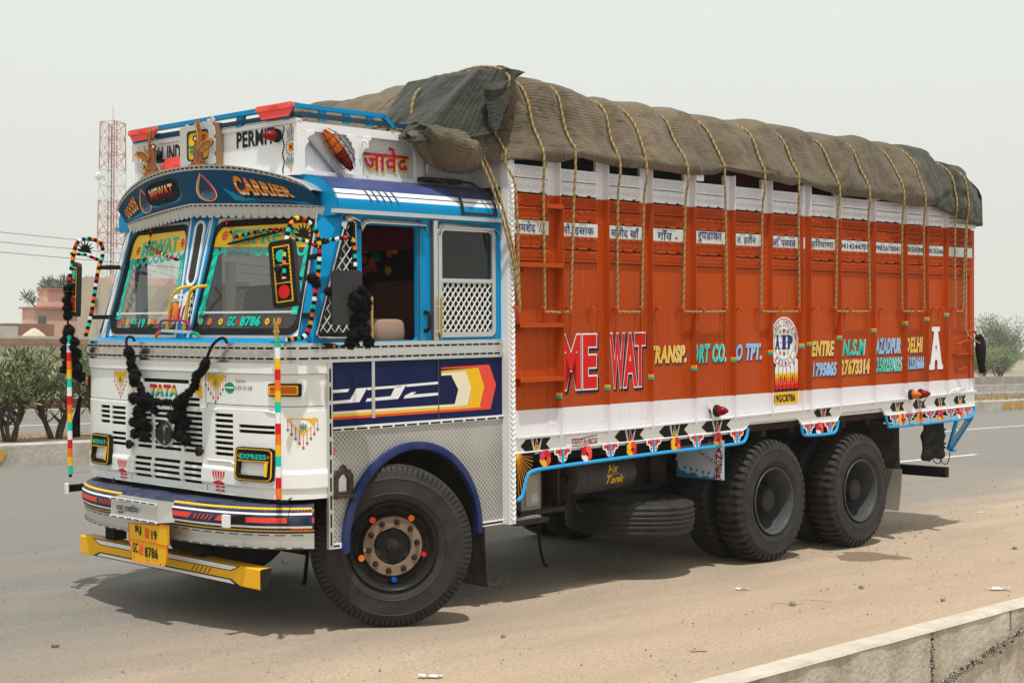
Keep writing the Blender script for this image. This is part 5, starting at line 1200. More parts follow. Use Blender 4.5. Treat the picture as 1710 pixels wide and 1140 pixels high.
for x0, x1 in ((.70, .775), (1.0, 1.09)): k.tube(curve([(x0, .31, 2.90), (x0 + .02, .20, 2.885), (x0 + .045, .09, 2.82), (x1 - .01, .035, 2.745), (x1, .018, 2.655)], 6), .010, BKS, 6)
for i, (y, z) in enumerate(((.20, 2.885), (.135, 2.855), (.085, 2.81), (.05, 2.765), (.02, 2.66))): k.tube([(.72 + .012 * i, y - .004, z), (1.03 + .014 * i, y - .004, z)], .004 if i < 4 else .009, BKS, 5)
k.box((.66, .28, 2.885), (1.02, .345, 2.915), BKS); k.obj('roof_step', T)
# ---------------------------------------------------------- painted crown board above the windscreens
def V(u, v, h):
    a = abs(u); B = Vector((-.5 + .205 * a ** 1.3, YC - 1.145 * u, 2.67 - .02 * u * u + .035 * (1 - a) ** 1.5)); T_ = Vector((-.57 + .18 * u * u, YC - 1.125 * u, 2.755 + .210 * max(0, 1 - a ** 2.1) ** .75))
    p = B * (1 - v) + T_ * v; n = Vector((-1, -.28 * u * (1 + a), .25)).normalized(); return tuple(p + n * h)
k = MB(); N = 60; vs = []
for i in range(N + 1):
    u = -1 + 2 * i / N
    for v in (0, .25, .5, .75, 1): vs.append(V(u, v, 0))
    p = V(u, 1, 0); vs += [(p[0] + .02, p[1], p[2] + .004), (min(-.2, p[0] + .20), p[1], min(p[2], 2.865) - .01)]
fs = [(7 * i + j, 7 * i + 7 + j, 7 * i + 8 + j, 7 * i + 1 + j) for i in range(N) for j in range(6)]
k.add(vs, fs, VISB); cb = k.obj('crown_board', T)
for i, p in enumerate(cb.data.polygons):
    if i % 6 >= 4: p.material_index = 1
cb.data.materials.append(ALU)
k = MB()
def vline(k, v0, v1, h, u0, u1, m, n=60):
    vs = []
    for i in range(n + 1): u = u0 + (u1 - u0) * i / n; vs += [V(u, v0, h), V(u, v1, h)]
    k.add(vs, [(2 * i, 2 * i + 2, 2 * i + 3, 2 * i + 1) for i in range(n)], m)
vline(k, -.015, .095, .006, -1, 1, ALU); vline(k, .905, 1.03, .006, -1, 1, ALU)
L_ = [0]; 
def dashes(k, v0, v1, step, m):
    P = [V(-1 + 2 * i / 600, (v0 + v1) / 2, 0) for i in range(601)]; acc = 0; last = 0; on = True; start = 0
    for i in range(1, 601):
        acc += (Vector(P[i]) - Vector(P[i - 1])).length
        if acc > step * (.58 if on else .42):
            if on: vline(k, v0, v1, .0085, -1 + 2 * start / 600, -1 + 2 * i / 600, m, 3)
            on = not on; start = i; acc = 0
dashes(k, .022, .055, .046, BLACK); dashes(k, .945, .985, .046, BLACK)
vline(k, .062, .092, .0075, -1, 1, paint('trim_pale', (.62, .60, .60), .4, .1)); k.obj('riveted_beading', cb, False, kind='stuff')
# scalloped fringe
k = MB(); N = 34; P = []
for i in range(N * 8 + 1):
    u = -1 + 2 * i / (N * 8); p = Vector(V(u, 0, .004)); ph = (i % 8) / 8; d = .052 + .016 * math.sin(PI * ph) ** .7 if ph else .046
    P.append((p, d))
vs = []; 
for p, d in P: vs += [tuple(p), (p.x + .012, p.y, p.z - d)]
k.add(vs, [(2 * i, 2 * i + 2, 2 * i + 3, 2 * i + 1) for i in range(len(P) - 1)], ALU); k.obj('scalloped_fringe', cb)
k = MB()
LETT = [(.0, BLACK), (.12, CREAM), (.30, WHITE), (1.2, ORG)]
LB = [(.14, CREAM), (.52, paint('letter_orange', (.72, .25, .02), .35, .03)), (.62, CREAM), (1.2, paint('letter_orange', (.72, .25, .02), .35, .03))]
MRF = [(.35, MAROON), (.55, RED2), (.75, paint('letter_orange', (.72, .25, .02), .35, .03)), (1.2, CREAM)]
# lighter swooshes behind words
k.plate([(.30, .50), (.38, .18), (.50, .12), (.93, .12), (.90, .22), (.55, .20), (.42, .30)], V, .002, VISL)
k.plate([(-.97, .18), (-.80, .14), (-.66, .16), (-.66, .26), (-.82, .22), (-.95, .26)], V, .002, VISL)
def slantbox(u0, u1, b0, b1, t0, t1): return lambda a, b: (a, (b0 + (b1 - b0) * a_(a, u0, u1)) * (1 - b) + (t0 + (t1 - t0) * a_(a, u0, u1)) * b)
def a_(a, u0, u1): return min(1.05, max(-.05, (a - u0) / (u1 - u0)))
def boldword(txt, u0, u1, b0, b1, t0, t1, bands, shear):
    W_ = slantbox(u0, u1, b0, b1, t0, t1); mp = lambda u, v, h: V(*W_(u, v), h)
    banded(k, txt, u0, u1, 0, 1, mp, .003, bands, .055, shear, shadow=BLACK, sh=(.010, -.13)); text(k, txt, u0, u1, 0, 1, mp, .0035, RED2, .06, shear)
    banded(k, txt, u0 + .003, u1 - .003, .03, .97, mp, .0045, bands, .045, shear)
boldword('CARRIER', .415, .84, .29, .33, .80, .62, LB, -.18)
boldword('GOODS', -.93, -.70, .22, .34, .60, .80, LB, -.25)
k.plate([( -.315 + x_ * 1, .50 + z_ ) for x_, z_ in [(.235 * math.copysign(abs(math.cos(a)) ** .5, math.cos(a)), .30 * math.copysign(abs(math.sin(a)) ** .6, math.sin(a))) for a in [2 * PI * i / 40 for i in range(40)]]], V, .002, VISL)
k.plate([( -.315 + x_, .535 + z_ ) for x_, z_ in [(.225 * math.copysign(abs(math.cos(a)) ** .5, math.cos(a)), .27 * math.copysign(abs(math.sin(a)) ** .6, math.sin(a))) for a in [2 * PI * i / 40 for i in range(40)]]], V, .006, RUBBER)
k.plate([( -.315 + x_, .535 + z_ ) for x_, z_ in [(.195 * math.copysign(abs(math.cos(a)) ** .5, math.cos(a)), .21 * math.copysign(abs(math.sin(a)) ** .6, math.sin(a))) for a in [2 * PI * i / 40 for i in range(40)]]], V, .008, BLACK)
banded(k, 'MEWAT', -.47, -.16, .40, .67, V, .010, MRF, .05, .0)
for uc, sx_ in ((.165, 1), (-.60, -1)):
    O_ = []; I_ = []
    for i in range(33):
        t = i / 32; a = 2 * PI * t; r = math.sin(a / 2) ** 1.25
        O_.append((uc + sx_ * (.105 * math.sin(a) * r - .02 * (1 + math.cos(a)) / 2 * .8), .50 - .34 * -math.cos(a))); I_.append((uc + sx_ * (.080 * math.sin(a) * r - .02 * (1 + math.cos(a)) / 2 * .8), .49 - .29 * -math.cos(a)))
    W0 = [(uc + (p[0] - uc) * 1.12, .5 + (p[1] - .5) * 1.03) for p in O_]
    for i in range(32):
        k.add([V(W0[i][0], W0[i][1], .002), V(W0[i + 1][0], W0[i + 1][1], .002), V(I_[i + 1][0], I_[i + 1][1], .002), V(I_[i][0], I_[i][1], .002)], [(0, 1, 2, 3)], CREAM)
        m_ = RED if (i < 16) == (sx_ > 0) else paint('letter_orange', (.72, .25, .02), .35, .03)
        k.add([V(O_[i][0], O_[i][1], .0035), V(O_[i + 1][0], O_[i + 1][1], .0035), V(I_[i + 1][0], I_[i + 1][1], .0035), V(I_[i][0], I_[i][1], .0035)], [(0, 1, 2, 3)], m_)
    k.plate([(uc + .055 * math.cos(a), .30 + .12 * math.sin(a)) for a in [2 * PI * i / 20 for i in range(20)]], V, .0015, VISL); text(k, 'UPA', uc - .03, uc + .03, .30, .42, V, .003, MAROON, .03)
k.obj('crown_lettering', cb, False)
# ---------------------------------------------------------- headboard over the cab
HY = .353; HX = -.343; HF = FRONT(HX); HS = SIDE(HY)
k = MB(); k.box((HX, HY + .02, 2.872), (-.30, 2 * YC - HY - .02, 3.20), WHITE); hb = k.obj('headboard', T, False)
k = MB(); k.box((HX - .012, HY, 2.868), (HX + .02, HY + .035, 3.212), WHITE); k.box((HX - .012, 2 * YC - HY - .035, 2.868), (HX + .02, 2 * YC - HY, 3.212), WHITE); k.box((HX - .016, HY, 3.196), (HX + .03, 2 * YC - HY, 3.226), WHITE)
# side frame
k.box((HX + .02, HY + .03, 2.872), (1.21, HY + .05, 3.19), WHITE2)
k.box((HX + .02, HY, 3.150), (.72, HY + .03, 3.205), WHITE); k.box((HX + .02, HY, 2.874), (.72, HY + .03, 2.900), WHITE)
for a, b in ((HX + .02, -.292), (.118, .180), (.650, .722)): k.box((a, HY + .001, 2.90), (b, HY + .03, 3.150), WHITE)
BR = [(0, 0), (.075, 0), (.072, -.018), (.055, -.022), (.05, -.04), (.032, -.044), (.028, -.075), (.012, -.082), (0, -.11)]
for cx, sg in ((-.292, 1), (.118, -1), (.180, 1), (.650, -1)):
    P = [(cx + sg * a, 3.150 + b) for a, b in BR]; k.plate(P if sg < 0 else P[::-1], HS, .004, WHITE, side=WHITE)
for j in range(4):
    z0 = 2.895 + j * .075; k.hexa([(.725, HY + .03, z0), (1.19, HY + .03, z0), (1.19, HY + .045, z0), (.725, HY + .045, z0), (.725, HY - .0, z0 + .03), (1.19, HY, z0 + .03), (1.19, HY + .045, z0 + .06), (.725, HY + .045, z0 + .06)], WHITE)
for y in (2 * YC - HY - .02,): k.box((HX + .02, y - .01, 2.872), (1.21, y + .02, 3.19), WHITE2)
k.obj('headboard_frame', T, False)
k = MB(); k.plate(rrect(.183, .648, 2.905, 3.148, .002, 1), lambda u, v, h: HS(u, v, h - .028), .002, PLATEM)
LATS = paint('lattice_grey', (.42, .43, .40), .5, .1)
for sg in (-1, 1):
    for i in range(26):
        x = .183 + i * .028; pts = [(x, 2.906), (x + sg * .20, 3.146)]
        # clip to the panel
        (xa, za), (xb, zb) = pts
        def atx(X): return za + (X - xa) * (zb - za) / (xb - xa)
        if sg > 0: 
            if xa > .647: continue
            if xb > .647: xb, zb = .647, atx(.647)
        else:
            xa2 = x
            if xa2 > .647: 
                za2 = atx(.647); 
                if za2 > 3.14: continue
                xa, za = .647, za2
            if xb < .184: zb = za + (.184 - xa) * (zb - za) / (xb - xa); xb = .184
        if abs(xb - xa) > .01: k.tube([(xa, HY + .026, za), (xb, HY + .026, zb)], .0022, LATS, 3)
nm = k.obj('name_panel', T, False)
k = MB(); HN = lambda u, v, h: (u, HY + .022 - h, v)
text(k, 'जावेद', .215, .615, 2.915, 3.090, HN, .001, YEL, .018); text(k, 'जावेद', .205, .60, 2.930, 3.100, HN, .004, paint('name_crimson', (.42, .01, .05), .4, .05), .018); k.obj('lettering', nm, False)
# caged marker lamp leaning in the first bay
k = MB(); p0, p1 = Vector((-.150, HY - .015, 3.158)), Vector((.075, HY - .015, 2.930)); d = (p1 - p0).normalized(); sd = d.cross(Vector((0, 1, 0))).normalized()
k.beam(p0 + sd * -.062 + Vector((-.07, .02, 0)), p1 + sd * -.062 + Vector((-.02, .02, -.02)), .03, .03, paint('steel_strip', (.28, .29, .31), .4, .1), (0, 1, 0)); lo = k.obj('marker_lamp', T)
k = MB(); vs = []; L_ = (p1 - p0).length; n = 14
for i in range(n + 1):
    t = i / n; r = .046 * math.sin(PI * (.06 + .88 * t)) ** .55; c = p0 + d * L_ * t
    for j in range(10): a = 2 * PI * j / 10; vs.append(c + sd * r * math.cos(a) + Vector((0, -1, 0)) * r * .8 * math.sin(a))
    
fs = [(i * 10 + j, i * 10 + (j + 1) % 10, (i + 1) * 10 + (j + 1) % 10, (i + 1) * 10 + j) for i in range(n) for j in range(10)]
k.add(vs, [f for f in fs[:70]], LAMPO); k.add(vs, fs[70:], LAMPR); k.obj('lens', lo)
k = MB()
for off in (-.05, 0, .05): k.tube([p0 + sd * off * .5 + Vector((0, -.015, 0)), p0.lerp(p1, .2) + sd * off + Vector((0, -.052 + abs(off) * .4, 0)), p0.lerp(p1, .8) + sd * off + Vector((0, -.052 + abs(off) * .4, 0)), p1 + sd * off * .5 + Vector((0, -.015, 0))], .0028, STRAP, 4)
for t in (.15, .32, .5, .68, .85): c = p0.lerp(p1, t); k.tube([c + sd * .055 + Vector((0, 0, 0)), c + sd * .04 + Vector((0, -.046, 0)), c + sd * -.04 + Vector((0, -.046, 0)), c + sd * -.055], .0028, STRAP, 4)
k.obj('wire_cage', lo)
# front face paintings and lettering
FB = paint('lettering_black', (.014, .014, .016), .4, .05)
k = MB(); FM = lambda u, v, h: (HX - .001 - h, YC * 2 - u, v)   # u runs left to right as seen from the front
def FT(txt, yl, yr, z0, z1, **kw): text(k, txt, 2 * YC - yl, 2 * YC - yr, z0, z1, FM, .001, FB, .03, **kw)
FT('ALL.INDIA', 2.03, 1.583, 3.060, 3.175); FT('PERMIT', 1.012, .600, 3.085, 3.190)
for yc in (.430 + .0, 2.135):
    u0 = 2 * YC - yc; sg = 1 if yc < 1 else -1
    for q_ in range(8): a = q_ * PI / 4; k.plate(circ(u0 + .021 * math.cos(a), 3.048 + .021 * math.sin(a), .011, n=8), FM, .002, ORG if q_ % 2 else YEL)
    k.plate(circ(u0, 3.048, .010, n=8), FM, .003, BLACK)
    for q_ in range(18): a = q_ * PI / 9; c = (u0 + .050 * math.cos(a), 3.048 + .050 * math.sin(a)); k.plate([(c[0] - .012 * math.cos(a), c[1] - .012 * math.sin(a)), (c[0] + .004 * math.sin(a), c[1] - .004 * math.cos(a)), (c[0] + .012 * math.cos(a), c[1] + .012 * math.sin(a)), (c[0] - .004 * math.sin(a), c[1] + .004 * math.cos(a))], FM, .002, BLACK)
    for up_ in (1, -1):
        for i in range(5):
            x = u0 - .040 + i * .020; P = []; Q = []
            for j in range(9): t = j / 8; xx = x + .012 * math.sin(t * 5 + (0 if up_ > 0 else 2)) * 1; zz_ = 3.048 + up_ * (.055 + .105 * t * (1 - abs(i - 2) * .10)); w_ = .0045 * math.sin(PI * min(1, t + .12)); P.append((xx - w_, zz_)); Q.append((xx + w_, zz_))
            pl = P + Q[::-1]; k.plate(pl, FM, .0015, paint('leaf_dark', (.012, .035, .028), .4, .05))
        k.plate([(u0 - .006, 3.048 + up_ * .14), (u0, 3.048 + up_ * .125), (u0 + .006, 3.048 + up_ * .14), (u0, 3.048 + up_ * .165)], FM, .002, ORG)
    x = u0 - sg * .078; k.tube([FM(x + .008 * math.sin(z * 60), z, .001) for z in [2.885 + .01 * i for i in range(31)]], .0042, FB, 4)
k.obj('lettering', hb, False)
# projecting small lamps
def bullet(p, axis, r, L_, m, parent, name='side_lamp', shade=True):
    k = MB(); p = Vector(p); a = Vector(axis).normalized(); s1 = a.orthogonal().normalized(); s2 = a.cross(s1); vs = []
    pr = [(0, .9), (.15, 1), (.3, .98), (.6, .8), (.85, .5), (.97, .25), (1, .02)]
    for t, rr in pr:
        for j in range(14): th = 2 * PI * j / 14; vs.append(p + a * L_ * t + (s1 * math.cos(th) + s2 * math.sin(th)) * r * rr)
    k.add(vs, [(i * 14 + j, i * 14 + (j + 1) % 14, (i + 1) * 14 + (j + 1) % 14, (i + 1) * 14 + j) for i in range(6) for j in range(14)], m)
    vs = []
    for t, rr in ((-.25, 1.0), (-.1, 1.25), (.12, 1.2), (.13, .9)):
        for j in range(14): th = 2 * PI * j / 14; vs.append(p + a * L_ * t + (s1 * math.cos(th) + s2 * math.sin(th)) * r * rr)
    k.add(vs, [(i * 14 + j, i * 14 + (j + 1) % 14, (i + 1) * 14 + (j + 1) % 14, (i + 1) * 14 + j) for i in range(3) for j in range(14)] + [tuple(range(14))], RUBBER); return k.obj(name, parent)
bullet((HX - .02, .560, 3.130), (-1, .25, -.05), .036, .095, LAMPR, T); bullet((HX - .02, 1.935, 3.115), (-1, .35, .05), .030, .085, LAMPG, T)
# silver framed name board with birds
k = MB(); WOOD = paint('board_wood', (.30, .17, .09), .7, .3)
P = [(1.165, 2.995), (1.56, 2.995), (1.575, 3.02), (1.575, 3.26), (1.55, 3.275), (1.525, 3.268), (1.50, 3.285), (1.455, 3.270), (1.40, 3.275), (1.38, 3.298), (1.35, 3.275), (1.30, 3.285), (1.27, 3.272), (1.245, 3.30), (1.225, 3.285), (1.20, 3.31), (1.178, 3.30), (1.172, 3.28), (1.19, 3.262), (1.175, 3.23), (1.165, 3.19), (1.178, 3.17), (1.165, 3.15), (1.165, 3.08), (1.178, 3.06), (1.165, 3.03)]
FQ = lambda u, v, h: (HX - .06 - h, u, v)
PS = paint('board_silver', (.52, .51, .48), .45, .15); k.plate(P, FQ, .012, PS, holes=[rrect(1.235, 1.495, 3.03, 3.235, .03)[::-1]]); k.box((HX - .062, 1.16, 2.99), (HX - .01, 1.195, 3.27), WOOD); sb = k.obj('name_board', T)
k = MB(); k.plate(rrect(1.225, 1.505, 3.02, 3.245, .04), lambda u, v, h: FQ(u, v, h - .006), .016, GREYP, holes=[rrect(1.245, 1.485, 3.042, 3.222, .03)[::-1]]); k.plate(rrect(1.24, 1.49, 3.035, 3.23, .03), lambda u, v, h: FQ(u, v, h - .004), .006, YELS)
FR2 = lambda u, v, h: (HX - .062 - h, 2.73 - u, v); k.plate(rrect(1.245, 1.485, 3.128, 3.136, .001, 1), FQ, .004, GREEN); text(k, 'महारा', 1.262, 1.40, 3.055, 3.13, FR2, .003, GREEN, .03); text(k, 'शाह', 1.30, 1.46, 3.145, 3.205, FR2, .003, RED, .03)
k.obj('board_panel', sb, False)
def bird(yc, z0, s, flip, lab):
    k = MB(); f = -1 if flip else 1
    mp = lambda u, v, h: (HX - .10 - h, yc - f * u * s * 1.55, z0 + v * s)
    B = [(-.02, 0), (.05, .0), (.06, .04), (.10, .0), (.13, .02), (.10, .10), (.085, .18), (.10, .26), (.085, .34), (.055, .40), (.06, .46), (.045, .54), (.0, .58), (-.045, .56), (-.075, .50), (-.045, .50), (-.03, .44), (-.045, .34), (-.04, .22), (-.05, .12), (-.10, .03), (-.07, .0), (-.045, .03)]
    B = [(a * 1.35 - .01, b) for a, b in B]; k.plate(B, mp, .008, BIRD); k.tube([mp(a, b, .009) for a, b in B], .0022, BLACK, 4, closed=True)
    W1 = [(.02, .30), (.05, .42), (.04, .58), (.0, .74), (-.01, .86), (.03, .90), (.07, .80), (.10, .66), (.105, .50), (.09, .36)]
    k.plate(W1[::-1], lambda u, v, h: mp(u, v, h + .006), .006, BIRD)
    W2 = [(.04, .28), (.12, .40), (.24, .46), (.36, .46), (.40, .40), (.34, .32), (.22, .26), (.12, .20)]
    k.plate(W2[::-1], lambda u, v, h: mp(u, v, h + .010), .006, BIRD)
    for P_, n in ((W1, 7), (W2, 7)):
        for i in range(n): a = P_[i % len(P_)]; b = P_[(i + 1) % len(P_)]; c = ((a[0] + b[0]) / 2 * .94 + .06 * .07, (a[1] + b[1]) / 2 * .96 + .02); k.plate(circ(c[0], c[1], .012, n=6), lambda u, v, h: mp(u, v, h + .018), .001, YEL)
        k.tube([mp(p[0], p[1], .019) for p in P_[:8]], .0018, BLACK, 4); k.tube([mp(p[0] * .9 + .01, p[1] * .96 + .012, .019) for p in P_[:7]], .0022, YEL, 4)
    for i in range(8): k.plate([(-.03 + .01 * (i % 2), .06 + i * .045), (.05, .055 + i * .045), (.05, .062 + i * .045), (-.03, .067 + i * .045)], lambda u, v, h: mp(u, v, h + .009), .001, BLACK)
    k.plate(circ(-.03, .52, .030, n=10), lambda u, v, h: mp(u, v, h + .010), .002, WHITE); k.plate(circ(-.02, .52, .010, n=8), lambda u, v, h: mp(u, v, h + .013), .002, BLACK)
    k.box((HX - .13, yc - .12 * s * 2, z0 - .03), (HX - .07, yc + .12 * s * 2, z0 + .0), BIRD); return k.obj('bird_cutout', T, label=lab)
bird(1.315, 3.0, .33, False, 'brown cut-out bird in front of the name board'); bird(1.865, 2.99, .33, True, 'brown cut-out bird at the far end')
def coral(yl, yr, zt, zm, zb, inset, x):
    k = MB(); F_ = lambda u, v, h: (x - h, u, v); k.plate(rrect(yr, yl, zm, zt, .012, 3), F_, .02, CORAL); k.plate([(yr + inset, zb), (yl - inset, zb), (yl - .01, zm), (yr + .01, zm)] if zb < zm else [(yr + .01, zt), (yl - .01, zt), (yl - inset, zb), (yr + inset, zb)], F_, .012, CORAL)
    for y in (yl - .02, yr + .02): k.plate(circ(y, (zm + zt) / 2, .005, n=6), F_, .024, ALU)
    k.box((x - .0215, (yl + yr) / 2 - .05, (zm + zt) / 2 - .008), (x - .0202, (yl + yr) / 2 + .05, (zm + zt) / 2 + .008), RED2); return k.obj('coral_bracket', T)
coral(1.86, 1.44, 3.032, 3.005, 3.082, .07, HX - .03)
# blue roof rack rails
k = MB(); RY0, RY1 = HY, 2 * YC - HY; XR = HX - .012
k.box((XR - .03, RY0 - .01, 3.288), (XR + .01, RY1 + .01, 3.318), BLUE)
k.box((XR - .02, RY0 - .004, 3.238), (XR + .02, RY1 + .004, 3.262), DKBLUE); k.box((XR + .03, RY0 + .02, 3.222), (XR + .06, RY1 - .02, 3.238), DKBLUE)
for y in (.42, .93, 1.52, 2.18):
    k.hexa([(XR - .012, y, 3.222), (XR + .01, y, 3.222), (XR + .01, y + .07, 3.222), (XR - .012, y + .07, 3.222), (XR - .012, y - .03, 3.29), (XR + .01, y - .03, 3.29), (XR + .01, y + .05, 3.29), (XR - .012, y + .05, 3.29)], BLUE)
for y0 in (RY0 - .01, RY1 - .02):
    k.box((XR + .01, y0, 3.288), (.37, y0 + .03, 3.316), BLUE); k.beam((.36, y0 + .015, 3.303), (.45, y0 + .015, 3.235), .03, .026, BLUE)
    k.box((XR + .02, y0 + .004, 3.236), (.86, y0 + .026, 3.266), DKBLUE)
    for x in (-.18, .02, .22): k.box((x, y0 + .006, 3.222), (x + .06, y0 + .02, 3.290), BLUE)
k.obj('roof_rack_rail', T, False)
coral(.720, RY0 - .015, 3.322, 3.286, 3.236, .05, XR - .031); coral(2.255, 1.89, 3.310, 3.276, 3.232, .05, XR - .031)

# ---------------------------------------------------------- mirrors on striped arms
SC = [BLACK, ORG, BLACK, TEAL, BLACK, WHITE, BLACK, RED, BLACK, YEL]
def stripetube(P, r=.0145, step=.0245):
    k = MB(); Q = resample(P, step / 3); cols = [SC[(i // 3) % len(SC)] for i in range(len(Q) - 1)]; k.tube(Q, r, cols, 9); return k
AY = -.02
def arm(yv, far=False):
    a = lambda x, z, dy=0: (x, yv + dy, z)
    P = curve([a(-.735, 1.837), a(-.66, 1.842), a(-.60, 1.855), a(-.558, 1.915), a(-.521, 2.08), a(-.484, 2.29), a(-.484, 2.42), a(-.520, 2.51), a(-.63, 2.563), a(-.705, 2.51), a(-.729, 2.40), a(-.743, 2.28), a(-.745, 2.20)], 8) if not far else curve([a(-.60, 1.842), a(-.597, 1.87), a(-.554, 2.02), a(-.503, 2.30), a(-.462, 2.43), a(-.476, 2.515), a(-.572, 2.546), a(-.667, 2.508), a(-.706, 2.36), a(-.736, 2.19), a(-.742, 2.12)], 8)
    o = stripetube(P).obj('mirror_arm', T)
    k = stripetube([a(-.72, 2.435), a(-.60, 2.43), a(-.49, 2.395)], .011); k.obj('mirror_arm_brace', o)
    k = MB(); yb = .19 if not far else 2.41
    for x0, z in ((-.485, 2.34), (-.545, 1.98)): k.beam(a(x0, z), (x0 + .10 + .0, yb, z), .03, .03, STRAP)
    k.obj('mirror_bracket', o)
    k = MB(); c = (-.60, 2.46)                # leaf cut-out in the loop
    P = []
    for i in range(14): th = PI * .05 + PI * .9 * i / 13; r = .075 if i % 2 else .035; P.append((c[0] + r * math.cos(th), c[1] + .0 + r * math.sin(th)))
    k.plate([(c[0] - .05, c[1] - .01), (c[0] + .05, c[1] - .02)] + P, lambda u, v, h: (u, yv - h, v), .006, STRAP); k.obj('leaf_cutout', o)
    return o
arm(-.02); arm(2.52, True)
def mirror(c, yaw, tilt, w_, h_, near):
    M_ = Matrix.Translation(c) @ Matrix.Rotation(yaw, 4, 'Z') @ Matrix.Rotation(tilt, 4, 'X')
    mp = lambda u, v, h: tuple(M_ @ Vector((-h, u, v)))      # the face towards the front of the truck
    k = MB(); k.plate(rrect(-w_ / 2, w_ / 2, -h_ / 2, h_ / 2, .03), mp, .03, RUBBER, side=GREYP); o = k.obj('wing_mirror', T)
    k = MB(); a, b = w_ * .34, h_ * .42
    k.plate([(-a, -b), (a, -b), (a, b), (-a, b)], mp, .0312, YEL); k.plate([(-a + .008, -b + .008), (a - .008, -b + .008), (a - .008, b - .008), (-a + .008, b - .008)], mp, .0322, BLACK)
    for z in (-b * .32, b * .32): k.plate([(-a, z - .003), (a, z - .003), (a, z + .003), (-a, z + .003)], mp, .0335, YEL)
    for i in range(14):
        for sg in (-1, 1): z = -b + .012 + i * (2 * b - .02) / 14; k.plate([(sg * (a - .008) - .004, z), (sg * (a - .008) + .004, z), (sg * (a - .008) + .004, z + .008), (sg * (a - .008) - .004, z + .008)], mp, .0335, YEL if 1 else BLACK)
    k.plate(circ(0, b * .64, a * .62, b * .22, 18), mp, .034, TEAL); k.plate(circ(0, -b * .64, a * .66, b * .24, 18), mp, .034, RED); k.plate([(-.012, -b * .22), (.012, -b * .22), (.012, b * .05), (-.012, b * .05)], mp, .034, RED)
    k.obj('mirror_painting', o, False)
    k = MB(); k.lathe([(0, .018), (-.03, .022), (-.05, .018), (-.055, .001)], RUBBER, 12, 'X', mp(0, b * .18, .03)); k.plate(rrect(-w_ / 2 + .015, w_ / 2 - .015, -h_ / 2 + .015, h_ / 2 - .015, .02), lambda u, v, h: mp(u, v, -h), .004, CHROME, side=CHROME); k.obj('mirror_ball_joint', o)
mirror((-.715, .0, 2.228), .18, -.10, .20, .40, True)
mirror((-.69, 2.47, 2.18), -.25, .13, .19, .38, False)
# side mirror in front of the door window
k = MB(); k.tube(curve([(-.42, .05, 2.43), (-.42, -.10, 2.44), (-.37, -.16, 2.45), (-.335, -.17, 2.42), (-.325, -.17, 2.30), (-.325, -.17, 2.16)], 8), .01, STRAP, 6); 
k2 = stripetube(curve([(-.42, .02, 2.435), (-.42, -.10, 2.44), (-.37, -.16, 2.45), (-.335, -.17, 2.42), (-.325, -.17, 2.30), (-.325, -.17, 2.12)], 8), .012); ar = k2.obj('mirror_arm', T)
k = MB(); k.beam((-.45, .05, 2.42), (-.42, -.02, 2.435), .05, .03, STRAP); k.obj('mirror_bracket', ar)
k = MB(); M_ = Matrix.Translation((-.385, -.15, 2.085)) @ Matrix.Rotation(-.35, 4, 'Z'); k.plate(rrect(-.095, .095, -.165, .165, .025), lambda u, v, h: tuple(M_ @ Vector((u, -h, v))), .035, GREYP); k.obj('side_mirror', T)
k = stripetube([(-.36, .02, 1.79), (-.36, -.10, 1.79), (-.27, -.14, 1.80)], .011); k.beam((-.38, .06, 1.80), (-.36, .0, 1.79), .05, .03, STRAP); k.obj('mirror_arm', T, label='short lower mirror arm')
# striped width poles at both front corners
PCOL = [RED, ORG, YEL, TEAL, WHITE]
def pole(x, y, z0, z1, n, lab, tip):
    k = MB(); P = [(x, y, z1 - (z1 - z0) * i / n) for i in range(n + 1)]; cols = [[TEAL, WHITE, YEL][i] if i < 3 else PCOL[(i - 3) % 5] for i in range(n)] if tip else [[TEAL, WHITE][i] if i < 2 else PCOL[(i - 2) % 5] for i in range(n)]
    k.tube(P, .0175, cols, 12); k.tube([(x, y, z0), (x, y, z0 - .02)], .012, STRAP, 8); o = k.obj('striped_pole', T, label=lab); return o
pole(-.800, -.02, .895, 1.855, 15, 'red orange yellow green and white pole at the near corner', True); pole(-.748, 2.50, .86, 1.855, 16, 'striped pole at the far corner', False)
k = MB(); k.tube(curve([(-.748, 2.50, .86), (-.70, 2.5, .875), (-.60, 2.50, .87)], 4), .004, ALU, 5); k.tube(curve([(-.8, -.02, .885), (-.70, .05, .86), (-.60, .12, .87)], 4), .005, STRAP, 5); k.tube([(-.8, -.02, 1.82), (-.66, .14, 1.80)], .006, STRAP, 5); k.obj('pole_wire', T)
k = MB(); c = (-.812, -.03); f = lambda u, v, h: (c[0] - h, c[1] - u, v)
for cx, cz, r in ((0, 1.905, .020), (-.014, 1.935, .012), (.014, 1.935, .012), (0, 1.875, .016), (-.018, 1.885, .010), (.018, 1.885, .010)): k.plate(circ(cx, cz, r, n=12), f, .006, BRASS, holes=[circ(cx, cz, r * .5, n=8)[::-1]])
k.tube([(c[0], c[1], 1.86), (c[0], c[1], 1.83)], .007, BRASS, 8); k.plate(circ(-.018, 1.955, .006, .014, 8), f, .005, BRASS); k.plate(circ(.018, 1.955, .006, .014, 8), f, .005, BRASS); k.obj('brass_finial', T)

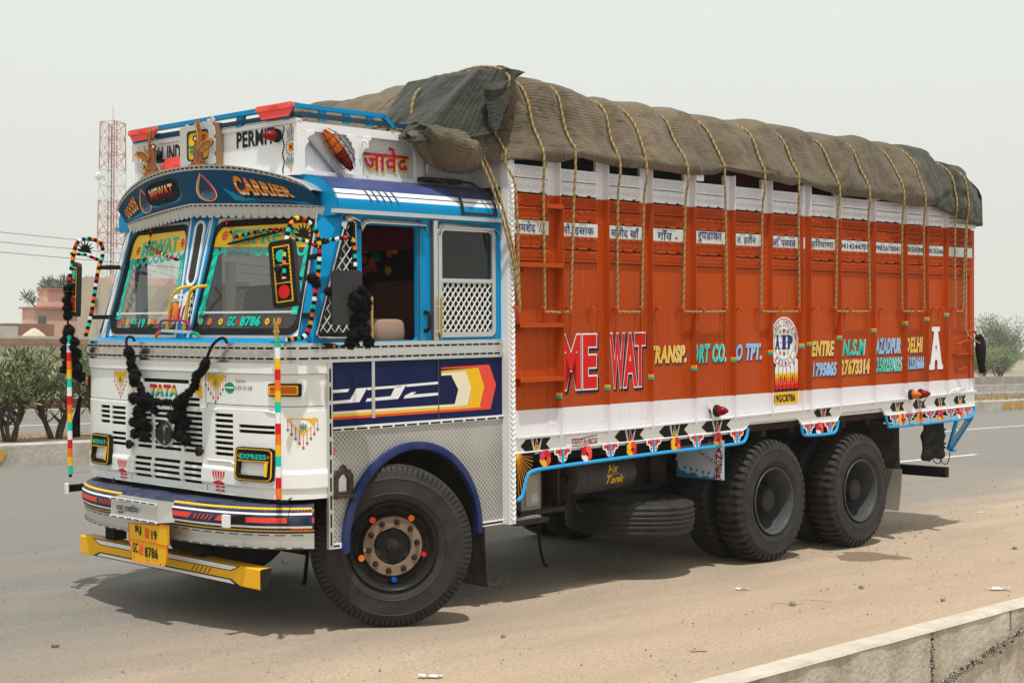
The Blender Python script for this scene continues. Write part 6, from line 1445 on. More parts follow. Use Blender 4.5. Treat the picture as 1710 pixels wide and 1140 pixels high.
# ---------------------------------------------------------- bumper
BP_ = [(-.885, 1.30), (-.88, 1.0), (-.845, .62), (-.745, .30), (-.62, .12), (-.505, .02)]
BC = plancurve(BP_); BL = [0]
for a, b in zip(BC, BC[1:]): BL.append(BL[-1] + (b - a).length)
mi_ = min(range(len(BC)), key=lambda i: abs(BC[i].y - YC)); BL = [l - BL[mi_] for l in BL]; BMAX = BL[-1]
def bplan(s):
    s = max(BL[0], min(BL[-1], s)); i = 0
    lo, hi = 0, len(BL) - 1
    while hi - lo > 1:
        m_ = (lo + hi) // 2
        if BL[m_] <= s: lo = m_
        else: hi = m_
    u = (s - BL[lo]) / (BL[hi] - BL[lo]); p = BC[lo].lerp(BC[hi], u); a = BC[max(lo - 3, 0)]; b = BC[min(hi + 3, len(BC) - 1)]; d = (b - a).normalized(); n = Vector((d.y, -d.x, 0))
    return p, (n if n.x < 0 else -n)
BPR = [(.660, 0), (.675, .012), (.72, .022), (.765, .020), (.80, .006), (.820, -.018), (.826, -.05)]
def BQ(s, v, h):
    p, n = bplan(s); z = v; o = interp(BPR_, v); return (p.x + n.x * (o + h), p.y + n.y * (o + h), z)
BPR_ = [(.55, -.004), (.655, -.004)] + BPR
k = MB(); ns = 90; vs = []
pr = BPR + [(.826, -.20), (.80, -.21)]
for i in range(ns + 1):
    s = -BMAX + 2 * BMAX * i / ns; p, n = bplan(s)
    for z, o in pr: vs.append((p.x + n.x * o, p.y + n.y * o, z))
m_ = len(pr); fs = [(i * m_ + j, (i + 1) * m_ + j, (i + 1) * m_ + j + 1, i * m_ + j + 1) for i in range(ns) for j in range(m_ - 1)]
BLUEB = paint('bumper_blue', (.012, .022, .07), .42, .30, scale=8, dcol=(.5, .44, .36)); k.add(vs, fs, BLUEB); k.add([v for v in vs[-m_:]], [tuple(range(m_))], BLUEB); bu = k.obj('bumper', T)
k = MB()
def bs(z0, z1, s0, s1, m, h=.0015, sl0=0, sl1=0):
    n = max(1, int((s1 - s0) / .03)); vs = []
    for i in range(n + 1): t = i / n; vs += [BQ(s0 + (s1 - s0) * t, z0, h), BQ(s0 + sl0 + (s1 + sl1 - s0 - sl0) * t, z1, h)]
    k.add(vs, [(2 * i, 2 * i + 2, 2 * i + 3, 2 * i + 1) for i in range(n)], m)
for s0, s1 in ((-1.25, -.29), (.33, BMAX - .012)):
    bs(.770, .782, s0, s1, WHITE); bs(.690, .702, s0, s1, WHITE)
    bs(.804, .812, s0, s1, YEL, .002); bs(.668, .675, s0, s1, YEL, .002)
    for i in range(int((s1 - s0) / .02)):
        a = s0 + i * .02; bs(.800, .806, a, a + .010, YEL, .002); bs(.674, .679, a, a + .010, YEL, .002)
    if s0 > 0:
        bs(.722, .754, .33, .50, RED2, sl1=.04); 
        for i in range(5): bs(.722, .754, .545 + i * .035, .557 + i * .035, RED2, sl0=.03, sl1=.03)
        bs(.722, .754, .735, 1.23, RED2, sl0=.03); bs(.684, .790, 1.255, 1.38, RED2, .0025, .05, .07); bs(.722, .754, 1.42, BMAX - .012, RED2, sl0=.03); bs(.672, .800, BMAX - .014, BMAX, YEL, .003)
    else: bs(.722, .754, -1.25, -.62, RED2); [bs(.722, .754, -.56 + i * .04, -.545 + i * .04, RED2, sl0=-.02, sl1=-.02) for i in range(6)]
k.obj('bumper_stripes', bu, False, kind='stuff')
k = MB(); vs = []
for i in range(ns + 1):
    s = -BMAX + 2 * BMAX * i / ns; p, n = bplan(s)
    for z, o in ((.562, -.03), (.562, -.004), (.655, -.004), (.655, -.03)): vs.append((p.x + n.x * o, p.y + n.y * o, z))
k.add(vs, [(i * 4 + j, i * 4 + 4 + j, i * 4 + 5 + j, i * 4 + 1 + j) for i in range(ns) for j in range(3)], ALU)
def bline(z, m, dm):
    s = -BMAX; vs = []
    for i in range(ns + 1): s = -BMAX + 2 * BMAX * i / ns; p, n = bplan(s); vs += [(p.x + n.x * .004, p.y + n.y * .004, z - .008), (p.x + n.x * .004, p.y + n.y * .004, z + .008)]
    k.add(vs, [(2 * i, 2 * i + 2, 2 * i + 3, 2 * i + 1) for i in range(ns)], m); s = -BMAX + .02
    while s < BMAX - .08:
        vs = []
        for q_ in range(3): p, n = bplan(s + .035 * q_); vs += [(p.x + n.x * .006, p.y + n.y * .006, z - .006), (p.x + n.x * .006, p.y + n.y * .006, z - .0005)]
        k.add(vs, [(0, 2, 3, 1), (2, 4, 5, 3)], dm); s += .105
bline(.570, ALU, BLACK); bline(.648, ALU, BLACK); k.obj('bumper_skirt', bu)
k = MB(); k.hexa([(-.985, 1.00, .675), (-.86, .93, .675), (-.86, 1.60, .675), (-.985, 1.56, .675), (-.975, 1.0, .795), (-.84, .94, .805), (-.84, 1.60, .805), (-.975, 1.56, .795)], ALU)
BX = lambda u, v, h: (-.981 - h, 2.6 - u, v)
for z in (.676, .792): k.box((-.992, 1.00, z - .006), (-.982, 1.56, z + .006), WHITE); [k.box((-.9935, 1.02 + i * .09, z - .003), (-.9915, 1.085 + i * .09, z + .003), BLACK) for i in range(6)]
bx_ = k.obj('bumper_box', T, False)
k = MB(); text(k, 'मुरु तकीम', 1.12, 1.38, .70, .765, BX, .006, FB, .012); k.beam((-.99, 1.44, .776), (-.99, 1.35, .779), .004, .003, RED2); k.obj('lettering', bx_, False)
for x, y, d in ((-.92, .33, (-1, -.1, 0)), (-.70, 2.62, (-1, .35, 0))):
    k = MB(); p = Vector((x, y, .745)); d = Vector(d).normalized(); k.beam(p + Vector((.12, 0, 0)), p, .03, .05, STRAP); k.beam(p, p + d * .022, .055, .075, WHITE); k.obj('bumper_marker', T, False)
# number plate
k = MB(); PX = lambda u, v, h: (-.955 - h + (v - .45) * -.02, 2.27 - u, v)
pl = [(.925, .47), (.935, .425), (.955, .405), (1.32, .395), (1.335, .41), (1.345, .46), (1.345, .50), (1.365, .53), (1.365, .64), (.905, .665), (.905, .55), (.925, .52)]
k.plate([(2.27 - a, b) for a, b in pl][::1], PX, .008, YEL, side=YEL); npz = k.obj('number_plate', T, False)
k = MB()
def pt(t, a, b, z0, z1, m=FB, off=.03, hh=.009): text(k, t, a, b, z0, z1, PX, hh, m, off)
pt('RJ', .985, 1.055, .575, .635); pt('19', 1.175, 1.235, .560, .62); k.plate([(1.095, .565), (1.145, .563), (1.145, .625), (1.095, .627)], PX, .010, RED2)
pt('GC', .945, 1.010, .455, .520); pt('8786', 1.090, 1.245, .440, .510); k.plate([(1.022, .452), (1.072, .450), (1.072, .512), (1.022, .514)], PX, .010, RED2)
for c in ((1.12, .595), (1.047, .482)):
    for s_ in (-1, 1): k.tube([PX(c[0] - .02, c[1] - .025 * s_, .0115), PX(c[0] + .02, c[1] + .025 * s_, .0115)], .0015, YELS, 3)
k.tube([PX(.91, .538, .010), PX(1.36, .538, .010)], .0035, RED2, 4); k.tube([PX(a[0], a[1], .009) for a in [(2.27 - a, b) for a, b in pl]], .003, RED2, 4, closed=True)
for a, b in ((.96, .425), (1.12, .42), (1.27, .413)): k.plate(circ(a, b, .004, n=6), PX, .011, BLACK)
k.obj('lettering', npz, False)
# yellow lower bar
k = MB(); yb0, yb1 = .238, 2.362; X0 = -.7505
def ybox(a, b, hh0, hh1, x): return a
P = []; n = 22
for i in range(n + 1):
    y = yb0 + (yb1 - yb0) * i / n; P.append(y)
vs = []
for y in P:
    e = abs(y - YC); fl = smooth01(.80, .90, e) * .0
    vs += [(X0 + .09, y, .440), (X0 + .006, y, .438), (X0, y, .432), (X0, y, .318), (X0 + .006, y, .312), (X0 + .05, y, .311)]
k.add(vs, [(6 * i + j, 6 * i + j + 1, 6 * i + 7 + j, 6 * i + 6 + j) for i in range(n) for j in range(5)], YBAR); k.add(vs[:6], [(0, 1, 2, 3, 4, 5)], DARK); yb = k.obj('lower_bar', T)
k = MB(); YM = lambda u, v, h: (X0 - h, 2.6 - u, v)
for (a, b) in ((.575, 1.125), (1.49, 2.05)):
    k.plate([(a - .08 if a < 1 else a, .435), (b, .435), (b, .430), (b, .405), (a, .405)], YM, .0012, BLACK)
for P_, m, h in (([(.40, .436), (2.16, .436), (2.06, .396), (.50, .396)], BLACK, .001), ([(.43, .430), (2.13, .430), (2.055, .402), (.505, .402)], WHITE, .002), ([(.50, .348), (2.06, .348), (2.16, .314), (.40, .314)], BLACK, .001), ([(.51, .340), (2.05, .340), (2.10, .320), (.46, .320)], WHITE, .002)):
    k.plate(P_[::-1], YM, h, m)
for c, sg in ((.93, 1), (1.62, -1)):
    for i in range(5): x = c + i * .045; k.plate([(x, .352), (x + .010, .352), (x + .010 - sg * .04, .392), (x - sg * .04, .392)], YM, .001, BLACK)
k.obj('bar_stripes', yb, False)
k = MB()
for y in (.90, 1.95): k.box((X0 + .02, y, .44), (X0 + .12, y + .11, .60), DARK)
for y in (.86, 1.66): k.box((-.78, y, .60), (-.3, y + .08, .80), DARK)
k.box((-.74, .55, .60), (-.60, 2.05, .66), DARK); k.obj('bar_bracket', T, False)
k = MB(); k.box((-.62, .3, .60), (-.52, 2.3, .92), BLACK); k.tube([(-.70, 2.0, .80), (-.62, 2.0, .95)], .03, STRAP, 8); k.tube([(-.7, 1.2, .80), (-.62, 1.2, .92)], .015, STRAP, 8); k.obj('front_crossmember', T)
# ================================================================== cargo body
XE = [1.223, 1.727, 2.261, 2.778, 3.323, 3.859, 4.394, 4.989, 5.481, 6.079, 6.663, 7.08, 7.48, 7.985]
WB = [1.223] + [x - .055 * (x + 6.11) / 7.07 for x in XE[1:-1]] + [7.985]
ZW, ZO = 1.3145, 2.823
ztop = lambda x: 1.122 + max(0, x - 2.4) * .0105
BAYW = [b - a for a, b in zip(WB, WB[1:])]
for i in range(13):
    a, b = WB[i] + (.001 if i else 0), WB[i + 1] - .006
    fl = .085 if i < 6 else .04
    k = MB(); k.box((a, .0, ZW), (b, .02, 2.352), ORANGE)
    if i < 12: k.box((b - fl, -.004, ZW), (b, 0, ZO), ORANGE)
    sp = k.obj('side_panel', T, False)
    k = MB(); k.box((a, .0, 1.06 if i in (5, 6, 8, 9) else 1.0), (b, .02, ZW - .0005), WHITE2)
    if i < 12: k.box((b - fl, -.004, ztop(a)), (b, 0, ZW - .0005), WHITE2)
    k.obj('lower_panel', T, False)
    if i < 12:                                # post web, painted in three
        for z0, z1, m in ((ztop(b) - .02, ZW, WHITE2), (ZW, ZO, ORANGE), (ZO, 3.10, WHITE2)):
            k = MB(); k.box((b, -.055, z0), (b + .006, .02, z1), m); k.obj('post', T, False)
        k = MB(); k.box((b - fl, -.003, ZO), (b, .02, 3.10), WHITE2)
        if i in (3, 8): k.box((b + .005, -.06, 3.03), (b + .10, -.02, 3.09), WHITE)
        k.obj('post_head', T, False)
    # rivets
    k = MB()
    if i < 6:
        for z in [1.20, 1.40, 1.55, 1.70, 1.85, 2.0, 2.14, 2.28] + [2.36 + .047 * j for j in range(15)]:
            k.lathe([(0, .008), (-.004, .0065), (-.006, .0001)], WHITE2 if z > ZO or z < ZW else ORANGE, 6, 'Y', (b - .045, -.004, z))
    for x in (a + .18, a + .36): k.lathe([(0, .007), (-.006, .0001)], ORANGE, 6, 'Y', (x, 0, 2.325))
    for j in range(3): k.lathe([(0, .006), (-.005, .0001)], WHITE2, 6, 'Y', (a + .1 + j * .14, 0, ztop(a) + .022))
    k.obj('rivet_row', T, kind='stuff')
    # carved planks
    x0, x1 = a, b - fl + .004
    def plank(z0, z1, m, carve, top_sc=False, bot_sc=False, pr=0.0):
        k = MB(); P = [(x0, z0 + .004)]; n = 3; 
        if bot_sc:
            P = [(x0, z0 + .016)]; L_ = (x1 - x0)
            for q_ in range(12):
                u = (q_ + .5) / 12; P.append((x0 + L_ * u, z0 + .004 + (.012 if q_ % 4 in (1,) else 0) + .004 * (q_ % 2)))
            P.append((x1, z0 + .016))
        else: P += [(x1, z0 + .004)]
        P += [(x1, z1 - .001), (x0, z1 - .001)]
        k.plate(P, lambda u, v, h: (u, .004 - h, v), .018, m); pk = k.obj('carved_plank', T, False)
        k = MB(); Y = -.0145; zc = (z0 + z1) / 2
        if carve == 'rope':
            s = .020; x = x0 + .004
            while x < x1 - .022:
                k.hexa([(x, Y, zc - .014), (x + .009, Y, zc - .014), (x + .021, Y, zc + .012), (x + .012, Y, zc + .012), (x, Y - .006, zc - .014), (x + .009, Y - .003, zc - .014), (x + .021, Y - .003, zc + .012), (x + .012, Y - .006, zc + .012)], m); x += s
        elif carve == 'chev':
            s = .030; x = x0 + .004
            while x < x1 - .032:
                for sg in (1, -1):
                    za, zb_ = zc, zc + sg * .024; k.hexa([(x, Y, za), (x + .012, Y, za), (x + .030, Y, zb_), (x + .018, Y, zb_), (x, Y - .007, za), (x + .012, Y - .003, za), (x + .030, Y - .003, zb_), (x + .018, Y - .007, zb_)], m)
                x += s
        for zz_ in (zc - .019, zc + .017) if carve == 'rope' else (zc - .030, zc + .028): k.box((x0, Y - .002, zz_), (x1, Y, zz_ + .003), m)
        if top_sc:
            L_ = x1 - x0
            for c, sg in ((.16, 1), (.34, 1), (.52, -1), (.72, -1), (.88, -1)):
                c = x0 + L_ * c; k.tube(curve([(c - .035 * sg, Y - .001, z1 - .006), (c - .01 * sg, Y - .004, z1 - .016), (c + .02 * sg, Y - .003, z1 - .009), (c + .034 * sg, Y - .001, z1 - .005)], 4), .0045, m, 5)
        if bot_sc:
            L_ = x1 - x0
            for c in (.12, .86): c = x0 + L_ * c; k.add([(c - .018, Y + .0, z0 + .006), (c + .018, Y, z0 + .006), (c, Y - .007, z0 + .026)], [(0, 1, 2)], m)
            for c in (.34, .62): c = x0 + L_ * c; k.plate([(c + .045 * math.cos(t), z0 + .004 + .018 * math.sin(t)) for t in [PI * j / 8 for j in range(9)]], lambda u, v, h: (u, Y - h, v), .006, m)
        k.obj('carving', pk, False, kind='stuff')
    plank(2.930, 3.020, WHITE2, 'chev'); plank(2.828, 2.928, WHITE2, 'rope', True, True)
    plank(2.737, 2.822, ORANGE2, 'chev'); plank(2.640, 2.734, ORANGE2, 'rope', True, True)
    plank(2.444, 2.540, ORANGE2, 'rope', True, True); plank(2.354, 2.441, ORANGE2, 'rope')
    k = MB(); k.box((x0, -.014, 2.5415), (x1 - .0, .004, 2.6385), PLATEM if i < 12 else ALU); k.obj('name_strip', T, False)
# back of the gaps between planks, inside of the body
k = MB(); k.box((1.24, .021, 1.0), (7.97, .045, 3.02), paint('body_inner_dark', (.03, .016, .012), .9, .1)); k.box((1.2, 2.55, 1.0), (7.98, 2.6, 3.02), ORANGE); k.box((7.95, .02, 1.06), (7.985, 2.58, 3.0), ORANGE); k.obj('inner_wall', T, False)
k = MB(); k.box((1.170, -.005, 2.60), (1.222, 2.6, 3.10), WHITE2); k.box((1.176, .06, .99), (1.222, 2.54, 2.6), WHITE2); k.obj('front_bulkhead', T, False)
# white herringbone corner strip behind the cab
k = MB(); k.box((1.160, -.022, .535), (1.2225, .05, 3.045), WHITE); cst = k.obj('corner_strip', T, False)
k = MB(); z = .56
while z < 3.01:
    for sg, xa in ((-1, 1.191), (1, 1.191)):
        xb = xa + sg * .024; k.hexa([(min(xa, xb), -.0225, z + (0 if sg > 0 else .022)), (max(xa, xb), -.0225, z + (.022 if sg > 0 else 0)), (max(xa, xb), -.0225, z + .013 + (.022 if sg > 0 else 0)), (min(xa, xb), -.0225, z + .013 + (0 if sg > 0 else .022)),
            (min(xa, xb), -.031, z + (0 if sg > 0 else .022)), (max(xa, xb), -.031, z + (.022 if sg > 0 else 0)), (max(xa, xb), -.026, z + .013 + (.022 if sg > 0 else 0)), (min(xa, xb), -.026, z + .013 + (0 if sg > 0 else .022))], WHITE)
    z += .037
k.obj('herringbone_carving', cst, False, kind='stuff')
# extra post beside the permit roundel
for z0, z1, m in ((1.14, ZW, WHITE2), (ZW, ZO, ORANGE), (ZO, 3.08, WHITE2)):
    k = MB(); k.box((4.775, -.050, z0), (4.781, 0, z1), m); k.obj('post', T, False)
k = MB(); k.box((7.52, -.03, 2.835), (7.985, .0, 2.875), WHITE); k.box((7.90, -.012, 1.05), (7.99, -.002, ZW), WHITE2); k.box((7.90, -.012, ZW), (7.99, -.002, 2.82), ORANGE); k.box((7.985, -.012, 1.05), (8.0, 2.6, 1.3), WHITE2); k.obj('rear_corner_post', T, False)
# tricolour tabs
FX_ = [(WB[1] - .006, 1.415), (WB[2] - .006, 1.454), (WB[3] - .006, 1.513), (WB[4] - .006, 1.566), (WB[5] - .006, 1.619), (WB[6] - .006, 1.667), (4.775, 1.714), (WB[7] - .006, 1.725), (WB[8] - .006, 1.775), (WB[9] - .006, 1.833), (WB[10] - .006, 1.894), (WB[11] - .006, 1.932), (WB[12] - .006, 1.972)]
for x, z in FX_:
    k = MB()
    for j, m in enumerate((GREEN, YEL, RED)): mm = TEAL if m is GREEN else m; k.box((x - .0015, -.0555, z - .030 + .02 * j), (x, -.006, z - .010 + .02 * j), mm); k.box((x, -.0565, z - .030 + .02 * j), (x + .006, -.0551, z - .010 + .02 * j), mm)
    k.obj('tricolour_tab', T, False)
k = MB()
for j, m in enumerate((TEAL, YEL, RED)): k.box((7.72, -.0135, 1.997 + .02 * j), (7.77, -.012, 2.017 + .02 * j), m)
k.obj('tricolour_tab', T, False)
# ladder rungs in the first bay
for z, xa in ((1.527, 1.224), (1.906, 1.224), (2.326, 1.224), (2.742, 1.50)):
    k = MB(); k.box((xa, -.075, z - .016), (1.672, -.070, z + .016), ORANGE); k.box((xa, -.070, z + .010), (1.672, .0, z + .016), ORANGE); k.box((xa + .05 if xa < 1.3 else xa, -.07, z - .05), (xa + .056 if xa < 1.3 else xa + .006, 0, z + .01), ORANGE); k.obj('ladder_rung', T, False)
k = MB(); k.box((1.668, -.075, 1.40), (1.674, -.05, 2.76), ORANGE); k.obj('ladder_rail', T, False)
# rope hooks
HK = [1.227, 1.50, 1.771, 2.033, 2.29, 2.578, 2.802, 3.087, 3.351, 3.664, 3.863, 4.145, 4.427, 4.719, 4.992, 5.303, 5.544, 5.885, 6.142, 6.472, 6.711, 6.896, 7.121, 7.278, 7.512, 7.688]
k = MB(); P = curve([(0, -.004, -.09), (0, -.012, -.03), (0, -.022, .0), (0, -.045, .012), (0, -.066, .0), (0, -.070, -.028)], 5); k.tube(P, .0075, ORANGE2, 7); k.box((-.012, -.004, -.17), (.012, 0, -.06), ORANGE2)
for z in (-.155, -.115, -.075): k.lathe([(0, .008), (-.007, .0001)], ORANGE2, 6, 'Y', (0, -.004, z))
ME_HOOK = meshof(k, 'rope_hook')
for x in HK:
    o = bpy.data.objects.new('rope_hook', ME_HOOK); COL.objects.link(o); o.parent = T; o.matrix_basis = BM @ Matrix.Translation((x - .022, 0, 2.02))
# ---- lettering
PB = paint('letter_blue', (.015, .03, .16), .4, .05)
NT = [('जमशेद', 1.232, 1.44), ('मो. इसाक', 1.72, 2.065), ('मजीद खाँ', 2.26, 2.585), ('गाँव -', 2.81, 3.06), ('रुपडाका', 3.318, 3.635), ('त. हतीन', 3.85, 4.12), ('जि. पलवल', 4.36, 4.71), ('हिरयाणा', 4.96, 5.31), ('9414244707', 5.43, 5.92), ('9982670041', 6.02, 6.49), ('8013347898', 6.60, 6.94), ('9813525467', 7.03, 7.36)]
Y2 = lambda u, v, h: (u, -.0145 - h, v)
k = MB()
for t, a, b in NT: hi = any(ord(c) > 255 for c in t); k = MB(); text(k, t, a, b, 2.550 if hi else 2.562, 2.630 if hi else 2.612, Y2, .0005, PB, .014 if hi else .02); k.obj('name_lettering', T, False)
k = MB()
text(k, 'S', 1.455, 1.475, 2.595, 2.625, Y2, .0005, PB, .01, .2); text(k, '/', 1.475, 1.505, 2.56, 2.628, Y2, .0005, PB, .0, .1); text(k, 'o', 1.505, 1.525, 2.555, 2.578, Y2, .0005, PB, .01)
k.obj('name_lettering', T, False)
S1 = lambda u, v, h: (u, -h, v); S5 = lambda u, v, h: (u, -.0042 - h, v)
DKN = paint('letter_shadow', (.012, .014, .04), .4, .05)
k = MB()
def big(t, a, b, z0, z1, clip=None):
    text(k, t, a, b, z0, z1, S5, .0, RED, .04, 0, outline=WHITE, shadow=DKN, ow=.022, sh=(.018, -.020), clip=clip)
big('M', 1.712, 1.925, 1.440, 1.832); big('E', 1.948, 2.103, 1.440, 1.832); big('W', 2.252, 2.425, 1.436, 1.835); big('A', 2.405, 2.570, 1.436, 1.835); big('T', 2.540, 2.668, 1.436, 1.835); k.obj('big_lettering', T, False, label='large red name lettering')
k = MB()
def sl(t, a, b, z0, z1, m, sh_=.22): text(k, t, a, b, z0, z1, S5, .0, m, .035, sh_, outline=WHITE if m not in (SKYB,) else WHITE, shadow=DKN, ow=.014, sh=(.010, -.010))
sl('TRANSP.', 2.715, 3.168, 1.600, 1.736, YEL); k.obj('address_lettering', T, False); k = MB(); sl('ORT CO.', 3.255, 3.700, 1.592, 1.738, TEAL); k.obj('address_lettering', T, False); k = MB(); sl('TO TPT.', 3.775, 4.20, 1.596, 1.732, SKYB)
k.obj('address_lettering', T, False); k = MB(); sl('CENTRE', 4.90, 5.335, 1.603, 1.737, YEL); k.obj('address_lettering', T, False); k = MB(); sl('N.S.M', 5.482, 5.872, 1.598, 1.742, TEAL); k.obj('address_lettering', T, False); k = MB(); sl('AZADPUR', 6.055, 6.508, 1.600, 1.745, SKYB); k.obj('address_lettering', T, False); k = MB(); sl('DELHI', 6.605, 6.935, 1.602, 1.746, YEL)
k.obj('address_lettering', T, False); k = MB(); sl('41795865', 4.92, 5.37, 1.424, 1.548, SKYB, .18); k.obj('address_lettering', T, False); k = MB(); sl('27673314', 5.445, 5.935, 1.424, 1.562, YEL, .18); k.obj('address_lettering', T, False); k = MB(); sl('9350259025', 6.02, 6.53, 1.430, 1.565, TEAL, .18); k.obj('address_lettering', T, False); k = MB(); sl('112524666', 6.61, 6.955, 1.442, 1.560, SKYB, .18)
k.obj('address_lettering', T, False)
k = MB(); text(k, 'A', 7.075, 7.335, 1.43, 1.84, S5, .0, WHITE, .11, 0, outline=None, shadow=DKN, sh=(.018, -.014))
for a, b in ((7.075, 7.165), (7.25, 7.335)): k.plate(rrect(a - .02, b + .01, 1.425, 1.475, .02), S5, .003, WHITE)
k.plate(rrect(7.12, 7.28, 1.80, 1.845, .01), S5, .003, WHITE); k.obj('big_lettering', T, False, label='large white letter at the rear')
k = MB(); c = (4.545, 1.733); k.plate(circ(*c, .220, n=56), S5, .001, WHITE); k.plate(circ(*c, .207, n=56), S5, .002, RED2, holes=[circ(*c, .199, n=56)[::-1]]); k.plate(circ(*c, .150, n=48), S5, .002, paint('ring_olive', (.30, .38, .20), .4, .05), holes=[circ(*c, .142, n=48)[::-1]])
text(k, 'A', 4.415, 4.475, 1.680, 1.792, S5, .002, PB, .08); text(k, 'I', 4.518, 4.570, 1.680, 1.792, S5, .002, PB, .08); text(k, 'P', 4.600, 4.675, 1.680, 1.792, S5, .002, PB, .08)
for a, b in ((4.41, 4.435), (4.455, 4.485), (4.508, 4.580), (4.592, 4.628)): k.plate([(a, 1.676), (b, 1.676), (b, 1.69), (a, 1.69)], S5, .0045, PB)
for a, b in ((4.43, 4.46), (4.508, 4.580), (4.592, 4.63)): k.plate([(a, 1.783), (b, 1.783), (b, 1.797), (a, 1.797)], S5, .0045, PB)
for x in (4.495, 4.588): k.plate(circ(x, 1.735, .007, n=8), S5, .004, PB)
for z in (1.835, 1.640): k.plate(star(4.545, z, .026, .010), S5, .003, PB)
for (x, z, m) in ((4.485, 1.825, YEL), (4.605, 1.825, CORAL), (4.485, 1.648, CORAL), (4.605, 1.648, YEL)): k.plate(circ(x, z, .017, n=12), S5, .003, m)
def arc_text(t, r, a0, a1, hh, m, inward=False):
    n = len(t)
    for i, ch in enumerate(t):
        if ch == ' ': continue
        a = a0 + (a1 - a0) * (i + .5) / n; vs, fs_ = glyphs(ch, .012, 0); x0_, x1_ = min(v[0] for v in vs), max(v[0] for v in vs); y0_, y1_ = min(v[1] for v in vs), max(v[1] for v in vs)
        wd = hh * .62 * (.35 if ch in 'I.' else 1); P = []
        for v in vs:
            lx = ((v[0] - x0_) / max(.01, x1_ - x0_) - .5) * wd; ly = ((v[1] - y0_) / max(.2, y1_ - y0_) - .5) * hh * (.3 if ch == '.' else 1)
            if not inward: rr, aa = r + ly, a - lx / r
            else: rr, aa = r - ly, a + lx / r
            P.append((c[0] + rr * math.cos(aa), c[1] + rr * math.sin(aa)))
        k.decal(P, fs_, S5, .003, m)
arc_text('ALL.INDIA', .176, PI * .80, PI * .20, .040, PB); arc_text('PERMIT', .176, PI * 1.24, PI * 1.76, .040, PB, True)
for i in range(2): 
    a = 0 if i == 0 else PI; cc = (c[0] + .176 * math.cos(a), c[1] + .176 * math.sin(a)); [k.plate(circ(cc[0] + .011 * math.cos(q_ * 1.047), cc[1] + .011 * math.sin(q_ * 1.047), .006, n=7), S5, .003, ORG if q_ % 2 else YEL) for q_ in range(6)]
    for sg in (-1, 1): arc_text('हरयाणा', .176, a + sg * .10, a + sg * .52, .026, FB) if 0 else arc_text('दिल्ल', .176, a + sg * .46, a + sg * .12, .028, FB)
k.obj('permit_roundel', T, False)
k = MB(); k.plate([(4.405, 1.318), (4.760, 1.318), (4.760, 1.61), (4.72, 1.565), (4.65, 1.53), (4.545, 1.515), (4.46, 1.53), (4.405, 1.56)], S5, .0006, BLACK)
nb_ = 6; wv = .355 / nb_
for i in range(nb_):
    x = 4.405 + i * wv; top = (1.545, 1.535, 1.525, 1.535, 1.56, 1.60)[i]; ZS = [(1.345, 1.375, RED), (1.375, 1.405, RED2), (1.405, 1.435, ORG), (1.435, 1.47, YEL), (1.47, 1.49, CREAM)]
    for z0, z1, m in ZS: k.plate([(x + .004, z0), (x + wv - .003, z0), (x + wv - .003, z1), (x + .004, z1)], S5, .0016, m)
    k.plate([(x + .004, 1.49), (x + wv - .003, 1.49), (x + wv - .003, top - .02), (x + wv * .5, top), (x + .006, top - .02)], S5, .0016, WHITE)
    k.plate([(x + .006, 1.345), (x + wv * .5, 1.328), (x + wv - .004, 1.345)][::-1], S5, .0016, RED)
    if i in (1, 2, 4): k.plate([(x + wv * .4, 1.40), (x + wv * .6, 1.40), (x + wv * .6, 1.455), (x + wv * .4, 1.455)], S5, .003, BLACK)
k.obj('flame_lettering', T, False)
k = MB(); k.plate([(4.405, 1.208), (4.765, 1.208), (4.765, 1.310), (4.405, 1.310)], S1, .003, YEL); text(k, '19GC8786', 4.400, 4.715, 1.226, 1.292, S1, .0035, FB, .03); k.obj('side_number_plate', T, False)
# ---- white fascia, cut away over the rear wheels
k = MB(); botl = [(1.223, 1.022), (3.91, 1.022), (3.955, 1.035), (3.985, 1.060), (4.02, 1.084), (4.70, 1.084), (4.755, 1.062), (4.785, 1.022), (5.360, 1.022), (5.39, 1.060), (5.44, 1.094), (6.12, 1.104), (6.165, 1.075), (6.20, 1.026), (7.985, 1.034)]
topl = [(7.985, ztop(7.985)), (2.4, 1.122), (1.223, 1.128)]
FS = SIDE(-.008); k.plate(botl + topl, lambda u, v, h: (u, -.004 - h, v), .016, WHITE, side=WHITE); fa = k.obj('fascia_board', T, False)
k = MB()
for a, b in zip(topl[::-1], topl[::-1][1:]): k.beam((a[0], -.028, a[1] + .004), (b[0], -.028, b[1] + .004), .030, .014, WHITE)
for x in [1.3 + .0315 * i for i in range(205)]:
    if x > 4.0: k.lathe([(0, .006), (-.004, .0001)], WHITE, 5, 'Y', (x, -.020, ztop(x) - .012))
k.tube([(x, -.020, z) for x, z in botl], .006, WHITE, 6); k.obj('fascia_lip', fa, kind='stuff')
FA = lambda u, v, h: (u, -.0205 - h, v); FLC = [(RED2, YEL), (RED, ORG)]
AR = [(1.271, 1.584, 0), (2.281, 2.634, 1), (2.809, 3.187, 0), (3.351, 3.755, 1), (4.984, 5.276, 1), (6.287, 6.555, 0), (6.715, 6.971, 1), (7.134, 7.375, 1), (7.53, 7.795, 0)]
